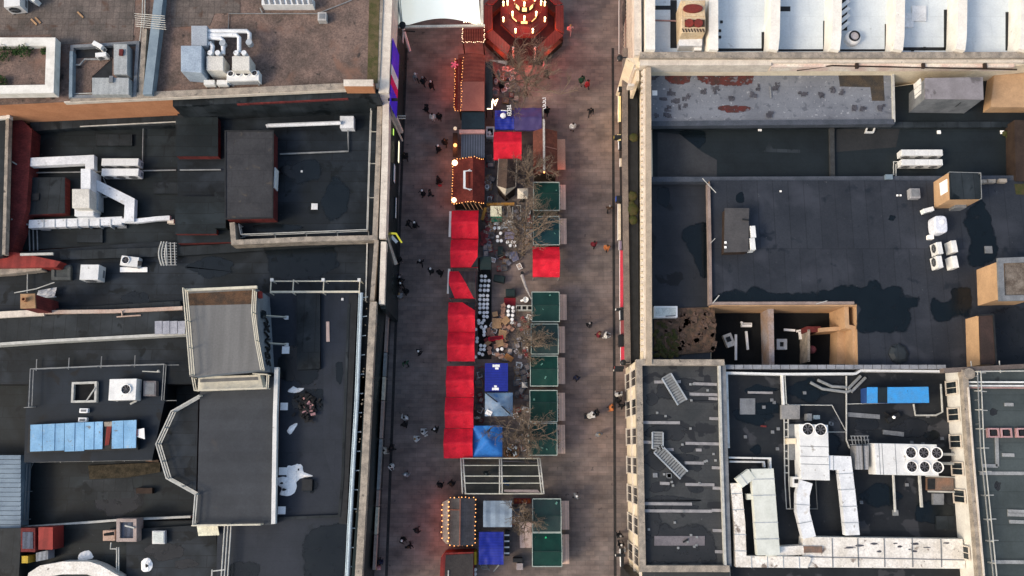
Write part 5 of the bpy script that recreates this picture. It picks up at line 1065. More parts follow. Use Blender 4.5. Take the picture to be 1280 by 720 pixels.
# blue sheet roof
bs = thing('blue_sheet_roof', 'sky blue overlapping roof sheets with one dark red gap', 'roof sheets', at(105, 545, Z8)); xs = [38, 53.5, 69, 81, 94, 106, 118, 129, 140, 155, 171]
for i in range(10):
    if i == 7: continue
    x0, x1 = xs[i], xs[i+1]; t0 = 531-(x0-38)*.046; t1 = 531-(x1-38)*.046; bt0 = 564.5-(x0-38)*.035; bt1 = 564.5-(x1-38)*.035
    if i in (3, 4): bt0 += 1.5; bt1 += 1.5
    z = Z8+.9+(.05 if i % 2 else 0); MB().ppoly([(x0, t0), (x1-.6, t1), (x1-1.2, bt1), (x0-.4, bt0)], z, z-.1).build('sheet', K['sky_blue'], bs)
MB().ppoly([(129, 528), (141, 527), (139, 560), (129, 561)], Z8+.75, Z8+.6).build('gap_board', K['dark'], bs); MB().ppoly([(133.5, 533), (139.5, 533), (136, 556), (131, 557)], Z8+.8, Z8+.74).build('red_tile', K['redpaint'], bs); MB().ppoly([(130, 527.5), (140, 527), (139.5, 533), (130.5, 533)], Z8+.83, Z8+.74).build('pale_board', K['stone'], bs)
MB().ppoly([(36, 531), (172, 524), (172, 562), (34, 566)], Z8+.55, Z8+.1).build('under_frame', K['dark'], bs)
hs = thing('open_hatch', 'square white framed open hatch with a diagonal prop on the deep navy roof', 'hatch', at(105, 490, Z8)); MB().strip(P2([(90, 502), (119, 501.5), (119.5, 478), (91, 479)], Z8+.4), .2, Z8, Z8+.4, True).build('frame', K['rail'], hs); MB().ppoly([(91, 501), (118, 501), (118, 479), (92, 480)], Z8+.05, Z8+.004).build('opening', K['void'], hs); MB().bar(W(108, 501, Z8+.42), W(119, 485, Z8+.42), .1).build('prop', K['rail'], hs)
tf2 = make_topfan(2.5, 1.95, 1.2, [(.35, 0)], 1, r=.42); place(tf2, at(161, 488, Z8), .02, 'white box unit with one black fan right of the open hatch')
t = thing('grey_cabinet', 'grey square cabinet beside the white box unit with black fan', 'cabinet', at(187, 486, Z8)); MB().prect(179, 476, 195, 495, Z8+.7, Z8).build('casing', mat('pinkgrey', (.2, .18, .18)), t, bevel=.04); MB().prect(181, 478, 193, 493, Z8+.74, Z8+.7).build('lid', K['panel'], t)
for x, y, l in ((107, 513.5, 'upper white block between the hatch and the blue sheets'), (105.5, 525, 'lower white block touching the top of the blue sheets')):
    t = thing('vent_block', l, 'vent', at(x, y, Z8)); c = t.location; MB().box(c.x, c.y, Z8+.2, .78, .42, .4).build('casing', K['tarp'], t, bevel=.03); MB().box(c.x, c.y, Z8+.42, .5, .2, .04).build('slot', K['panel'], t)
t = thing('white_flap', 'bent white flap at the right end of the blue sheets', 'flap', at(176, 542, Z8)); MB().ppoly([(171, 537), (180, 535), (181, 549), (171, 546)], Z8+.8, Z8+.7).build('flap_board', K['bone'], t); MB().ppoly([(169.5, 537), (171.5, 537), (171.5, 545), (169.5, 545)], Z8+.9, Z8+.7).build('red_edge', K['redpaint'], t)
MB().tube([W(163, 505, Z8+.2), W(171, 501, Z8+.2)], .1).build('loose_pipe', K['rail'], b8); mb = MB(); mb.tube([W(178, 464, Z8+.6), W(200, 465, Z8+.6)], .05); mb.ball(W(198, 464, Z8+.6), .15); mb.build('bracket_arm', K['rail'], b8)
# flat roof by the street: white tarps and dark debris
def tarp(label, outlines, z, m=None, holes=()):
    c = W(*outlines[0][0], z); t = thing('torn_tarpaulin', label, 'tarpaulin', (c.x, c.y, z))
    for i, o in enumerate(outlines):
        pts = blob(o, .35, 4); p = P2(pts, z); cen = sum((Vector(q) for q in p), Vector((0, 0)))/len(p)
        mb = MB(); rr = random.Random(i+int(abs(c.x)*10)); n = len(p); rings = 5; vs = [(cen.x, cen.y, z+.14)]
        for k in range(1, rings+1):
            for q in p:
                f = k/rings; v = cen.lerp(Vector(q), f); vs.append((v.x, v.y, z+.02+.3*(1-f*f)*.35+rr.uniform(0, .07)*(1 if k < rings else .2)))
        fs = [[0, 1+j, 1+(j+1) % n] for j in range(n)]
        for k in range(rings-1):
            for j in range(n): fs.append([1+k*n+j, 1+(k+1)*n+j, 1+(k+1)*n+(j+1) % n, 1+k*n+(j+1) % n])
        mb.add(vs, fs); mb.build('sheet', m or K['tarp'], t)
    if holes:
        mb = MB()
        for j, h in enumerate(holes): mb.ppoly(blob(h, .2, 3), z+.36+.002*j, z+.3)
        mb.build('tear', K['dark'], t)
    return t
tarp('large melted white tarpaulin with a pointed tail on the blue-black roof', [[(359, 583), (366, 582), (372, 580), (378, 582), (380, 590), (391, 595), (380, 597), (373, 600), (368, 606), (360, 602), (358, 592)], [(346, 598), (354, 596), (366, 598), (371, 606), (368, 616), (360, 620), (350, 618), (352, 610), (345, 605)]], Z7, None, [oval(352, 604, 2, 1.5, 6, 1), oval(355, 612, 2.4, 1.8, 6, 2), oval(373, 587, 1.3, 1.6, 6, 3), oval(350, 610, 1, 1.6, 6, 4)])
tarp('small rumpled white tarpaulin beside the black rubbish heap', [[(360, 489), (366, 483), (372, 485), (380, 485), (377, 489), (370, 491), (366, 491)]], Z7)
tarp('white fabric scrap just above the large melted tarpaulin', [[(359, 538), (364, 532), (372, 529), (366, 540), (362, 543)]], Z7)
tarp('torn white tarpaulin with a black hole near the bottom edge', [[(177, 702), (185, 697), (191, 704), (188, 713), (178, 714)]], 5.5, None, [oval(183, 707, 1.8, 1.8, 6, 5)])
tarp('folded white sheet lying beside the curved white parapet', [[(98, 697), (101, 691), (111, 688), (117, 696), (112, 699), (99, 701)]], 5.06)
rb = thing('rubbish_heap', 'heap of black rubbish with pink scraps on the blue-black roof', 'rubbish', at(385, 505, Z7)); mb = MB(); mb2 = MB(); rr = random.Random(31)
for k in range(150):
    x, y = rr.gauss(384, 6), rr.gauss(507, 9); c = W(x, y, Z7+rr.uniform(.05, .5)); s = rr.uniform(.1, .45); (mb2 if k % 9 == 0 else mb).box(c.x, c.y, c.z, s, s*.5, s*.3, rr.uniform(0, 3), rr.uniform(-.6, .6))
mb.build('scraps', K['rubber'], rb)['kind'] = 'stuff'; mb2.build('pale_scraps', mat('pink_scrap', (.45, .25, .26)), rb)['kind'] = 'stuff'
t = thing('floodlight', 'small black rooftop fitting right of the white tarpaulin tail', 'fitting', at(388, 606, Z7)); c = t.location; MB().box(c.x-.2, c.y, Z7+.25, .9, 1.0, .4).build('body', K['dark'], t); MB().box(c.x-.2, c.y-.55, Z7+.3, .7, .08, .25).build('lens', K['glass'], t)
# bottom left items
t = thing('roof_light', 'square white rooflight on the raised roof above the torn tarpaulin', 'rooflight', at(198, 671, 5.5)); MB().prect(190, 663.5, 206, 680, 6.0, 5.5).build('kerb', K['white'], t, bevel=.04); MB().prect(191.5, 665, 204.5, 678.5, 6.05, 6.0).build('dome', mat('opal_dome', (.62, .66, .62), rough=.3), t)
t = thing('framed_skylight', 'tan framed skylight with blue-grey glass left of the white rooflight', 'skylight', at(158, 663, 5.06)); MB().strip(P2(rect(147.5, 650.5, 168.5, 675), 6.6), .3, 5.1, 6.6, True).build('frame', mat('pinktan', (.36, .29, .26)), t); MB().prect(149, 652, 167, 674, 6.3, 5.1).build('glazing', mat('bluegrey_glass', (.09, .11, .15), (.05, .06, .09), .9, .25, stripes=('X', .5, .7)), t); MB().bar(W(156, 657, 6.7), W(168, 660, 6.7), .12).build('handle', K['rail'], t)
t = thing('small_hatch', 'small tan hatch with dark opening left of the tan framed skylight', 'hatch', at(136, 669, 5.06)); MB().prect(128.5, 663, 143.5, 676, 6.2, 5.06).build('box', mat('pink_tan', (.48, .33, .25)), t, bevel=.03); MB().ppoly([(129.5, 667), (142, 664.5), (142.5, 669), (130, 670)], 6.23, 6.2).build('opening', K['void'], t)
t = thing('red_structure', 'dark red rooftop enclosure at the lower left with a glazed side', 'enclosure', at(46, 678, 5.06)); MB().prect(26, 660, 44, 690, 6.9, 5.0).build('left_frame', K['brick'], t); MB().prect(28, 665, 41, 686, 6.95, 6.9).build('glazing', mat('bluegrey_glass', (.09, .11, .15)), t); MB().prect(48, 659, 66, 687, 7.0, 5.0).build('red_box', K['redpaint'], t); MB().ppoly([(45, 691), (60, 688), (60, 699), (45, 702)], 6.2, 5).build('lower_panel', mat('grey_panel2', (.3, .33, .36), stripes=('X', .4, .7)), t); MB().prect(27, 695, 35, 704, 6.4, 5).build('yellow_box', mat('yellow_paint', (.55, .38, .05)), t)
t = thing('cream_board', 'pale cream board at the foot of the octagonal bay railing', 'board', at(259, 664, 7.0)); MB().ppoly([(246, 658), (272, 656.5), (274, 669), (248, 670)], 7.6, 7.45).build('board', mat('cream_board', (.78, .76, .58)), t); MB().bar(W(248, 664, 7.4), W(272, 663, 7.4), .2, .3).build('bearer', K['rail'], t)
# upper right: cooling tower in the bay
ct = thing('cooling_tower', 'rust-stained cream cooling tower with round red top in the first roof bay', 'cooling tower', at(865, 22, ZR)); MB().ppoly([(851, 0), (882, 0), (882, 40), (852, 41)], ZR+2.6, ZR).build('casing', mat('cream_casing', (.62, .5, .33), (.5, .36, .22), 1, .7), ct, bevel=.05)
MB().prect(856, 2, 881, 20, ZR+2.72, ZR+2.6).build('top_plate', mat('cream_casing', (.62, .5, .33)), ct)
c = W(866, 11, ZR+2.8); m_ = MB(); vs = [(c.x+.95*math.cos(6.2832*i/20), c.y+.42*math.sin(6.2832*i/20)) for i in range(20)]; m_.prism(vs, ZR+2.7, ZR+2.95); m_.build('red_cover', mat('rust_red', (.22, .035, .025), (.14, .03, .025), 1.2, .8), ct)
mb = MB()
for k in range(2):
    c = W(861.5+k*11.5, 29, ZR+2.7); mb.cyl(c.x, c.y, .42, ZR+2.62, ZR+2.8, 14)
mb.build('fan_drum', mat('rust_red', (.22, .035, .025)), ct); MB().prect(856, 24.5, 881, 33.5, ZR+2.66, ZR+2.6).build('rust_band', K['rust'], ct)
mb = MB()
for k in range(8): mb.bar(W(853+k*3.6, 36, ZR+2.62), W(855+k*3.6, 40, ZR+2.62), .1)
mb.build('side_louvre', K['rust'], ct); MB().prect(849, 44, 878, 57, ZR+1.2, ZR).build('lower_box', K['duct'], ct, bevel=.04); MB().prect(868, 58.5, 877, 63, ZR+.8, ZR).build('end_cap', K['bone'], ct)
cw = thing('round_vent', 'round white cowl vent with grey centre between two white fins', 'vent', at(1064, 50, ZR)); c = cw.location; m_ = MB(); m_.lathe([(.75, ZR), (.75, ZR+.5), (.55, ZR+.8)], c.x, c.y, 18); m_.build('cowl', K['bone'], cw); m_ = MB(); m_.lathe([(.54, ZR+.8), (.54, ZR+.95), (.42, ZR+.95), (.42, ZR+.82)], c.x, c.y, 18); m_.build('rim', K['dark'], cw); MB().cyl(c.x, c.y, .4, ZR+.8, ZR+.86, 16).build('cap', mat('pinkgrey_cap', (.5, .46, .45)), cw)
# chillers
ch1 = make_topfan(2.6, 4.9, 1.6, [(-.55, 2.0+.0), (.6, 2.0)], 2, r=.5); place(ch1, at(1010, 565, Z6r), -.03, 'long white chiller with two black fans at its upper end')
ch2 = make_topfan(5.6, 2.75, 1.7, [(.4+1.15*i, .62-1.24*j) for i in range(3) for j in range(2)], 6, r=.47); place(ch2, at(1122, 574, Z6r), -.02, 'wide grey-white chiller with six black fans in two rows')
t = thing('plant_cabinet', 'grey ribbed cabinet joined to the left end of the six-fan chiller', 'cabinet', at(1077, 573, Z6r)); MB().prect(1070, 557, 1086, 587, Z6r+1.4, Z6r).build('casing', mat('ribbed_grey', (.33, .33, .33), (.27, .27, .27), stripes=('X', .25, .75)), t, bevel=.03); MB().bar(W(1078, 548, Z6r+1.45), W(1080, 588, Z6r+1.45), .08).build('cable_conduit', K['dark'], t)
t = thing('wire_rack', 'dark wire rack above the grey ribbed cabinet', 'rack', at(1072, 550, Z6r)); mb = MB()
for k in range(6): mb.bar(W(1064+k*4, 545, Z6r+.8), W(1066+k*4, 556, Z6r+.8), .06)
for y in (545, 550, 556): mb.bar(W(1063, y, Z6r+.8), W(1086, y, Z6r+.8), .07)
mb.build('bars', K['raild'], t); mb = MB()
for x in (1064, 1085): p = W(x, 550, Z6r+.8); mb.bar((p.x, p.y, Z6r), p, .08)
mb.build('post', K['raild'], t)
t = thing('panel_box', 'cream panel and grey case standing left of the twin-fan chiller', 'panel', at(989, 545, Z6r)); MB().prect(977, 506, 1000, 524, Z6r+.5, Z6r).build('grey_case', mat('greybeige', (.30, .29, .27), (.2, .2, .2), .5), t, bevel=.03); MB().prect(984, 548, 995, 555, Z6r+.9, Z6r).build('cream_panel', K['cream'], t); MB().prect(985, 530, 994, 575, Z6r+.4, Z6r).build('base_tray', K['panel'], t)
t = thing('vent_cube', 'small white vent cube with black grille below the twin-fan chiller', 'vent', at(995, 602, Z6r)); MB().prect(991, 596, 999, 609, Z6r+1.2, Z6r).build('casing', K['white'], t, bevel=.03); MB().prect(993, 599, 998, 604, Z6r+1.23, Z6r+1.2).build('grille', K['dark'], t)
t = thing('meter_cabinet', 'two grey meter boxes on the plant roof above the twin-fan chiller', 'cabinet', at(1018, 521, Z6r)); MB().prect(1009, 517, 1015, 526, Z6r+.8, Z6r).build('left_box', K['panel'], t); MB().prect(1017, 519, 1025, 524, Z6r+.8, Z6r).build('right_box', K['bluegrey'], t)
t = thing('white_rooflight', 'white box rooflight at the corner of the brown rubble patch', 'rooflight', at(832, 390, 5.9)); MB().prect(817.5, 382.5, 847, 397, 6.7, 5.9).build('kerb', K['bone'], t, bevel=.04); MB().prect(819.5, 384.5, 845, 395, 6.75, 6.7).build('dome', mat('opal_dome', (.62, .66, .62)), t); MB().bar(W(832, 395.5, 6.78), W(844, 394.5, 6.78), .1).build('handle', K['panel'], t)
# ================================================================ the market in the street
def ctr(x0, y0, x1, y1, z=0): c = W((x0+x1)/2, (y0+y1)/2, z); return c
def dims(x0, y0, x1, y1, z):
    a, b = W(x0, y1, z), W(x1, y0, z); return b.x-a.x, b.y-a.y
class BS:
    """a light string: one cable, each bulb a piece of its own on it"""
    def __init__(s): s.runs = []; s.b = []
    def build(s, name, m, t):
        w = MB()
        for r_ in s.runs: w.tube(r_, .018, 4)
        o = w.build(name, K['rubber'], t)
        for p, r in s.b:
            k = round(r, 3)
            if k not in BM: q = MB(); q.smooth = True; q.lathe([(.2*k, -k), (.75*k, -.7*k), (k, 0), (.75*k, .7*k), (.2*k, k)], 0, 0, 6); u = q.build('bulb', m); BM[k] = u.data; bpy.data.objects.remove(u)
            d = bpy.data.objects.new('bulb', BM[k]); COL.objects.link(d); d.parent = o; d.location = p-t.location; d.material_slots[0].link = 'OBJECT'; d.material_slots[0].material = m; z = RND.uniform(.75, 1.15); d.scale = (z, z, z)
        return o
BM = {}
def bulbs(mb, pts, gap=.3, r=.055, dz=0, wire=True):
    """bulbs along a line of points, with their cable"""
    pts = [Vector(p) for p in pts]
    for a, b in zip(pts, pts[1:]):
        n = max(1, int((b-a).length/gap))
        for k in range(n): mb.b.append((a.lerp(b, (k+.5)/n)+Vector((RND.uniform(-.05, .05), RND.uniform(-.05, .05), dz)), r))
    mb.runs.append(pts)
    return mb
def cable(t, pts): 
    for a, b in zip(pts, pts[1:]): pass
    return MB().tube(pts, .02, 4).build('light_cable', K['rubber'], t)
# ---- pop-up tents: cloth grid with a ridge or a peak, valance, legs
def canopy_grid(x0, x1, y0, y1, hf, n=14):
    vs = []; fs = []
    for j in range(n+1):
        for i in range(n+1):
            x, y = x0+(x1-x0)*i/n, y0+(y1-y0)*j/n; vs.append((x, y, hf(i/n, j/n)))
    for j in range(n):
        for i in range(n): fs.append([j*(n+1)+i, j*(n+1)+i+1, (j+1)*(n+1)+i+1, (j+1)*(n+1)+i])
    return vs, fs
def tent(px, label, m, group=None, kind='ridge', ze=2.35, rise=1.0, cuts=(), dark=None, seed=0, cat='market tent', counter=None, wrinkle=.10):
    x0, y0, x1, y1 = px; zt = ze+rise*.4; c = ctr(*px, zt); w, d = dims(*px, zt)
    t = thing('market_tent', label, cat, (c.x, c.y, 0), group)
    rr = random.Random(seed); off = rr.uniform(0, 50)
    def hf(u, v):
        s = 1-abs(2*v-1) if kind == 'ridge' else min(1-abs(2*u-1), 1-abs(2*v-1))
        sag = -.10*math.sin(math.pi*u)*math.sin(math.pi*min(1, s*1.0))*(.6 if kind == 'ridge' else 1)
        return ze+rise*s+sag+wrinkle*mnoise.noise((u*5+off, v*4, off))+wrinkle*.5*mnoise.noise((u*3+off, v*14, 2))
    vs, fs = canopy_grid(c.x-w/2, c.x+w/2, c.y-d/2, c.y+d/2, hf, 16)
    bm = bmesh.new(); bv = [bm.verts.new(v) for v in vs]; [bm.faces.new([bv[i] for i in f]) for f in fs]
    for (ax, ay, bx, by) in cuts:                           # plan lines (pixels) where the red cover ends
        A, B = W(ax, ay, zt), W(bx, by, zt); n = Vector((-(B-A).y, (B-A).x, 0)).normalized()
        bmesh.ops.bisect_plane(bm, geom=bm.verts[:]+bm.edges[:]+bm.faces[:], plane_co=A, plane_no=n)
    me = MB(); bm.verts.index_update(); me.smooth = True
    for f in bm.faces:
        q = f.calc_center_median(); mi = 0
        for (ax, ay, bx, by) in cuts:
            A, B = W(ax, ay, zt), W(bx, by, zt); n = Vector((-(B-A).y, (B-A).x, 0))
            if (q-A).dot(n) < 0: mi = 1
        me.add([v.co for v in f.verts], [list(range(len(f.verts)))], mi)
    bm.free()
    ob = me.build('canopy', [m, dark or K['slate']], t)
    bm = bmesh.new(); bm.from_mesh(ob.data); bmesh.ops.remove_doubles(bm, verts=bm.verts, dist=.002); bmesh.ops.recalc_face_normals(bm, faces=bm.faces); bm.to_mesh(ob.data); bm.free()
    va = MB(); k = 24                                          # scalloped valance
    cs = [(-1, -1), (1, -1), (1, 1), (-1, 1)]
    for e in range(4):
        a, b = cs[e], cs[(e+1) % 4]
        for i in range(k):
            u0, u1 = i/k, (i+1)/k
            p0 = Vector((c.x+(a[0]+(b[0]-a[0])*u0)*w/2, c.y+(a[1]+(b[1]-a[1])*u0)*d/2, 0)); p1 = Vector((c.x+(a[0]+(b[0]-a[0])*u1)*w/2, c.y+(a[1]+(b[1]-a[1])*u1)*d/2, 0))
            def top(p):
                return hf((p.x-c.x)/w+.5, (p.y-c.y)/d+.5)
            za, zb_ = top(p0), top(p1); dp = .26+.04*(i % 2)
            va.add([(p0.x, p0.y, za), (p1.x, p1.y, zb_), (p1.x*1.0, p1.y, zb_-dp), (p0.x, p0.y, za-dp)], [[0, 1, 2, 3]])
    va.build('valance', m, t)
    for sx, sy in cs: MB().box(c.x+sx*(w/2-.06), c.y+sy*(d/2-.06), ze/2, .05, .05, ze-.05).build('leg', K['rail'], t)
    fr = MB()
    for sy in (-1, 1): fr.bar((c.x-w/2+.06, c.y+sy*(d/2-.06), ze-.14), (c.x+w/2-.06, c.y+sy*(d/2-.06), ze-.14), .04)
    fr.build('truss', K['rail'], t)
    if counter:
        a = W(counter[0], counter[1], 1.2), W(counter[2], counter[3], 1.2); 
        MB().strip([(a[0].x, a[0].y), (a[1].x, a[1].y)], counter[4], 1.12, 1.2).build('counter', K['bone'], t)
    return t
RG = 'red tents along the left side of the market'
tent((564, 262, 598, 297), 'topmost red tent of the left row with a white counter on its street side', K['red'], RG, seed=1, counter=(563, 264, 562, 296, .22))
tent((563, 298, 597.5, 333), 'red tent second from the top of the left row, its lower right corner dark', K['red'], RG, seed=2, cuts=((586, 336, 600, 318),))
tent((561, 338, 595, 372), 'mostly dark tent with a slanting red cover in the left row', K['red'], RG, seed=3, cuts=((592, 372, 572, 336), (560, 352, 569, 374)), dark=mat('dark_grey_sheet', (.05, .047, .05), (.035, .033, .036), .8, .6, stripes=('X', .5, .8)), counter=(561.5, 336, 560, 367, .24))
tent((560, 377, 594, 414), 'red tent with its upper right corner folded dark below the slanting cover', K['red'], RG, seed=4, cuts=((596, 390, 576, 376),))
tent((559, 414.5, 593.5, 451), 'red tent just above the narrow black gap in the left row', K['red'], RG, seed=5)
tent((557.5, 457, 592.5, 496), 'red tent just below the narrow black gap in the left row', K['red'], RG, seed=6, wrinkle=.16)
tent((556, 496.5, 592, 535), 'red tent second from the bottom of the left row', K['red'], RG, seed=7)
tent((554.5, 535.5, 591, 573), 'bottom red tent of the left row, touching the bright blue tent', K['red'], RG, seed=8)
tent((617, 163, 652, 198), 'square red tent in the middle aisle below the dark blue tents', K['red'], 'red tents away from the left row', seed=9)
tent((666, 307.5, 699.5, 345), 'red tent among the green stalls on the right row', K['red'], 'red tents away from the left row', seed=10)
tent((606, 490.5, 641, 520), 'faded grey-blue tent with a dark diagonal line and a white sheet on it', K['blue3'], None, 'peak', seed=11)
z = 2.9; pp_ = [W(607, 491, 2.6), W(622, 503, 3.05), W(638, 518, 2.6)]; tt = bpy.data.objects[[o.name for o in COL.objects if o.get('label', '').startswith('faded grey-blue')][0]]
MB().tube([p+Vector((0, 0, .12)) for p in pp_], .06, 5).build('guy_line', K['dark'], tt); c = W(611, 516, 2.6); MB().box(c.x, c.y, 2.72, .62, .5, .03, -.5, .3, .2).build('white_sheet', K['tarp'], tt)
tent((591, 532, 628, 571), 'bright blue peaked tent beside the bottom red tent', K['blue2'], None, 'peak', seed=12)
tent((618.5, 137, 643, 161), 'small deep blue tent with a white patch beside the violet tent', K['blue'], None, 'ridge', seed=13, rise=.4)
tent((643.5, 134, 677, 162), 'dark violet tent under the bare tree at the top of the market', K['violet'], None, 'ridge', seed=14, rise=.5)
tent((604, 626, 640, 659), 'pale blue-grey ridged tent below the arched canopy', mat('ice_fabric', (.26, .33, .40), (.2, .26, .33), .7, .5, fine=.1, stripes=('X', .9, .8)), None, 'ridge', seed=15, rise=.35)
tent((598.5, 665, 629.5, 706), 'deep blue ribbed canopy below the pale blue-grey tent', K['blue'], None, 'ridge', seed=16, rise=.3)
MB()
sm = tuple(W(629, 145, 2.75)); o = thing('white_bag', 'white bag lying on the small deep blue tent', 'bag', (sm[0], sm[1], 2.72)); mb = MB(); mb.smooth = True; mb.ball((sm[0], sm[1], 2.86), .32, 9, 6, .45); mb.build('bag_body', K['tarp'], o); MB().tube([(sm[0]-.1, sm[1]-.2, 2.95), (sm[0], sm[1]-.32, 3.0), (sm[0]+.12, sm[1]-.2, 2.95)], .03).build('bag_knot', K['tarp'], o)
# ---- white lettering
def text(t, s, loc, size, rot, m, name='lettering', parent=None):
    cu = bpy.data.curves.new('lettering', 'FONT'); cu.body = s; cu.size = size; cu.align_x = 'CENTER'; cu.align_y = 'CENTER'; cu.extrude = .006
    to = bpy.data.objects.new('tmp', cu); COL.objects.link(to); dg = bpy.context.evaluated_depsgraph_get(); me = bpy.data.meshes.new_from_object(to.evaluated_get(dg)); bpy.data.objects.remove(to)
    o = bpy.data.objects.new(name, me); COL.objects.link(o); me.materials.clear(); me.materials.append(m); o.parent = t
    o.location = Vector(loc)-t.location; o.rotation_euler = rot; return o
# ---- blue container stall with white marks
bc = thing('blue_kiosk', 'deep blue flat ribbed kiosk roof with two white lettered marks', 'kiosk', tuple(ctr(606, 454, 635, 489))); w, d = dims(606, 454, 635, 489, 2.7); c = ctr(606, 454, 635, 489, 2.7)
MB().box(c.x, c.y, 1.3, w-.1, d-.1, 2.6).build('wall', mat('blue_wall', (.015, .03, .16)), bc)
mb = MB(); nr = 12
for k in range(nr): mb.box(c.x, c.y-d/2+d*(k+.5)/nr, 2.66+.02*(k % 2), w, d/nr-.003, .1)
mb.build('roof', K['blue'], bc)
for (x, y, s, sz) in ((620, 457.3, 'CHURROS', .42), (621, 460.5, 'BAR', .32), (619.5, 483, 'BAR', .32), (619.5, 486.2, 'CHURROS', .42)): pass
mk = MB()
for x, y, w_, h_ in ((616.8, 457.2, .16, .26), (618.7, 457.2, .12, .22), (620.4, 457.2, .14, .26), (622.2, 457.2, .12, .24), (623.8, 457.2, .12, .26), (619.6, 460.4, .12, .2), (621.2, 460.4, .13, .22), (622.6, 460.4, .1, .2), (618.6, 483, .14, .22), (620.3, 483, .12, .2), (616, 486.2, .14, .26), (617.8, 486.2, .12, .22), (619.4, 486.2, .14, .26), (621, 486.2, .12, .24), (622.6, 486.2, .14, .26)):
    q = W(x, y, 2.75); mk.box(q.x, q.y, 2.745, w_, h_, .02)
mk.build('white_marking', K['tarp'], bc)
# ---- green stalls
GG = 'green stalls along the right side of the market'
def green_stall(px, cy_, label, ridge=.5, counter=(700, 707.5), shade=None):
    x0, y0, x1, y1 = px; z = 2.75; c = ctr(*px, z); w, d = dims(*px, z); t = thing('market_stall', label, 'market stall', (c.x, c.y, 0), GG)
    yr = c.y+d/2-d*ridge; zr = 3.15; ze = 2.7
    n = 10; me = MB()
    def zz(u, v): 
        y = c.y-d/2+d*v; s = (y-(c.y-d/2))/(yr-(c.y-d/2)) if y < yr else ((c.y+d/2)-y)/((c.y+d/2)-yr)
        return ze+(zr-ze)*s+.04*mnoise.noise((u*4+c.x, v*5+c.y, 1))
    vv = sorted(set([i/n for i in range(n+1)]+[1-ridge])); vs = []; m = len(vv)
    for v in vv:
        for i in range(n+1): vs.append((c.x-w/2+w*i/n, c.y-d/2+d*v, zz(i/n, v)))
    me.add(vs, [[j*(n+1)+i, j*(n+1)+i+1, (j+1)*(n+1)+i+1, (j+1)*(n+1)+i] for j in range(m-1) for i in range(n)]); me.build('canopy', shade or K['green'], t)
    fr = MB(); cs = [Vector((c.x+sx*w/2, c.y+sy*d/2, ze+.05)) for sx, sy in ((-1, -1), (1, -1), (1, 1), (-1, 1))]
    fr.bar(cs[0], cs[1], .085); fr.bar(cs[2], cs[3], .085); L_, R_ = Vector((c.x-w/2, yr, zr+.05)), Vector((c.x+w/2, yr, zr+.05))
    for a, b in ((cs[0], L_), (L_, cs[3]), (cs[1], R_), (R_, cs[2])): fr.bar(a, b, .07)
    fr.build('roof_frame', mat('sage_frame', (.36, .42, .38), (.28, .33, .3), 2, .6), t)
    MB().bar(L_, R_, .06).build('ridge_pole', mat('dark_green', (.02, .05, .045)), t)
    for sx, sy in ((-1, -1), (1, -1), (1, 1), (-1, 1)): MB().box(c.x+sx*(w/2-.08), c.y+sy*(d/2-.08), ze/2, .09, .09, ze-.06).build('post', K['dwood'], t)
    wl = MB(); wl.box(c.x-w/2+.1, c.y, 1.25, .05, d-.25, 2.4)
    for sy in (-1, 1): wl.box(c.x, c.y+sy*(d/2-.1), 1.25, w-.25, .05, 2.4)
    wl.build('side_panel', mat('green_board', (.02, .07, .05), stripes=('X', .25, .8)), t)
    q0, q1 = W(counter[0], cy_[1], 1.05), W(counter[1], cy_[0], 1.05)
    MB().box((q0.x+q1.x)/2-.12, (q0.y+q1.y)/2, 1.02, q1.x-q0.x+.42, q1.y-q0.y, .07).build('counter', K['shelf'], t)
    MB().box(q0.x-.12, (q0.y+q1.y)/2, .5, .06, q1.y-q0.y, .96).build('counter_front', K['wood'], t)
    rr = random.Random(int(y0)); sc_ = MB()
    for k in range(1+int(y0) % 2):
        x_, y_ = c.x+rr.uniform(-.45, .45)*w, c.y+rr.uniform(-.45, .45)*d; zf = ze+(zr-ze)*(1-min(1, abs(y_-yr)/(d*.5)))+.1; sc_.box(x_, y_, zf, rr.uniform(.08, .22), rr.uniform(.06, .3), .02, rr.uniform(0, 3))
    sc_.build('roof_scraps', mat('bright_green_tape', (.03, .5, .2)) if 660 < y0 < 670 else mat('pale_scrap', (.10, .24, .2)), t)['kind'] = 'stuff'
    gd = MB(); rr = random.Random(int(y0))
    for k in range(14): gd.box(q0.x-.1+rr.uniform(0, .12), rr.uniform(q0.y+.2, q1.y-.2), 1.12, .12, .16, rr.uniform(.08, .2), rr.uniform(0, 1))
    gd.build('goods', mat('mixed_goods', (.30, .18, .1), (.1, .12, .16), 6, .7, fine=.3), t)
    return t
gs = []
gd_ = mat('dark_green_fabric', (.006, .034, .029), (.008, .042, .036), .7, .6, fine=.08); gt = mat('teal_fabric', (.006, .036, .044), (.008, .05, .05), .5, .6, fine=.08); gl = mat('grey_green_fabric', (.016, .042, .040), (.02, .036, .036), .8, .6, fine=.1)
gs.append(green_stall((667, 228, 699, 263), (231, 262), 'topmost green stall of the right row, teal above and lighter green below', .43, (699.5, 706)))
gs.append(green_stall((667, 270.5, 699, 306), (273, 305), 'green stall just above the red tent in the right row', .5, (699.5, 707), gt))
gs.append(green_stall((665, 365, 699, 402), (368, 400), 'green stall next below the red tent and the open gap in the right row', .47, (699.5, 707), gd_))
gs.append(green_stall((664, 405, 697.5, 442.5), (408, 441), 'green stall beside the bare tree over the seating area, its canopy grey-green', .5, (698, 705), gl))
gs.append(green_stall((663, 445, 697, 482.5), (447, 480), 'bright green stall between the seating tree and the blue kiosk level', .45, (698, 705)))
gs.append(green_stall((662.5, 488, 696.5, 527), (491, 526), 'green stall beside the faded grey-blue tent, partly under bare branches', .4, (698, 705)))
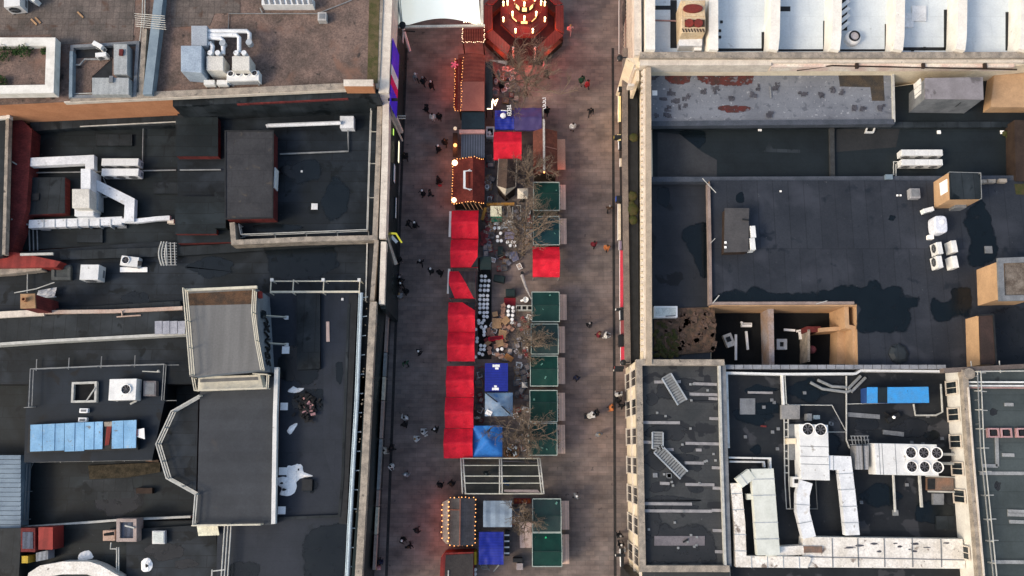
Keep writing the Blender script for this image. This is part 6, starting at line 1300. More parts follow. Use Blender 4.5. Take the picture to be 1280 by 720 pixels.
gs.append(green_stall((661, 529, 696, 569), (531, 567), 'lowest green stall above the arched canopy', .5, (698, 705), gd_))
gs.append(green_stall((666, 623.5, 701, 665), (626, 662), 'upper green stall of the pair at the bottom of the market', .5, (702, 710), gl))
gs.append(green_stall((665.5, 666, 702, 708), (668, 705), 'lower green stall of the pair at the bottom, bright upper half and grey lower half', .54, (702.5, 710)))
# ---- bulb huts
def hut(px, label, roofm, ridge_x, zs=(2.5, 3.4), wallm=None, name='market_hut', cat='market hut', light=None, over=.0):
    """timber hut with a gable roof, ridge along the street at pixel ridge_x"""
    x0, y0, x1, y1 = px; ze, zr = zs; c = ctr(*px, ze); w, d = dims(*px, ze); t = thing(name, label, cat, (c.x, c.y, 0))
    rx = W(ridge_x, (y0+y1)/2, zr).x; l, r = c.x-w/2, c.x+w/2; b_, f_ = c.y-d/2, c.y+d/2
    MB().prism([(l+.15, b_+.15), (r-.15, b_+.15), (r-.15, f_-.15), (l+.15, f_-.15)], 0, ze).build('wall', wallm or K['dwood'], t)
    rf = MB(); th = .12
    for xa, za, xb, zb_ in ((l, ze, rx, zr), (rx, zr, r, ze)):
        v = [(xa, b_, za), (xb, b_, zb_), (xb, f_, zb_), (xa, f_, za)]; v += [(p[0], p[1], p[2]-th) for p in v]
        rf.add(v, [[0, 1, 2, 3], [7, 6, 5, 4], [0, 4, 5, 1], [2, 6, 7, 3], [0, 3, 7, 4], [1, 5, 6, 2]])
    rf.build('roof', roofm, t)
    g = MB()
    for y in (b_+.2, f_-.2): g.add([(l+.15, y, ze-.1), (r-.15, y, ze-.1), (rx, y, zr-.15)], [[0, 1, 2]])
    g.build('gable', wallm or K['dwood'], t)
    return t, (l, r, b_, f_, rx, ze, zr)
# red-boarded hut, top
t, (l, r, b_, f_, rx, ze, zr) = hut((572, 68, 606, 139), 'long red-roofed hut at the top with a bulb-edged awning along its left side', K['plank_red'], 588, (2.8, 3.2))
a0, a1, a2, a3 = W(577, 73, 3.0), W(568.5, 75, 2.5), W(567.5, 137, 2.5), W(576.5, 139, 3.0)
MB().add([a0, a1, a2, a3]+[p-Vector((0, 0, .05)) for p in (a0, a1, a2, a3)], [[0, 1, 2, 3], [7, 6, 5, 4], [0, 4, 5, 1], [1, 5, 6, 2], [2, 6, 7, 3]]).build('awning', mat('red_awning', (.25, .03, .022)), t)
bulbs(BS(), [W(569, 72, 2.7), W(568, 138, 2.7), W(577, 138.5, 3.0)], .28, .045).build('light_string', K['bulb'], t); bulbs(BS(), [W(579, 70, 3.35), W(577.3, 95, 3.3), W(576.5, 139, 3.3)], .28, .045).build('light_string', K['bulb'], t)
MB().prect(575, 102, 605.5, 138.5, 3.27, 3.22).build('roof_sheet', mat('salmon_sheet', (.36, .12, .085), (.30, .095, .07), .5, .6, fine=.1), t) 
c = W(568, 81, 2.9); m_ = MB()
for k in range(5): m_.add([(c.x, c.y, 3.0), (c.x+.42*math.cos(k*1.2566-.3), c.y+.42*math.sin(k*1.2566-.3), 2.9), (c.x+.42*math.cos(k*1.2566+.3), c.y+.42*math.sin(k*1.2566+.3), 2.9)], [[0, 1, 2]])
m_.ball((c.x, c.y, 2.95), .2, 7, 5); m_.build('star_lantern', mat('pink_lantern', (.5, .1, .14), emit=((1, .12, .2), .5)), t)
c = thing('side_shelter', 'narrow dark flat shelter along the right of the red-roofed hut', 'shelter', tuple(W(611, 106, 0))); MB().prect(606.5, 77, 616, 137, 2.7, 2.6).build('roof', K['slate'], c)
for x, y in ((607.5, 79), (615, 79), (607.5, 135), (615, 135)): p = W(x, y, 2.6); MB().box(p.x, p.y, 1.3, .08, .08, 2.6).build('post', K['dwood'], c)
mb = MB()
for s in ([(609, 136), (615, 136), (615.5, 126)], [(616, 124), (619, 132), (622, 124), (618, 127)]): mb.tube([W(x, y, 2.9) for x, y in s], .07, 6)
mb.build('white_lettering', K['bulbw'], c)
# porch of lights at the top
t = thing('lit_porch', 'square red porch outlined in white bulbs below the white fabric canopy', 'porch', tuple(W(592, 44, 0))); z = 3.2
MB().prect(578.5, 36, 605, 52, z-.05, z-.15).build('roof', K['plank_red'], t); bulbs(BS(), [W(x, y, z) for x, y in ((578, 34), (578, 52.5), (605.5, 52.5), (605.5, 33))], .2, .045).build('light_string', K['bulbw'], t)
for x, y in ((579, 35), (604.5, 35), (579, 52), (604.5, 52)): p = W(x, y, z-.1); MB().box(p.x, p.y, (z-.1)/2, .12, .12, z-.1).build('post', K['dwood'], t)
mb = MB()
for k in range(9): mb.bar(W(580+k*3, 36.5, z-.02), W(580+k*3, 51.5, z-.02), .08, .03)
mb.build('slat', mat('dark_red_slat', (.12, .02, .018)), t)
# dark navy and corrugated roofed hut
t, q = hut((576.5, 140, 606, 197), 'hut with dark flat half and grey corrugated half divided by a pink beam', K['corr'], 591, (2.7, 2.75))
MB().prect(577, 140, 605.5, 161, 3.0, 2.8).build('flat_roof', mat('dark_teal_sheet', (.015, .028, .036), (.012, .02, .026), .7, .5), t); MB().prect(574, 162, 606, 166.5, 3.1, 2.8).build('pink_beam', mat('pink_beam', (.5, .27, .24)), t)
for y in (160.5, 181.5):
    c = W(569, y, 2.6); l_ = MB(); l_.ball((c.x, c.y, 2.6), .2, 9, 7); l_.build('globe_lamp', K['bulb'] if y > 170 else mat('dim_globe', (.7, .6, .45), emit=((1, .7, .45), .5)), t); MB().tube([(c.x, c.y, 2.6), W(576, y, 2.75)], .03).build('lamp_arm', K['dark'], t)
lamp('hut_globe_glow', tuple(W(568, 181.5, 1.5)), 60, (1, .30, .10)); MB().prect(566, 166, 572, 196, 1.05, .98).build('counter', K['dwood'], t)
# red tiled hut with bulbs
t, (l, r, b_, f_, rx, ze, zr) = hut((565.5, 200, 606, 255), 'red-tiled hut edged with bright bulbs and a white frame on its roof', K['tile_red'], 591, (2.6, 3.6), K['dwood'])
bs_ = BS()
for y in (b_, f_): bulbs(bs_, [(l, y, ze+.1), (rx, y, zr+.1), (r, y, ze+.1)], .3, .052)
bulbs(bs_, [(l-.03, b_, ze+.12), (l-.03, f_, ze+.12)], .28, .055); bs_.build('light_string', K['bulb'], t)
fl_ = MB(); fl_.ball(W(568.5, 203.5, 2.85), .3, 9, 7); fl_.ball(W(567.5, 250, 2.85), .26, 9, 7); fl_.build('flood_lamp', K['bulbw'], t)
mb = MB(); a, b2_ = W(580.5, 213.5, 3.9), W(580.5, 235.5, 3.9); mb.bar(a, b2_, .22, .12); mb.bar(a, a+Vector((.75, .05, -.2)), .07); mb.bar(b2_, b2_+Vector((.75, -.05, -.2)), .07); mb.bar(a+Vector((0, -.15, 0)), a+Vector((.6, .2, -.1)), .05); mb.bar(b2_+Vector((0, .15, 0)), b2_+Vector((.6, -.2, -.1)), .05); mb.build('roof_frame', K['bone'], t)
lamp('hut_corner_glow', tuple(W(563, 205, 1.5)), 45, (1, .22, .07)); lamp('hut_side_glow', tuple(W(562, 245, 1.5)), 45, (1, .2, .07))
mb = MB()
for k in range(5): mb.bar(W(577+k*5, 252, 3.0), W(583+k*5, 262, 2.4), .06)
mb.build('gable_strut', K['wood'], t)
# middle aisle: tapered brown roof with pale prow
t = thing('boat_hut', 'brown shingled hut with a pale pointed prow in the middle aisle', 'market hut', tuple(W(632, 221, 0)))
pts = [(624.5, 199), (645, 199), (643.5, 236), (632, 244), (622, 234)]; MB().ppoly(pts, 2.3, 0).build('wall', K['dwood'], t)
rg = [W(634.5, 199, 3.2), W(633, 236, 3.2)]; e = [W(x, y, 2.4) for x, y in ((623.5, 198.5), (645.5, 198.5), (644.5, 233), (621.5, 232))]; tip = W(631.5, 244, 2.4)
MB().add([e[0], rg[0], rg[1], e[3], e[1], e[2]], [[0, 1, 2, 3], [1, 4, 5, 2], [0, 4, 1]]).build('roof', K['tile_brown'], t); MB().add([rg[1]+Vector((0, 0, .01)), e[3]+Vector((0, -.02, 0)), tip, e[2]+Vector((0, -.02, 0))], [[0, 1, 2], [0, 2, 3]]).build('prow', mat('cream_canvas', (.55, .5, .4)), t)
MB().strip([(e[0].x, e[0].y), (e[3].x, e[3].y), (tip.x, tip.y), (e[2].x, e[2].y), (e[1].x, e[1].y)], .1, 2.3, 2.42).build('eaves_trim', K['stone'], t)
# white square parasol and cooler
def parasol(px, label, m, s, z=2.3):
    c = W(*px, z); t = thing('parasol', label, 'parasol', (c.x, c.y, 0)); vs = [(c.x, c.y, z+.35)]+[(c.x+s*a, c.y+s*b, z) for a, b in ((-1, -1), (0, -1.0), (1, -1), (1.0, 0), (1, 1), (0, 1.0), (-1, 1), (-1.0, 0))]
    MB().add(vs, [[0, 1+i, 1+(i+1) % 8] for i in range(8)]).build('canopy', m, t); MB().cyl(c.x, c.y, .03, .05, z+.4, 8).build('pole', K['rail'], t); MB().box(c.x, c.y, .04, .5, .5, .08).build('base', K['dark'], t); return t
parasol((653.5, 242), 'white square parasol between the prowed hut and the topmost green stall', mat('off_white_canvas', (.66, .60, .48), (.58, .52, .42), 1, .7), .55)
parasol((656, 481), 'small grey square parasol beside the blue kiosk', mat('grey_canvas', (.34, .34, .34)), .28, 2.0)
# rust hut with ridge beam and counter
t, (l, r, b_, f_, rx, ze, zr) = hut((666.5, 164, 696.5, 219), 'rust-tiled hut with a white ridge beam and pink counter in the right row', K['tile_rust'], 680, (2.5, 3.5))
MB().bar((rx, b_-.05, zr+.08), (rx, f_+.9, zr+.08), .22, .12).build('ridge_beam', mat('white_beam', (.5, .48, .44), (.3, .28, .26), 6, .7), t); q0, q1 = W(697.5, 212, 1.1), W(707, 174, 1.1); MB().box((q0.x+q1.x)/2-.05, (q0.y+q1.y)/2, 1.08, q1.x-q0.x, q1.y-q0.y, .07).build('counter', mat('salmon_wood', (.55, .33, .23), (.48, .28, .2), 1, .7), t); MB().box(q0.x+.1, (q0.y+q1.y)/2, .5, .06, q1.y-q0.y-.1, .95).build('counter_front', K['wood'], t)
lb = MB(); lb.ball((rx, b_, zr+.05), .12, 7, 5); lb.build('gable_lamp', K['bulb'], t); MB().bar((rx+.1, (b_+f_)/2+.4, zr-.02), (r, (b_+f_)/2+.4, ze+.06), .07).build('roof_batten', mat('pinkish_batten', (.4, .2, .16)), t)
lamp('rust_hut_glow', tuple(W(698, 215, 2.0)), 40, (1, .22, .1))
# grey slate hut, bottom
t, (l, r, b_, f_, rx, ze, zr) = hut((560, 622, 594, 681), 'grey slate-roofed hut outlined with orange bulbs at the bottom of the market', K['slate_tile'], 575, (2.6, 3.5))
ow = [W(561, 624, 2.7), W(553, 628, 2.4), W(553, 675, 2.4), W(558, 680, 2.6), W(561, 680, 2.7)]; MB().add(ow+[p-Vector((0, 0, .06)) for p in ow], [[0, 1, 2, 3, 4], [9, 8, 7, 6, 5]]).build('awning', mat('cream_awning', (.55, .42, .32)), t)
bs_ = BS(); bulbs(bs_, [(l+.05, f_+.03, ze+.3), (rx, f_+.03, zr-.2), (r, f_+.03, ze+.25)], .36, .055); bulbs(bs_, [(l, b_-.03, ze+.1), (rx, b_-.03, zr-.3), (r, b_-.03, ze+.15), (r+.04, f_, ze+.15)], .38, .055); bulbs(bs_, [W(561, 625, 2.85), W(560, 680, 2.85)], .4, .07); bulbs(bs_, [W(552.5, 627, 2.5), W(552, 676, 2.5)], .5, .06); bs_.build('light_string', K['bulb'], t)
mb = MB(); mb.bar((rx, b_, zr+.04), (rx, f_, zr+.04), .09); mb.bar((l, (b_+f_)/2+1.1, ze+.18), (rx, (b_+f_)/2+1.1, zr+.06), .08); mb.build('ridge_trim', mat('rust_trim', (.3, .12, .08)), t)
for x, y in ((549, 630), (549, 652), (550, 674)): lamp('slate_hut_glow', tuple(W(x, y, 1.4)), 30, (1, .16, .05))
# dark hut with red edge, bottom edge
t = thing('dark_hut', 'dark flat-roofed hut with red rounded edge at the bottom of the picture', 'market hut', tuple(W(571, 708, 0))); MB().ppoly([(551, 697), (556, 691), (592, 690), (592, 735), (549, 735)], 2.7, 0).build('wall', K['redpaint'], t); MB().ppoly([(557, 694), (591.5, 692), (591.5, 735), (555, 735)], 2.78, 2.7).build('roof', mat('brown_felt', (.045, .04, .038), (.03, .027, .027), .6, .7), t); bars(t, 2.78, [(560.5, 713, 560, 733)], .12, K['rail'], 'roof_pole'); mb = MB(); mb.ppoly([(592.5, 690), (595.5, 690), (595.5, 706), (592.5, 706)], 2.4, 0); mb.build('yellow_panel', mat('yellow_panel', (.35, .25, .02)), t)
lamp('dark_hut_glow', tuple(W(547, 692, 1.4)), 30, (1, .2, .08))
# ---- arched canopy
t = thing('arched_canopy', 'open arched truss canopy of two bays crossing the market', 'canopy', tuple(W(627, 595, 0))); zc = 3.4
ws_ = [(576, 634.5), (634.5, 636), (676, 0)]
def arch(x, lean): return [W(x+lean*(k/10)*1.0+1.5*math.sin(math.pi*k/10)*0, 573+44*k/10, 2.9+1.1*math.sin(math.pi*k/10)) for k in range(11)]
for x, ln in ((576, 2), (579, 3)): MB().tube(arch(x, ln), .06, 6).build('arch_rib', K['rail'], t)
for x, ln in ((624.5, 0), (627, 1)): MB().tube(arch(x, ln), .06, 6).build('arch_rib', K['rail'], t)
for x, ln in ((672, 5), (675, 5)): MB().tube(arch(x, ln), .06, 6).build('arch_rib', K['rail'], t)
la = MB()
for xa, xb, la_, lb_ in ((576, 579, 2, 3), (624.5, 627, 0, 1), (672, 675, 5, 5)):
    A, B = arch(xa, la_), arch(xb, lb_)
    for i in range(10): la.bar(A[i], B[i+1] if i % 2 else B[i], .05)
la.build('lattice', K['raild'], t)
for i in (0, 2, 5, 7, 10):
    A, M_, B = arch(578, 3)[i], arch(625.5, .5)[i], arch(674, 5)[i]; MB().tube([A, M_, B], .065 if i in (0, 10) else .05, 6).build('purlin', mat('ivory_purlin', (.56, .55, .46)), t)
gm_ = mat('smoked_sheet', (.012, .018, .018), rough=.25); ng = gm_.node_tree; tq = node(ng, 'ShaderNodeBsdfTransparent'); tq.inputs[0].default_value = (.62, .68, .66, 1); mq = node(ng, 'ShaderNodeMixShader'); mq.inputs[0].default_value = .35
ng.links.new(tq.outputs[0], mq.inputs[1]); ng.links.new(ng.nodes['Principled BSDF'].outputs[0], mq.inputs[2]); ng.links.new(mq.outputs[0], [q for q in ng.nodes if q.type == 'OUTPUT_MATERIAL'][0].inputs[0])
for (xa, la_), (xb, lb_) in (((578, 3), (624.5, 0)), ((627, 1), (673, 5))):
    A, B = arch(xa, la_), arch(xb, lb_); MB().add(A+B, [[i, i+1, 12+i, 11+i] for i in range(10)]).build('roof_sheet', gm_, t)
for x, y in ((578, 573.5), (626, 573.5), (674, 573.5), (581, 616), (627, 616), (679, 616)): p = W(x, y, 2.95); MB().cyl(p.x, p.y, .07, 0, 2.95, 8).build('post', K['raild'], t)
MB().add([W(628, 575, 3.0), W(672, 575, 3.0), W(672, 578, 3.3), W(628, 577, 3.25)], [[0, 1, 2, 3]]).build('furled_sheet', mat('grey_sheet', (.26, .22, .22)), t); MB().add([W(630, 612, 3.3), W(672, 612, 3.35), W(675, 616, 3.05), W(630, 615, 3.05)], [[0, 1, 2, 3]]).build('furled_sheet', mat('grey_sheet', (.26, .22, .22)), t)
# ---- Christmas pyramid pavilion
PX, PY = 654.5, 38; c0 = W(PX, PY, 0)
t = thing('christmas_pyramid', 'octagonal red pavilion with a tiered tower of lit candles at the top of the market', 'pavilion', (c0.x, c0.y, 0))
redw = mat('red_cladding_roof', (.30, .052, .04), (.22, .038, .03), .8, .6, fine=.15, stripes=('X', .3, .85)); redd = mat('deep_red_roof', (.13, .022, .024), (.09, .018, .02), .8, .6, fine=.2)
def oct_(r, z, rot=math.pi/8): return [Vector((c0.x+r*math.cos(rot+k*math.pi/4), c0.y+r*math.sin(rot+k*math.pi/4), z)) for k in range(8)]
R1_ = 50/12/math.cos(math.pi/8)*1.02; A, B = oct_(R1_, 2.5), oct_(R1_-.95, 3.0)
for k in range(8):
    if k == 5: continue                                          # the open side towards the market
    j = (k+1) % 8; sh = .03; a0, a1, b0, b1_ = [p for p in (A[k].lerp(A[j], sh), A[k].lerp(A[j], 1-sh), B[k].lerp(B[j], sh), B[k].lerp(B[j], 1-sh))]
    MB().add([a0, a1, b1_, b0]+[p-Vector((0, 0, .12)) for p in (a0, a1, b1_, b0)], [[0, 1, 2, 3], [7, 6, 5, 4], [0, 4, 5, 1], [1, 5, 6, 2], [2, 6, 7, 3], [3, 7, 4, 0]]).build('stall_roof', redw, t)
    m = (a0+a1)/2; MB().prism([(a0.x, a0.y), (a1.x, a1.y), (b1_.x, b1_.y), (b0.x, b0.y)], 0, 1.1).build('stall_counter', K['dwood'], t)
for k in range(8):
    p = A[k].lerp(c0, .06); MB().box(p.x, p.y, 1.3, .14, .14, 2.6).build('post', K['dwood'], t)
rf_ = MB(); I, J = oct_(2.6, 3.4), oct_(1.8, 4.1); rf_.add(I+J, [[k, (k+1) % 8, 8+(k+1) % 8, 8+k] for k in range(8)]+[list(range(8, 16))]); rf_.build('inner_roof', redd, t)
fl_ = MB(); fl_.prism([(p.x, p.y) for p in oct_(R1_-.2, 0)], .01, .12); fl_.build('deck', K['dark'], t)
flr = MB()
for k in range(8): a, b = I[k], I[(k+1) % 8]; flr.bar(a-Vector((0, 0, .1)), b-Vector((0, 0, .1)), .16, .3)
flr.build('fascia', mat('dark_red_fascia', (.10, .015, .012)), t)
def candle(x, y, z, h=.95, r=.085): 
    cd = MB().cyl(x, y, r, z, z+h*.72, 8).build('candle', mat('lit_candle', (.9, .75, .5), emit=((1, .55, .22), 5.0)), t); MB().lathe([(.03, z+h*.72), (.09, z+h*.8), (.05, z+h*.93), (.01, z+h)], x, y, 8).build('flame', mat('candle_flame', (1, .85, .6), emit=((1, .72, .4), 14.0)), cd)
MB().prism([(p.x, p.y) for p in oct_(1.55, 0)], 4.1, 5.4).build('tower_tier', mat('dark_window_band', (.05, .015, .012)), t); MB().prism([(p.x, p.y) for p in oct_(1.9, 0)], 5.4, 5.55).build('tier_platform', K['redpaint'], t)
MB().prism([(p.x, p.y) for p in oct_(1.05, 0)], 5.55, 7.4).build('tower_tier', mat('dark_window_band', (.05, .015, .012)), t); MB().prism([(p.x, p.y) for p in oct_(1.35, 0)], 7.4, 7.55).build('tier_platform', K['redpaint'], t)
MB().prism([(p.x, p.y) for p in oct_(.65, 0)], 7.55, 9.3).build('tower_tier', mat('lit_window_band', (.5, .2, .08), emit=((1, .35, .1), .8)), t); MB().prism([(p.x, p.y) for p in oct_(.95, 0)], 9.3, 9.42).build('tier_platform', K['redpaint'], t)
MB().lathe([(.8, 9.42), (.5, 10.2), (.1, 10.9), (.04, 11.3)], c0.x, c0.y, 8).build('spire', redw, t)
for k in range(6):                                               # pyramid vanes, at rest
    a = k*1.047; d_ = Vector((math.cos(a), math.sin(a), 0)); n_ = Vector((-d_.y, d_.x, 0)); p = Vector((c0.x, c0.y, 10.55)); MB().add([p+d_*.3-n_*.06, p+d_*1.3-n_*.2+Vector((0, 0, .12)), p+d_*1.3+n_*.2-Vector((0, 0, .12)), p+d_*.3+n_*.06], [[0, 1, 2, 3]]).build('vane', mat('vane_wood', (.30, .08, .04)), t)
for k in range(8): p = oct_(2.35, 3.75)[k]; candle(p.x, p.y, 3.75)
for k in range(8): p = oct_(1.72, 5.55, 0)[k]; candle(p.x, p.y, 5.55)
for k in range(6): a = k*1.047+.5; candle(c0.x+1.2*math.cos(a), c0.y+1.2*math.sin(a), 7.55, .8)
for k in range(8):
    for zz_, rr_ in ((4.7, 1.56), (6.4, 1.06)):
        a = k*math.pi/4; MB().box(c0.x+rr_*math.cos(math.pi/8)*math.cos(a), c0.y+rr_*math.cos(math.pi/8)*math.sin(a), zz_, .04, rr_*.42, .75, a).build('lit_window', mat('lit_window', (.9, .6, .3), emit=((1, .5, .18), 2.2)), t)
for x in (641.5, 669): p = W(x, 61, 2.6); MB().cyl(p.x, p.y, .09, 0, 3.0, 8).build('white_post', K['bone'], t)
for (x, y) in ((627, 60), (682, 60), (695, 30), (614, 30), (655, 70)): lamp('pavilion_glow', tuple(W(x, y, 1.6)), 300, (1, .085, .035), .5)
lamp('pyramid_glow', (c0.x, c0.y-2.4, 4.6), 90, (1, .13, .05), .4); lamp('pyramid_glow', (c0.x-2.2, c0.y+.5, 4.8), 70, (1, .12, .05), .4); lamp('pyramid_glow', (c0.x+2.2, c0.y+.5, 4.8), 70, (1, .12, .05), .4)
for x, y in ((562, 80), (562, 110), (590, 60), (600, 30)): lamp('awning_glow', tuple(W(x, y, 1.5)), 65, (1, .13, .045), .4)
sp_ = thing('striped_awning', 'small striped pale awning at the lower left corner of the octagonal pavilion', 'awning', tuple(W(622, 78, 0))); mb = MB(); mb.add([W(608, 74.5, 2.3), W(634, 76, 2.3), W(634, 81, 2.0), W(612, 76, 2.0)], [[0, 1, 2, 3]]); mb.build('canopy', mat('pale_awning', (.42, .36, .33)), sp_); p = W(632, 79, 2); MB().cyl(p.x, p.y, .04, 0, 2.1, 8).build('post', K['rail'], sp_)
# ---- white fabric canopy at the top
t = thing('fabric_canopy', 'large glowing white fabric canopy with a curved lower edge at the top of the street', 'canopy', tuple(W(545, 10, 0))); vs = []; n = 20; zc = 6.0
xa_, xb_ = 489, 601
for i in range(n+1):
    for j in range(9):
        u, v = i/n, j/8; yb = 31-8*math.sin(math.pi*min(1, max(0, (u-.2)/.75)))*(1 if u > .2 else 0); xr_ = xb_-5*(v)*1.0 if u > .9 else 0
        x = xa_+(xb_-xa_)*u; 
        if u > .5: x -= 7*v*(u-.5)*2
        vs.append(W(x, yb-(yb+60)*v, zc+1.6*math.sin(math.pi*u)*(.35+.65*v)+.04*math.sin(u*30)))
mb = MB(); mb.smooth = True; mb.add(vs, [[i*9+j, (i+1)*9+j, (i+1)*9+j+1, i*9+j+1] for i in range(n) for j in range(8)]); mb.build('membrane', mat('self_lit_canopy_fabric', (.80, .82, .78), (.76, .78, .72), .3, .6, fine=.03, emit=((1, 1, .84), .5)), t)  # cloth emits by itself, standing in for light through the fabric
fr = MB(); fr.bar(W(489, 34, 6.1), W(606, 32, 6.1), .22); fr.bar(W(602.5, 33, 6.1), W(602, -60, 6.1), .28); fr.bar(W(489, -60, 6.2), W(502, 32, 6.2), .18); fr.bar(W(494, -60, 6.4), W(503, 28, 6.2), .1); fr.build('edge_beam', mat('cream_beam', (.72, .68, .56)), t)
for (x, y), (x2, y2) in (((503.5, 34), (512, 63)), ((504, 34), (503, 66)), ((491, 34), (499, 66))): MB().tube([W(x, y, 6.0), W(x2, y2, .1)], .16 if x == 503.5 else .09, 8).build('mast', K['bone'], t)
hb = MB(); c = W(503, 31, 6.3); hb.cyl(c.x, c.y, .35, 6.05, 6.35, 10); hb.bar(W(504, 38.5, 5.5), W(519, 39.5, 5.5), .1); hb.build('mast_head', K['dark'], t); bulbs(BS(), [W(578, 27, 6.3), W(604, 30, 6.3)], .25, .07).build('light_string', K['bulbw'], t)
# ---- banner on the left facade
t = thing('facade_banner', 'tall blue banner with white and red stripes on the left street front', 'banner', tuple(W(489, 90, 11)))
p0, p1 = W(490, 46, 11.3), W(486.6, 128, 11.3)
def seg(u0, u1, m, nm): a, b = p0.lerp(p1, u0), p0.lerp(p1, u1); MB().add([(a.x+.05, a.y, 11.0), (b.x+.05, b.y, 11.0), (b.x+.2, b.y, 7.4), (a.x+.2, a.y, 7.4), (a.x, a.y, 11.0), (b.x, b.y, 11.0), (b.x+.12, b.y, 7.4), (a.x+.12, a.y, 7.4)], [[0, 1, 2, 3], [7, 6, 5, 4], [0, 4, 5, 1], [2, 6, 7, 3], [1, 5, 6, 2], [0, 3, 7, 4]]).build(nm, m, t)
bl_ = mat('ultramarine', (.03, .015, .5), (.025, .012, .42), 1, .5, emit=((.1, .05, 1), .1)); seg(0, .4, bl_, 'blue_panel'); seg(.4, .56, mat('white_panel', (.8, .8, .82)), 'white_panel'); seg(.56, .71, mat('crimson_panel', (.75, .015, .14)), 'red_panel'); seg(.71, 1, bl_, 'blue_panel')
c = W(487.5, 124, 10.5); MB().tube([(c.x-.2, c.y, 10.4), (c.x+.7, c.y, 10.4)], .16).build('bracket', K['dark'], t)
# ---- shop signs and lights on the two street fronts
def sign(px, z, size, label, m, cat='shop sign', rim=None):
    c = W(*px, z); t = thing('shop_sign', label, cat, (c.x, c.y, z)); MB().box(c.x, c.y, z, *size).build('face', m, t); MB().box(c.x-(.04 if px[0] < 640 else -.04), c.y, z-.03, size[0], size[1]+.1, size[2]+.1).build('back_box', rim or K['dark'], t); return t
sign((490.5, 165), 5.5, (.25, .6, .4), 'small lime green lit sign on the dark left street front', K['glow_green'])
sign((498, 190), 2.8, (.12, 2.2, .5), 'long thin pale lit sign on the left street front near a dark figure', K['glow'])
sign((491.5, 217), 4.2, (.3, 1.8, .8), 'white lozenge-shaped sign midway along the left street front', K['tarp'])
sign((494.5, 260), 3.0, (.12, 2.1, .4), 'white strip sign on the left street front above the yellow edged sign', K['tarp'])
t = thing('yellow_edged_sign', 'slanted white sign with bright yellow edge at the left street corner', 'shop sign', tuple(W(492, 296, 4))); a, b = W(485, 291.5, 4.5), W(495, 292, 4.5); cc = W(502, 303, 3.5); mb = MB(); mb.bar(a, b, .16); mb.bar(b, cc, .16); mb.build('yellow_edge', mat('yellow_edge', (.75, .68, .05), emit=((1, .9, .1), .4)), t); MB().bar(W(489, 295, 4.2), W(496, 303, 3.8), .3, .2).build('white_panel', K['tarp'], t)
t = thing('cream_street_wall', 'tall cream lit window strip at the left street corner below the yellow edged sign', 'window strip', tuple(W(481, 362, 3))); MB().ppoly([(479, 340), (484, 340), (483, 387), (479, 387)], 6.5, .1).build('frame', K['pale'], t); MB().ppoly([(484.1, 341), (484.6, 341), (483.6, 386), (483.1, 386)], 6.3, .2).build('pane', K['glow'], t)
for i, (y0, y1, m) in enumerate(((392, 440, 'pinktan2'), (441, 470, 'steel_'), (471, 500, 'cream_'), (501, 548, 'pinktan2'), (549, 612, 'steel_'), (613, 633, 'pinktan2'), (634, 668, 'cream_'), (669, 712, 'pinktan2'))):
    mm = {'pinktan2': mat('pinkish_fascia', (.36, .27, .23), (.28, .21, .18), 1, .7), 'steel_': K['raild'], 'cream_': mat('cream_fascia', (.60, .54, .42))}[m]
    xx = lambda y: 484.2-(y-392)*.052
    a, b = W(xx(y0), y0, 3.2), W(xx(y1), y1, 3.2); t = thing('shop_fascia', ['pinkish', 'steel', 'cream', 'narrow pinkish', 'long grey', 'short pinkish', 'bright cream', 'lowest pinkish'][i]+' shop fascia along the left street front, number %s from the blue shop corner' % ['one', 'two', 'three', 'four', 'five', 'six', 'seven', 'eight'][i], 'shop fascia', (a.x, a.y, 0))
    MB().strip([(a.x, a.y), (b.x, b.y)], .26, 2.6, 3.3).build('fascia_board', mm, t); MB().strip([(a.x-.1, a.y-.05), (b.x-.1, b.y+.05)], .1, .1, 2.58).build('shop_window', K['glass'], t)
t = thing('blue_shop_banner', 'pair of short blue projecting boards at the left street corner', 'projecting sign', tuple(W(487, 387, 3))); MB().bar(W(483, 383.5, 3.3), W(491, 383.5, 3.3), .14, .5).build('upper_board', mat('navy_board', (.05, .07, .2)), t); MB().bar(W(482, 392, 3.3), W(491, 392.5, 3.3), .14, .5).build('lower_board', K['stone'], t)
# right street front
RS = [((774.5, 72, 776, 74), K['bone'], 'small white box sign on the upper right street front', .5), ((774, 110, 777, 113), K['tarp'], 'white round-cornered lamp sign on the right street front', .5)]
for (x0, y0, x1, y1), m, l, s in RS: sign(((x0+x1)/2, (y0+y1)/2), 3.6, (.5, .35, .4), l, m)
def awning(y0, y1, x0, x1, m, label, z=2.9):
    a = [W(x1, y0, z+.35), W(x0, y0, z), W(x0, y1, z), W(x1, y1, z+.35)]; c = a[0]; t = thing('shop_awning', label, 'shop awning', (c.x, c.y, 0)); MB().add(a+[p-Vector((0, 0, .06)) for p in a], [[0, 1, 2, 3], [7, 6, 5, 4], [0, 4, 5, 1], [1, 5, 6, 2], [2, 6, 7, 3]]).build('cloth', m, t); MB().bar(a[1]-Vector((0, 0, .12)), a[2]-Vector((0, 0, .12)), .06, .22).build('valance', K['bone'], t)
    wd_ = W(778, (y0+y1)/2, 1.3); MB().box(wd_.x+.25, wd_.y, 1.35, .08, abs((a[1]-a[2]).length)-.1, 2.5).build('shop_window', K['glass'], t); return t
ac_ = mat('cream_awning2', (.56, .48, .36)); ay = mat('yellow_lit_awning', (.62, .52, .24), emit=((1, .8, .35), .25)); ar = mat('red_fascia', (.46, .035, .06), (.38, .03, .05), 1, .6); ap = mat('maroon_fascia', (.22, .05, .055)); apu = mat('mauve_fascia', (.20, .16, .22))
awning(0, 66, 774, 777, mat('brown_grey_fascia', (.10, .085, .08)), 'long brown-grey awning on the right street front at the top')
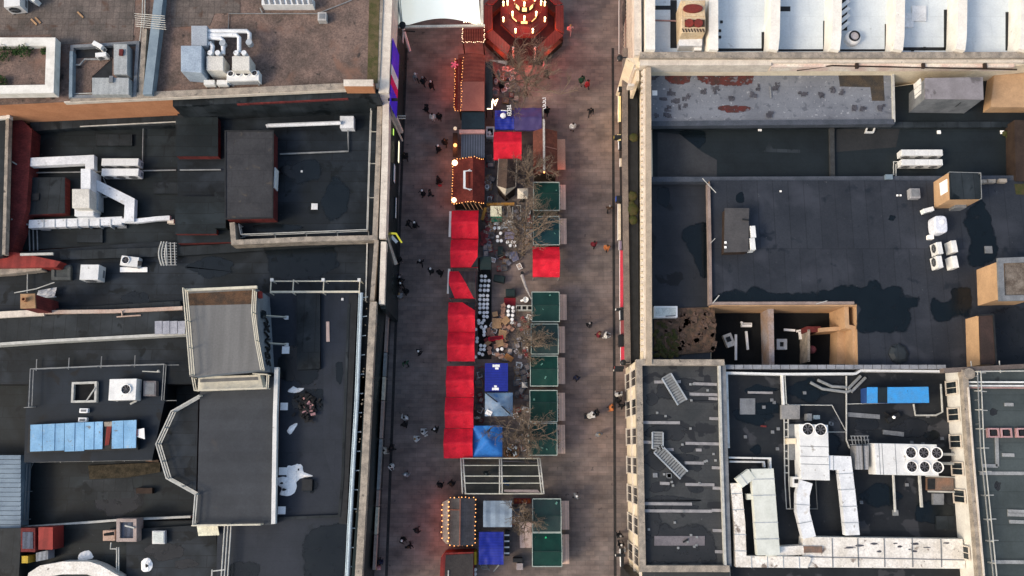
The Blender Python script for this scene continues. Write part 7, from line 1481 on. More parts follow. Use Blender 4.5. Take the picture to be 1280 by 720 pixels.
awning(120, 152, 773, 776, ay, 'yellow lit awning on the right street front, upper one'); awning(168, 176, 772.5, 776, ay, 'short yellow lit awning on the right street front')
awning(198, 208, 775, 777, ac_, 'short cream awning above the blue round sign'); awning(255, 300, 772.5, 776, ac_, 'long cream awning below the blue round sign'); awning(301, 312, 774, 777, apu, 'short mauve awning between cream and red shopfronts')
awning(313, 384, 775, 779, ar, 'long red awning on the right street front'); awning(394, 420, 775.5, 780, ap, 'maroon awning below the long red one'); awning(432, 456, 776, 781, ar, 'short red awning by the cream corner building')
sign((773, 249), 3.2, (.55, .5, .5), 'round-looking blue projecting sign on the right street front', mat('blue_sign', (.03, .09, .42)))
sign((775, 387), 3.4, (.9, .14, .5), 'thin white projecting sign across the red shopfront', K['bone']); sign((776.5, 394), 3.3, (.35, .9, .5), 'white blocky sign just below the thin projecting sign', K['tarp']); sign((775.5, 426), 3.2, (.4, 1.1, .6), 'black square sign on the maroon shopfront', K['dark']); sign((773.5, 459.5), 3.2, (.9, .18, .4), 'red projecting board at the foot of the red shopfront', K['redpaint']); sign((772.5, 463), 3.1, (.9, .14, .4), 'pale projecting board just below the red projecting board', K['pale'])
sign((772, 172), 3.1, (.8, .3, .4), 'dark yellow hanging sign on the right street front', mat('ochre_sign', (.34, .26, .06))); sign((775, 182), 3.2, (.35, .8, .4), 'white hanging sign below the dark yellow one', K['tarp'])
for (x, y) in ((771, 140), (771, 172)): lamp('shop_glow', tuple(W(x, y, 2.4)), 70, (1, .6, .2), .3)
for i, (x, y, z_, b) in enumerate(((777, 72, 8.6, 0), (781, 453, 5, 0))):
    t = thing('wall_lamp', 'black bracket lamp at the %s corner of the right street front' % ('cream upper', 'cream lower')[i], 'lamp', tuple(W(x, y, z_))); c = t.location; MB().tube([(c.x+.5, c.y, z_), (c.x-.1, c.y, z_)], .07).build('arm', K['dark'], t); mb = MB(); mb.lathe([(.05, z_+.15), (.3, z_), (.3, z_-.1), (.05, z_-.12)], c.x-.15, c.y, 10); mb.build('lamp_head', K['dark'], t)
for i, y in enumerate((455, 560)):
    pass
sign((777, 697), 3.0, (.3, 1.6, .5), 'long white sign at the lower right street front', K['tarp']); sign((775, 694), 3.2, (.9, .14, .4), 'white projecting board at the lower right street front', K['bone'])
# tangled white tree lights at the top
t = thing('rope_lights', 'white vertical word of lights hanging near the violet tent', 'light sign', tuple(W(638, 138, 2.9)))
mb = MB(); zq = 2.95                                             # upright strokes of the little vertical word
def stroke(*p): mb.tube([W(x, y, zq) for x, y in p], .045, 5)
stroke((633.5, 132.5), (638.5, 132.5)); stroke((638.3, 131), (638.3, 134)); 
for y in (135, 138, 141): stroke((634.5, y), (638.8, y)); stroke((634.5, y), (634.5, y+2)); stroke((638.8, y), (638.8, y+2)); 
stroke((636.6, 135), (636.6, 137)); stroke((636.6, 141), (636.6, 143)); stroke((634.5, 144), (638.8, 144)); stroke((626, 138), (634, 138.5))
mb.build('letter_tube', K['tarp'], t); MB().prect(633, 130.5, 639.5, 145, 2.88, 2.8).build('backing', K['dark'], t)
t = thing('light_pole', 'thin pole with curly white light figures beside the violet tent', 'light pole', tuple(W(678, 155, 0))); p = W(679, 155, 4.0); MB().tube([W(679, 160, 0), W(679, 137, 3.6)], .06).build('pole', K['rail'], t); mb = MB()
for y in (123, 128, 133): mb.tube([W(678, y, 3.8), W(682, y-1, 3.8), W(682, y+2, 3.8), W(679, y+3, 3.8)], .05, 5)
mb.build('light_figure', K['tarp'], t)
# ================================================================ seating area
def make_stool():
    t = thing('bar_stool', 'x', 'stool'); mb = MB(); mb.lathe([(.05, .72), (.15, .73), (.175, .76), (.17, .80), (.05, .815)], 0, 0, 14); mb.build('seat', K['bone'], t); lg = MB()
    for k in range(4): a = k*1.571+.78; lg.tube([(.09*math.cos(a), .09*math.sin(a), .73), (.18*math.cos(a), .2*math.sin(a), 0)], .014, 4)
    lg.build('leg_frame', K['raild'], t); r_ = MB(); r_.lathe([(.13, .27), (.15, .27), (.15, .295), (.13, .295)], 0, 0, 12); r_.build('footrest', K['raild'], t); return t
stool = make_stool()
def stools(pts, label, group):
    for x, y in pts: place(stool, at(x+RND.uniform(-.25, .25), y+RND.uniform(-.25, .25), 0), RND.uniform(0, 1.5), label, group)
def plank_table(x, y, w, d, rz, label, m, group=None, h=.74):
    c = W(x, y, 0); t = thing('picnic_table', label, 'table', (0, 0, 0), group)
    tb = MB(); n = max(3, int(d/.14))
    for k in range(n): tb.box(0, -d/2+d*(k+.5)/n, h, w, d/n-.015, .05)
    tb.build('table_top', m, t)
    for s in (-1, 1): MB().box(s*(w/2-.15), 0, h/2-.03, .07, d*.8, h-.06).build('trestle', m, t)
    t.location = (c.x, c.y, 0); t.rotation_euler = (0, 0, rz); return t
def chair(m):
    t = thing('folding_chair', 'x', 'chair'); MB().box(0, 0, .44, .42, .4, .04).build('seat', m, t); b = MB()
    for k in range(3): b.box(0, .2, .58+k*.12, .42, .025, .08)
    b.build('backrest', m, t)
    for sx in (-1, 1):
        for sy in (-1, 1): MB().box(sx*.18, sy*.17, .21, .035, .035, .42 if sy < 0 else .419).build('leg', K['dwood'], t)
    return t
mat_ = thing('black_floor_mat', 'long black floor mat under the rows of white stools', 'floor mat', tuple(W(606, 390, 0))); MB().prect(597.5, 322, 614.5, 449, .02, .004).build('rubber_sheet', K['rubber'], mat_); e = MB(); e.prect(597.3, 321.5, 614.7, 322.3, .03, .004); e.build('edge_strip', K['panel'], mat_)
rows = [(347, 352.5), (359, 364.3), (371, 376), (381.7, 386.3), (392, 397)]
nm_ = ['top', 'second', 'third', 'fourth', 'bottom']
for i, (ya, yb) in enumerate(rows):
    xs_ = [(602, 606.8), (601.2, 606, 610.5), (600.7, 604.8, 609.5), (600.5, 605, 609.6), (600.3, 605.3, 609.5)][i]
    xb_ = [(602, 606.4, 611.2), (600.8, 605.8, 610.3), (600.4, 605.3, 609.6), (600.2, 604.8, 609.4), (605, 609.4)][i]
    stools([(x, ya) for x in xs_]+[(x, yb) for x in xb_], 'white round stool in the %s double row on the black mat beside the red tents' % nm_[i], 'white stools on the black mat, %s double row' % nm_[i])
    if i < 5: plank_table(605.5, (ya+yb)/2, .95, .26, .03, 'narrow black bar table between the stools of the %s double row' % nm_[i], K['rubber'])
stools([(598.5, 402), (599, 405.5), (603, 405), (605, 402)], 'white round stool just below the five double rows on the black mat', 'white stools below the double rows')
stools([(602, 410), (605, 413), (607, 409.5), (605.5, 416), (597, 424), (596.5, 428), (605.5, 420)], 'white round stool in the loose cluster at the lower part of the black mat', 'loose white stools on the black mat')
stools([(601.5, 433), (606, 433.5), (601, 438), (605.5, 438), (599.5, 442.5), (603.5, 444)], 'white round stool in the block of six at the foot of the black mat', 'six white stools at the foot of the mat')
stools([(619, 281.5), (623, 281), (618.5, 287.5), (624, 287)], 'white round stool in the square of four under the green and cream box', 'four white stools under the cream box')
stools([(626, 294), (622, 298), (622, 303), (626.5, 303)], 'white round stool in the second square of four below the cream box', 'second four white stools')
stools([(634.5, 305), (640, 304.5), (644, 305), (638, 309), (643.5, 309.5)], 'white round stool in the group by the trunk of the middle tree', 'white stools by the middle tree')
stools([(636, 384.5), (641, 386), (635, 390.5), (641.5, 390.5), (635.5, 395), (640.5, 395.5), (640, 400.5), (640, 405)], 'white round stool in two lines below the red mat', 'white stools below the red mat')
stools([(622, 438), (627.5, 437.5)], 'white round stool at the lower end of the timber tables', 'two white stools by the timber tables')
stools([(595, 413), (594.5, 447)], 'white round stool pressed against the edge of the red tents', 'stools against the red tents')
stools([(631, 280), (634.5, 279.5), (638, 280)], 'white round stool on the edge of the white framed pen', 'stools by the white pen')
for x, y, w, d, rz, l in ((621, 405.5, .95, 1.05, 0, 'pale slatted timber table at the middle of the seating area'), (619, 394, .55, .5, .2, 'small timber table above the pale slatted one'), (632, 402, .8, .7, .75, 'diamond-turned timber table with a red runner'), (628, 419, .8, .9, -.2, 'timber table behind the red box on the seating floor'), (625, 430, .75, .7, .3, 'small pinkish timber table at the lower seating area'), (636, 448, .9, .55, -.6, 'orange timber table at the foot of the seating area'), (610, 430, .7, .4, .6, 'narrow timber table beside the block of six stools')):
    plank_table(x, y, w, d, rz, l, K['wood'] if 'orange' not in l else mat('orange_wood', (.42, .19, .07)))
ctan = chair(mat('pink_tan_wood', (.46, .27, .19), (.38, .21, .15), 2, .7, vary=.15)); cgrey = chair(mat('steel_chair', (.32, .31, .33), (.24, .23, .25), 2, .5, vary=.15)); cred = chair(mat('dull_red_chair', (.30, .055, .055), (.22, .045, .045), 2, .6, vary=.15))
rr = random.Random(77)
def chairs(pr, pts, label, group):
    for x, y in pts: place(pr, at(x, y, 0), rr.uniform(0, 6.28), label, group)
chairs(ctan, [(611, 413), (610.5, 418), (614, 416), (629, 383), (629, 387), (629, 391), (628.5, 396), (636, 410), (640, 412), (633, 416), (622, 424), (630, 427), (620, 434), (632, 433), (612, 436), (612, 441), (622, 444), (627, 446), (630, 409), (616, 420)], 'tan wooden chair among the timber tables', 'tan chairs among the timber tables')
chairs(cred, [(603, 294), (604, 299), (606, 303), (610, 288), (603, 306), (612, 304), (608, 296), (653, 399), (656, 404), (658, 410), (652, 412), (608, 426), (613, 424), (655, 440), (658, 444)], 'dull red folding chair scattered on the seating floor', 'red folding chairs')
chairs(cgrey, [(633, 284), (638, 285), (634, 295), (640, 297), (637, 290), (645, 266), (648, 274), (634, 319), (639, 322), (643, 326), (636, 330), (648, 425), (647, 433), (645, 440), (650, 446), (657, 416), (611, 306), (649, 407)], 'grey metal chair near the bare trees', 'grey metal chairs')
t = thing('red_box', 'long red box between the timber tables', 'box', tuple(W(620, 424, 0))); MB().box(t.location.x, t.location.y, .45, 1.5, .4, .8, .15).build('body', K['red'], t); MB().box(t.location.x, t.location.y, .88, 1.3, .3, .04, .15).build('lid', mat('dark_red_lid', (.2, .01, .02)), t)
t = thing('red_mat', 'square dull red mat above the two lines of white stools', 'mat', tuple(W(637, 377, 0))); MB().prect(630, 372, 644.5, 382, .03, .006).build('cloth', mat('dull_red_cloth', (.24, .02, .03), (.17, .016, .025), 1, .9), t); MB().prect(630, 371.5, 644.5, 372.4, .05, .006).build('hem', K['dwood'], t)
for x0, y0, x1, y1, z_, l, rz in ((600, 321, 614, 337, 2.3, 'black flat canopy at the head of the black floor mat', 0), (617, 344, 631, 352, .8, 'dark green padded bench tilted beside the black mat', -.2), (632, 361, 644, 370.5, .9, 'dark green storage box above the red mat', 0), (622, 308, 629, 320, .8, 'dark green upright bench above the red step', 0)):
    c = ctr(x0, y0, x1, y1, z_); w, d = dims(x0, y0, x1, y1, z_); t = thing('padded_bench' if 'bench' in l else 'storage_box' if 'box' in l else 'flat_canopy', l, 'bench' if 'bench' in l else 'box' if 'box' in l else 'canopy', (c.x, c.y, 0)); gm = mat('bottle_green', (.012, .026, .026), (.02, .032, .03), 1, .5)
    if 'canopy' in l:
        MB().box(c.x, c.y, z_, w, d, .08).build('roof', gm, t)
        for sx in (-1, 1):
            for sy in (-1, 1): MB().box(c.x+sx*(w/2-.05), c.y+sy*(d/2-.05), z_/2-.02, .06, .06, z_-.04).build('post', K['dwood'], t)
    else: MB().box(c.x, c.y, z_/2, w, d, z_, rz).build('body', gm, t, bevel=.05); MB().box(c.x, c.y, z_+.03, w*.9, d*.8, .06, rz).build('cushion' if 'bench' in l else 'lid', gm, t)
t = thing('red_step', 'dull red step under the upright green bench', 'step', tuple(W(627, 322, 0))); MB().prect(623, 320, 632, 324, .25, .0).build('tread', K['redpaint'], t); MB().prect(623, 319.6, 632, 320.4, .3, 0).build('nosing', K['dwood'], t)
for (xa, ya, xb, yb, l) in ((608, 255.5, 643, 255, 'long ochre timber beam above the green and cream box'), (602.5, 275, 607, 259.5, 'short ochre timber beam leaning by the topmost red tent')):
    a, b = W(xa, ya, .9), W(xb, yb, 1.0); t = thing('timber_barrier', l, 'barrier', tuple(a.lerp(b, .5)*1)); t.location.z = 0; MB().bar(a, b, .3, .12).build('rail', mat('ochre_wood', (.42, .21, .045), (.32, .15, .03), 1.5, .7), t)
    for k in (.1, .9): p = a.lerp(b, k); MB().box(p.x, p.y, .42, .1, .1, .84).build('post', K['dwood'], t)
t = thing('ice_cream_cart', 'cream topped box with green front in the seating area', 'cart', tuple(W(620, 266, 0))); MB().ppoly([(613, 258), (627, 258), (627.5, 272), (613.5, 271.5)], 1.9, .2).build('body', mat('jade', (.0, .20, .12)), t); MB().ppoly([(613, 257.5), (627, 257.5), (627, 270.5), (613, 270.5)], 1.98, 1.9).build('top', mat('cream_top', (.78, .74, .52)), t); MB().ppoly([(613.2, 271), (627.2, 271), (627.2, 277.5), (615, 277.5)], 1.0, .9).build('front_shelf', mat('jade2', (.0, .26, .16)), t)
t = thing('white_pen', 'white framed empty pen right of the green and cream box', 'pen', tuple(W(634, 268, 0))); mb = MB()
for a, b in (((629, 261), (629, 276)), ((634, 264), (634, 277)), ((629, 271), (641, 270.5)), ((641, 259), (641, 275)), ((629, 277), (643, 276)), ((645, 257), (651, 257)), ((651, 257), (651, 272))): mb.tube([W(*a, 1.0), W(*b, 1.0)], .045); 
mb.build('rail', K['rail'], t); pm = MB()
for x, y in ((629, 261), (629, 276), (634, 264), (641, 259), (641, 275), (651, 257), (651, 272)): p = W(x, y, 1); pm.tube([(p.x, p.y, 0), p], .04)
pm.build('post', K['rail'], t)
plank_table(637, 296.5, 1.0, .8, 0, 'lilac-grey table between the upper white stools', mat('lilac_top', (.2, .18, .25))); plank_table(633, 283.5, 1.1, .7, 0, 'pale grey table inside the white stool group by the white pen', mat('pale_grey_top', (.33, .36, .38))); plank_table(643, 322, .7, 1.0, .3, 'blue-grey crate-like table under the middle tree', mat('bluegrey_top', (.13, .14, .22)))
t = thing('white_planter_frames', 'row of three white framed black boxes above the dull red chairs', 'planter', tuple(W(655, 386, 0))); mb = MB()
for k in range(3): mb.strip(P2(rect(645.5+k*7, 382, 651.5+k*7, 387.5), .7), .09, .02, .7, True)
mb.build('frame', K['rail'], t); MB().prect(646, 382.5, 665, 387, .6, .02).build('liner', K['void'], t)
t = thing('white_bucket', 'white bucket standing above the white framed boxes', 'bucket', tuple(W(657, 376, 0))); c = t.location; MB().lathe([(.2, .0), (.28, .7), (.3, .74), (.25, .74), (.2, .4)], c.x, c.y, 14).build('bucket_body', K['bone'], t); MB().tube([(c.x-.5, c.y-.05, .3), (c.x-.2, c.y, .5)], .12).build('spout', K['bone'], t)
t = thing('fallen_pole', 'tapering pale pole leaning from the middle tree to a green stall', 'pole', tuple(W(659, 358, 0))); MB().tube([W(652.5, 344, 1.5), W(657, 358, 1.9), W(664, 374, 2.5)], .2, 8, .06).build('shaft', mat('pale_pole', (.42, .39, .36)), t); p = W(652.5, 344, 0); MB().cyl(p.x, p.y, .16, 0, 1.4, 8).build('foot', K['dark'], t)
t = thing('lattice_mast', 'pale lattice mast lying across the white pen', 'mast', tuple(W(641, 280, 0))); mb = MB(); A, B = W(635, 257, 2.6), W(647, 302, .1); n_ = Vector((.12, .03, 0)); mb.bar(A-n_, B-n_, .07); mb.bar(A+n_, B+n_, .07)
for k in range(16): q = A.lerp(B, k/16); q2 = A.lerp(B, (k+1)/16); mb.bar(q-n_*(1 if k % 2 else -1), q2+n_*(1 if k % 2 else -1), .05)
mb.build('lattice', K['stone'], t)
# planters, pallets and crates
t = thing('flower_pot', 'big terracotta pot with white flowers beside the lowest green stall', 'flower pot', tuple(W(639.5, 565, 0))); c = t.location; MB().lathe([(.45, 0), (.72, .5), (.78, .62), (.68, .62), (.6, .5)], c.x, c.y, 18).build('pot', mat('terracotta', (.4, .2, .1)), t); fl = MB(); lf = MB(); rr = random.Random(8)
for k in range(90): a, q = rr.uniform(0, 6.28), .6*rr.random()**.5; (fl if k % 3 == 0 else lf).ball((c.x+q*math.cos(a), c.y+q*math.sin(a)+.12, .62+rr.uniform(0, .25)), rr.uniform(.05, .12), 5, 3)
fl.build('blossom', K['tarp'], t); lf.build('leaves', mat('dull_leaf', (.03, .04, .025), (.06, .035, .03), 4), t)
t = thing('pallet_stack', 'stack of pinkish pale timber pallets left of the bottom green stalls', 'pallets', tuple(W(657, 669, 0)))
for k in range(3):
    mb = MB(); 
    for j in range(9): a, b = W(650.5+j*1.75-k*.3, 655-k, .25+k*.3), W(651.3+j*1.6-k*.2, 684+k*.4, .25+k*.3); mb.bar(a, b, .13, .04)
    mb.build('pallet', mat('pink_pallet', (.50, .40, .37), (.38, .28, .26), 2, .8, vary=.1), t)
t = thing('fruit_crate_row', 'row of four red crates above the tree at the bottom of the market', 'crates', tuple(W(653, 626, 0)))
for k in range(4): x = 642.5+k*5.4; MB().strip(P2(rect(x, 623.5, x+4.6, 629), .5), .07, 0, .5, True).build('crate', K['redpaint'], t); MB().prect(x+.6, 624.3, x+4, 628.3, .4, .05).build('fruit', mat('orange_fruit', (.5, .16, .04), (.35, .05, .03), 5), t)
t = thing('striped_rack', 'narrow black and white rack right of the deep blue ribbed canopy', 'rack', tuple(W(634, 680, 0))); mb = MB()
for k in range(4): c = W(633.5, 669+k*7.5, 1.4); mb.box(c.x, c.y, 1.4, .5, .14, .1)
mb.build('white_bar', K['bone'], t); MB().prect(631, 664, 637, 695, 1.3, .0).build('dark_case', K['dark'], t)
t = thing('grey_bin', 'small grey lidded bin at the bottom of the middle aisle', 'bin', tuple(W(649.5, 707, 0))); MB().prect(645.5, 704, 654, 712.5, 1.1, 0).build('body', mat('pinkish_grey', (.32, .28, .28)), t, bevel=.04); MB().prect(641, 698, 653, 703, 1.0, 0).build('lid_open', K['dark'], t)
stools([(594.3, 711), (594.3, 716)], 'white round stool beside the yellow panel at the bottom edge', 'two stools at the bottom edge')
t = thing('tilted_trolley', 'white wire trolley and pole below the deep blue ribbed canopy', 'trolley', tuple(W(607, 708, 0))); mb = MB()
for a, b in (((600, 705), (603, 711)), ((600, 705), (608, 706)), ((603, 711), (611, 711)), ((608, 706), (611, 711)), ((609, 707), (612, 713)), ((602, 708), (610, 708.5))): mb.tube([W(*a, .9), W(*b, .9)], .05)
mb.tube([W(617, 714, .4), W(624, 706, 1.6)], .07); mb.build('wire_frame', K['raild'], t); w_ = MB()
for x, y in ((601, 707), (610, 710)): p = W(x, y, 0); w_.cyl(p.x, p.y, .08, .02, .12, 8); w_.tube([(p.x, p.y, .1), (p.x, p.y, .9)], .03)
w_.build('wheel', K['rubber'], t)
t = thing('white_crate', 'white and black crate between the corrugated hut and the square red tent', 'crate', tuple(W(612.5, 165, 0))); MB().strip(P2(rect(608.5, 159, 617, 170), 1.0), .14, 0, 1.0, True).build('rim', K['bone'], t); MB().prect(609.5, 160, 616, 169, .7, .02).build('contents', K['rubber'], t); c = W(612, 166, .9); MB().box(c.x, c.y, .8, .3, .4, .2, .4).build('pale_parcel', K['bone'], t)
# clutter beside the red-roofed hut
for i, (x, y, r_, m, l) in enumerate(((619, 119, .38, mat('pinkish_drum', (.42, .27, .26)), 'pinkish round drum near the white lettering beside the red-roofed hut'), (609, 236, .24, K['bone'], 'white round bucket right of the red-tiled hut'), (620, 104, .2, K['bone'], 'small white tub right of the narrow dark shelter'))):
    t = thing('drum', l, 'drum', tuple(W(x, y, 0))); MB().lathe([(r_*.9, 0), (r_, .1), (r_, .75), (r_*.9, .8), (.02, .8)], t.location.x, t.location.y, 14).build('shell', m, t); MB().cyl(t.location.x, t.location.y, r_*.6, .8, .84, 12).build('lid', K['panel'], t)
t = thing('cafe_cycle', 'dark wheeled frame with round parts left of the square red tent', 'cycle', tuple(W(612, 179, 0))); c = t.location; mb = MB()
for dx in (-.3, .3):
    pts_ = [(c.x+dx+.28*math.cos(k*.5236), c.y, .3+.28*math.sin(k*.5236)) for k in range(13)]; mb.tube(pts_, .03, 5)
mb.build('wheel', K['raild'], t); MB().tube([(c.x-.3, c.y, .3), (c.x, c.y+.1, .7), (c.x+.3, c.y, .3)], .035).build('frame', K['dark'], t)

# crates, sacks and cartons behind the stalls
def crate(m, name, w, d, h):
    t = thing(name, 'x', 'crate'); MB().strip([(-w/2, -d/2), (w/2, -d/2), (w/2, d/2), (-w/2, d/2)], .05, .02, h, True).build('side_boards', m, t); MB().box(0, 0, h*.48, w-.1, d-.1, h*.86).build('contents', mat('stall_goods', (.38, .30, .24), (.14, .12, .13), 5, .7, fine=.35, vary=.6), t); return t
kinds = ((crate(K['wood'], 'timber_crate', .6, .45, .35), 'open timber crate of goods', 'timber crates'), (crate(K['bone'], 'white_crate', .55, .4, .32), 'white plastic crate of goods', 'white plastic crates'), (crate(mat('grey_crate', (.16, .17, .19), vary=.3), 'grey_crate', .6, .5, .4), 'grey crate of goods', 'grey crates'), (crate(mat('dull_red_crate', (.3, .05, .05)), 'red_crate', .5, .4, .3), 'dull red crate of goods', 'dull red crates'))
zones = (((655, 662, 262, 305), 'behind the upper green stalls'), ((653, 662, 388, 450), 'behind the green stalls beside the seating'), ((644, 660, 452, 500), 'behind the stalls right of the blue kiosk'), ((642, 659, 505, 560), 'under the bare tree by the grey-blue tent'), ((618, 650, 84, 128), 'under the largest bare tree'), ((641, 662, 630, 655), 'under the small tree left of the bottom stalls'), ((609, 616, 172, 255), 'in the gap right of the red-tiled hut'), ((606, 616, 262, 320), 'on the floor right of the topmost red tents'), ((616, 646, 388, 450), 'among the timber tables'), ((612, 650, 262, 345), 'on the floor of the upper seating area'), ((597, 604, 455, 530), 'in the dark gap right of the lower red tents'))
for (x0, x1, y0, y1), where in zones:
    for k in range(19):
        pr, l, g_ = kinds[min(3, int(rr.random()*4))]; place(pr, at(rr.uniform(x0, x1), rr.uniform(y0, y1), 0), rr.uniform(-.5, .5)+(1.57 if rr.random() < .4 else 0), l+' '+where, g_+' '+where)
# ================================================================ bare trees
def tree(px, label, h=7.0, spread=3.0, seed=0, lean=(0, 0), z0=.0, n1=11):
    c = W(*px, 0); t = thing('bare_tree', label, 'tree', (c.x, c.y, 0), 'bare winter trees along the market'); rr = random.Random(seed); tr = MB(); br = MB()
    top = Vector((c.x+lean[0], c.y+lean[1], h*.62)); mid = Vector((c.x+lean[0]*.4+.1, c.y+lean[1]*.4, h*.34)); tr.tube([(c.x, c.y, 0), (c.x, c.y, .5), mid, top], .17, 9, .07); tr.cyl(c.x, c.y, .24, 0, .35, 9, .17)
    def grow(p, d, L, r, lev):
        pts_ = [p]; q = p.copy(); n = 4
        for i in range(n):
            d = (d+Vector((rr.gauss(0, .16), rr.gauss(0, .16), rr.gauss(.05, .1)))).normalized(); q = q+d*(L/n); pts_.append(q.copy())
        br.tube(pts_, r, 5 if lev < 2 else 3, r*.45)
        if lev >= 3: return
        for k in range((5, 5, 4)[lev]):
            i = rr.randint(1, n); b = pts_[i]; a = rr.uniform(0, 6.28)
            side = Vector((math.cos(a), math.sin(a), rr.uniform(-.1, .5))); grow(b, (d*.75+side*.7).normalized(), L*rr.uniform(.45, .65), max(.016, r*.52), lev+1)
    for k in range(n1):
        f = .3+.7*k/n1; p = mid.lerp(top, max(0, (f-.35)/.65)); a = k*2.4+rr.uniform(-.3, .3); up = .35+.55*f
        grow(p, Vector((math.cos(a), math.sin(a), up)).normalized(), spread*rr.uniform(.7, 1.1)*(1.1-.35*f), .08, 0)
    grow(top, Vector((0, 0, 1)), h*.36, .06, 0)
    tr.build('trunk', K['bark'], t); br.build('crown', K['bark'], t); return t
tree((657, 118), 'largest bare tree, between the octagonal pavilion and the violet tent', 7.2, 4.0, 1, n1=15)
tree((659, 228), 'bare tree left of the rust-tiled hut', 6.0, 2.4, 2, n1=9)
tree((653, 318), 'bare tree over the edge of the lone red tent and seating', 7.6, 3.3, 3, lean=(.2, 2.2), n1=13)
tree((658, 432), 'bare tree at the lower right corner of the seating area', 6.0, 2.7, 4, n1=10)
tree((655, 540), 'bare tree beside the faded grey-blue tent', 6.6, 3.0, 5, n1=13)
tree((656, 648), 'small bare tree left of the bottom pair of green stalls', 4.6, 1.9, 6, n1=8)

# ================================================================ people
def person_mesh(stride, swing, bend=0.0, arms=None, name='body'):
    V = []; E = []; Rr = []
    def v(p, r, par=None):
        V.append(Vector(p)); Rr.append(r if isinstance(r, tuple) else (r, r)); i = len(V)-1
        if par is not None: E.append((par, i))
        return i
    pel = v((0, 0, .96), (.15, .175)); wai = v((.01, 0, 1.12), (.145, .175), pel); che = v((.02, 0, 1.33), (.155, .205), wai); nb = v((.0, 0, 1.47), (.07, .08), che); nk = v((.02, 0, 1.55), (.052, .052), nb); hd = v((.035, 0, 1.64), (.088, .08), nk); ht = v((.03, 0, 1.73), (.075, .07), hd)
    nose = v((.135, 0, 1.635), (.016, .016), hd)
    for s in (-1, 1):
        ph = stride*s; hip = v((0, s*.09, .9), (.095, .095), pel); kn = v((.22*ph+.05, s*.095, .5), (.066, .066), hip); an = v((.40*ph-.06*abs(ph)-(.08 if ph < 0 else 0), s*.1, .09+(.07 if ph < 0 else 0)), (.045, .045), kn); v((.40*ph+.14, s*.11, .045), (.038, .045), an)
        sh = v((.0, s*.2, 1.42), (.085, .085), che); aw = -swing*s
        el = v((.16*aw-.02, s*.255, 1.16), (.066, .066), sh)
        wr = v((.3*aw+.10, s*.24, .93), (.036, .036), el) if arms is None else v((.24, s*.16, 1.12), (.036, .036), el)
        wd = (V[wr]-V[el]).normalized(); pa = v(V[wr]+wd*.07, (.03, .02), wr); sd = Vector((1, 0, 0))
        for k in range(4):
            o = (k-1.5)*.02; f1 = v(V[pa]+wd*.045+sd*o, .011, pa); v(V[f1]+wd*(.04+.008*(1.5-abs(k-1.2)))+Vector((0, -s*.012, 0)), .009, f1)
        th = v(V[wr]+wd*.03+sd*.035, .012, wr); v(V[th]+wd*.035+sd*.012, .010, th)
    me = bpy.data.meshes.new('skel'); me.from_pydata([tuple(p) for p in V], E, []); o = bpy.data.objects.new('skel', me); COL.objects.link(o)
    sk_ = o.modifiers.new('s', 'SKIN'); sk_.use_smooth_shade = True
    for i, d_ in enumerate(me.skin_vertices[0].data): d_.radius = Rr[i]; d_.use_root = (i == 0)
    ss = o.modifiers.new('u', 'SUBSURF'); ss.levels = 1; ss.render_levels = 1
    dg = bpy.context.evaluated_depsgraph_get(); out = bpy.data.meshes.new_from_object(o.evaluated_get(dg)); bpy.data.objects.remove(o); out.name = name
    for m in ('skin', 'coat', 'trouser', 'shoe'): out.materials.append(K['skin'])
    for p in out.polygons:
        c = p.center; hands = False
        for i, q in enumerate(V): pass
        if c.z > 1.53: mi = 0
        elif c.z < .10: mi = 3
        elif c.z < .88 and abs(c.y) < .2: mi = 2
        elif c.z < .91 and abs(c.y) >= .2: mi = 0
        else: mi = 1
        p.material_index = mi; p.use_smooth = True
    return out
def hair_mesh():
    mb = MB(); mb.smooth = True; n, m = 12, 6; vs = [(.02, 0, 1.83)]; fs = []
    for i in range(1, m+1):
        a = i/m*1.75
        for k in range(n):
            b = 6.2832*k/n; back = 1-.25*math.cos(b); vs.append((.022+.107*math.sin(a)*math.cos(b), .1*math.sin(a)*math.sin(b), 1.70+.125*math.cos(a)*(1 if math.cos(a) > 0 else 1.6*(1-math.cos(b))*.5)))
    fs = [[0, 1+k, 1+(k+1) % n] for k in range(n)]+[[1+i*n+k, 1+(i+1)*n+k, 1+(i+1)*n+(k+1) % n, 1+i*n+(k+1) % n] for i in range(m-1) for k in range(n)]
    mb.add(vs, fs); o = mb.build('hair', K['dark']); me = o.data; bpy.data.objects.remove(o); return me
def coat_skirt(): 
    mb = MB(); mb.smooth = True; mb.lathe([(.22, 1.12), (.235, .95), (.27, .68), (.25, .68), (.2, 1.1)], 0, 0, 12); o = mb.build('coat_hem', K['dark']); me = o.data; bpy.data.objects.remove(o)
    for v_ in me.vertices: v_.co.x *= .8
    return me
POSE = [person_mesh(.45, .6), person_mesh(-.45, -.55), person_mesh(.12, .1), person_mesh(.35, .3, arms=1), person_mesh(-.35, .4)]
HAIR = hair_mesh(); SKIRT = coat_skirt()
cc = {'white': (.68, .67, .64), 'cream': (.55, .5, .42), 'grey': (.24, .25, .26), 'black': (.010, .011, .013), 'navy': (.015, .02, .05), 'dark': (.018, .02, .022), 'red': (.42, .03, .04), 'maroon': (.16, .02, .03), 'orange': (.5, .17, .06), 'pink': (.55, .30, .30), 'green': (.03, .09, .05), 'blue': (.05, .1, .3), 'brown': (.1, .06, .04)}
PM = {k: mat('coat_'+k, v, rough=.85, fine=.1, scale=4) for k, v in cc.items()}
HM = [mat('hair_'+n, c, rough=.7, fine=.1, scale=8) for n, c in (('black', (.012, .01, .01)), ('brown', (.05, .028, .015)), ('fair', (.26, .17, .08)), ('grey', (.3, .29, .28)), ('white_hat', (.7, .7, .68)), ('red_hat', (.4, .03, .03)))]
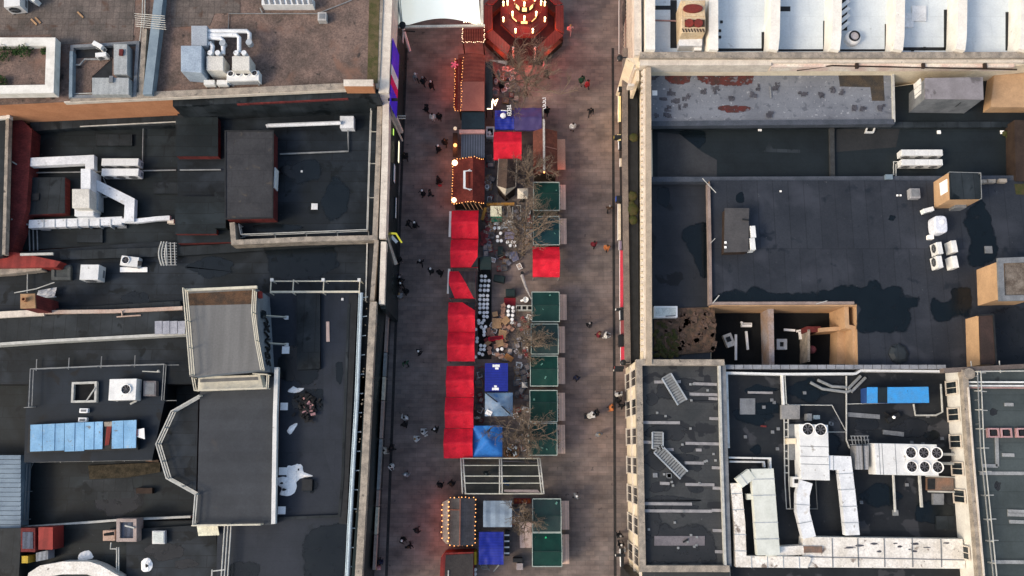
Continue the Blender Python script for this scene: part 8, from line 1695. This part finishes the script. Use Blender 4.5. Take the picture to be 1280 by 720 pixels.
def person(px, ang, coat, label, pose=0, hair=0, legs='dark', group=None, bag=None, skirt=False):
    c = W(*px, 0); t = thing('person', label, 'person', (c.x, c.y, 0), group, math.radians(ang)); s = RND.uniform(1.12, 1.22); t.scale = (s, s, s)
    b = bpy.data.objects.new('body', POSE[pose]); COL.objects.link(b); b.parent = t
    for i, m in enumerate((K['skin'], PM[coat], PM[legs], PM['black'])): b.material_slots[i].link = 'OBJECT'; b.material_slots[i].material = m
    h = bpy.data.objects.new('hair' if hair < 4 else 'hat', HAIR); COL.objects.link(h); h.parent = t; h.material_slots[0].link = 'OBJECT'; h.material_slots[0].material = HM[hair]
    if skirt:
        k = bpy.data.objects.new('coat_hem', SKIRT); COL.objects.link(k); k.parent = t; k.material_slots[0].link = 'OBJECT'; k.material_slots[0].material = PM[coat]
    if bag:
        q = t.matrix_basis @ Vector((.12, -.36, 0)); g = thing('carried_bag', label.replace('person', bag+' bag carried by the person', 1) if False else '%s bag held by the %s' % (bag, label.replace('person', 'walker', 1)), 'bag', (q.x, q.y, .45)); m_ = MB(); m_.box(q.x, q.y, .62, .36, .16, .36, math.radians(ang)); m_.build('bag_body', PM[bag], g, bevel=.03); MB().tube([(q.x-.1, q.y, .8), (q.x, q.y, .97), (q.x+.1, q.y, .8)], .012, 4).build('handle', PM['black'], g)
    return t
N_, S_, E_, W_ = 90, -90, 0, 180
PEOPLE = [((521, 102), -60, 'grey', 'person in grey coat leading a line of three near the long red-roofed hut', 0, 4), ((530, 106), -40, 'dark', 'middle person of three with a pale hat left of the red-roofed hut', 1, 3), ((540, 111), -50, 'black', 'last person in black of three walking left of the red-roofed hut', 0, 4),
 ((534, 140), 160, 'black', 'person in black walking alone left of the dark teal flat roof', 1, 0), ((542, 151), S_, 'white', 'person in long white coat beside someone in black, left of the pink beam hut', 2, 0, 'white'), ((550, 150), S_, 'black', 'person in black beside the long white coat left of the pink beam hut', 2, 0),
 ((557, 182), N_, 'black', 'person in black close to the globe lamps of the corrugated hut', 0, 1), ((549, 190), 70, 'black', 'person with a white hat just below the globe lamps', 1, 4), ((508, 199), -80, 'black', 'person in black against the long pale lit sign on the left', 0, 0),
 ((549, 229), E_, 'black', 'person in black left of the bulb-edged red-tiled hut', 0, 0), ((530, 245), 200, 'black', 'person with grey hat of a couple left of the red-tiled hut', 3, 4), ((539, 245), 200, 'dark', 'person in dark coat of a couple left of the red-tiled hut', 1, 0),
 ((512, 283), -20, 'black', 'left person of a pair opposite the topmost red tent', 1, 0), ((520, 284), -20, 'black', 'right person of a pair opposite the topmost red tent', 0, 4),
 ((527, 331), 90, 'black', 'person in black opposite the cut red tent, left one of three', 0, 3), ((540, 341), 80, 'dark', 'person with pale hat opposite the cut red tent, middle one of three', 1, 4), ((551, 343), 70, 'black', 'person in black nearest the slanting red cover', 0, 0),
 ((500, 327), -70, 'black', 'person in black under the pale corner brace', 1, 0), ((496, 349), 10, 'navy', 'person in navy by the lit window strip, highest of the knot of people', 3, 0), ((502, 351), 40, 'black', 'person with grey hair in the knot by the lit window strip', 1, 3), ((503, 358), -60, 'black', 'person with white hat in the knot by the lit window strip', 0, 4), ((509, 366), 100, 'black', 'person in black at the right of the knot by the lit window strip', 1, 0), ((502, 372), 120, 'grey', 'person in pale grey at the foot of the knot by the lit window strip', 2, 2),
 ((525, 442), 30, 'black', 'person in black with white hat opposite the narrow black gap', 3, 4), ((509, 455), -80, 'green', 'person in dark green coat alone left of the narrow black gap', 0, 0),
 ((508, 523), N_, 'white', 'person in white top left of the lower red tents', 1, 0), ((507, 531), N_, 'black', 'person in black just below the white top left of the lower red tents', 0, 0), ((530, 540), 20, 'white', 'upper person in white of two near the bottom red tent', 3, 0), ((521, 549), 20, 'white', 'lower person in white of two near the bottom red tent', 3, 2), ((545, 537), 80, 'black', 'person in black with pale hat close to the bottom red tent', 0, 4),
 ((483, 563), 0, 'cream', 'person in cream near the left street front, left of a pair', 0, 0), ((491, 560), 0, 'black', 'person in black of a pair near the left street front', 1, 0), ((491, 582), -70, 'white', 'person in white and black alone near the lower left street front', 3, 0), ((509, 593), 60, 'grey', 'person in grey coat and white hat walking alone left of the arched canopy', 0, 4), ((551, 606), 60, 'black', 'left person in black of a pair above the grey slate-roofed hut', 1, 0), ((565, 604), 70, 'dark', 'right person in dark of a pair above the grey slate-roofed hut', 0, 1),
 ((505, 673), -50, 'black', 'person with white hat left of the grey slate-roofed hut', 3, 4), ((522, 662), 40, 'dark', 'person in dark coat left of the grey slate-roofed hut, highest of three', 0, 0), ((513, 681), -60, 'black', 'person in black left of the grey slate-roofed hut, lowest of three', 1, 1), ((474, 708), 90, 'pink', 'person in pink at the lower left corner of the street', 1, 2), ((477, 701), 90, 'navy', 'person in navy beside the pink coat at the lower left street corner', 0, 0),
 ((712, 43), 80, 'pink', 'person in pale pink right of the octagonal pavilion', 0, 2, 'pink'), ((726, 105), -60, 'green', 'person in dark green beside a red coat, right of the largest tree', 1, 0), ((733, 110), -60, 'red', 'person in red coat right of the largest tree', 0, 0), ((737, 144), S_, 'black', 'person in black in the right lane above a white jacket', 1, 0), ((715, 163), S_, 'white', 'person in white jacket and black hair right of the rust-tiled hut', 2, 0), ((760, 264), 100, 'brown', 'person in brown near the long cream awning', 1, 3), ((741, 308), 80, 'maroon', 'person in maroon right of the lone red tent', 0, 0), ((757, 312), -100, 'orange', 'person in orange right of the lone red tent', 3, 1),
 ((735, 407), -70, 'black', 'person in black with pale hat, right of the grey-green stall', 3, 3), ((747, 420), 0, 'maroon', 'person in maroon beside a white striped coat, right lane', 1, 2), ((756, 421), 0, 'white', 'person in white striped coat beside a maroon coat, right lane', 3, 0, 'white'), ((720, 473), -110, 'navy', 'person in navy alone right of the bright green stall', 0, 0), ((771, 494), 90, 'white', 'person in white at the cream corner building', 1, 0), ((771, 501), 60, 'black', 'person in black with pale collar at the cream corner building', 3, 0), ((775, 508), 90, 'black', 'person in black against the cream corner building wall', 0, 0), ((763, 510), 190, 'orange', 'person in orange near the cream corner building', 1, 1),
 ((740, 519), 200, 'white', 'person in white bending right of the stall by the grey-blue tent', 3, 0), ((745, 516), 200, 'dark', 'person in dark coat behind the white one, right lane', 1, 0), ((747, 543), -80, 'grey', 'person in pale grey alone in the lower right lane', 2, 2), ((773, 668), 90, 'black', 'upper person in black at the lower right street front', 1, 3), ((774, 679), 90, 'black', 'person in black with white hair at the lower right street front', 3, 4), ((776, 687), 90, 'white', 'person in white at the lower right street front', 0, 0),
 ((681, 88), 30, 'pink', 'person in pink behind the largest tree', 2, 0), ((683, 98), 10, 'black', 'person in black right of the largest tree trunk', 1, 0), ((683, 143), 80, 'black', 'person in black beside the light pole', 0, 0), ((608, 592), 30, 'dark', 'person in dark coat under the arched canopy', 0, 3), ((633, 603), 60, 'blue', 'person in blue under the right bay of the arched canopy', 1, 0), ((597, 523), 90, 'cream', 'person in cream beside the white sheet on the grey-blue tent', 2, 3), ((719, 619), 20, 'grey', 'person in grey right of the upper stall of the bottom pair', 0, 4), ((612, 328.0), 0, 'maroon', 'person in maroon sheltering at the black flat canopy edge', 2, 0), ((617, 100), 30, 'dark', 'person in dark coat between the narrow dark shelter and the largest tree', 2, 0), ((624, 98), 200, 'grey', 'person in grey facing another behind the narrow dark shelter', 2, 3), ((627, 112), 90, 'black', 'person in black left of the largest tree trunk', 1, 0)]
for p in PEOPLE:
    if p[3].startswith('person in maroon sheltering'): continue
    a = dict(zip(('px', 'ang', 'coat', 'label', 'pose', 'hair', 'legs'), p)); person(a['px'], a['ang'], a['coat'], a['label'], a['pose'], a['hair'], a.get('legs', 'dark'), bag='red' if a['px'] == (549, 229) else 'white' if a['px'] in ((530, 540), (771, 494)) else None, skirt=(len(a['label']) % 3 != 0))
t = thing('pushchair', 'pale pushchair beside the person in white bending in the right lane', 'pushchair', tuple(W(736.5, 520, 0))); c = t.location; mb = MB(); mb.smooth = True; mb.ball((c.x, c.y, .75), .32, 10, 6, .6); mb.build('hood', mat('pale_hood', (.6, .56, .48)), t); MB().box(c.x-.25, c.y-.1, .5, .55, .4, .25).build('seat', K['dark'], t)
for dx, dy in ((-.4, -.25), (-.4, .2), (.3, -.25), (.3, .2)): MB().tube([(c.x+dx, c.y+dy-.03, .12), (c.x+dx, c.y+dy+.03, .12)], .12, 10).build('wheel', K['rubber'], t)
MB().tube([(c.x+.2, c.y-.2, .5), (c.x+.55, c.y-.1, 1.0), (c.x+.55, c.y+.15, 1.0), (c.x+.2, c.y+.2, .5)], .02).build('handle', K['rail'], t)
for o in list(COL.objects):
    if o.get('category') and o.get('label') == 'x': [bpy.data.objects.remove(c_) for c_ in list(o.children_recursive)]; bpy.data.objects.remove(o)
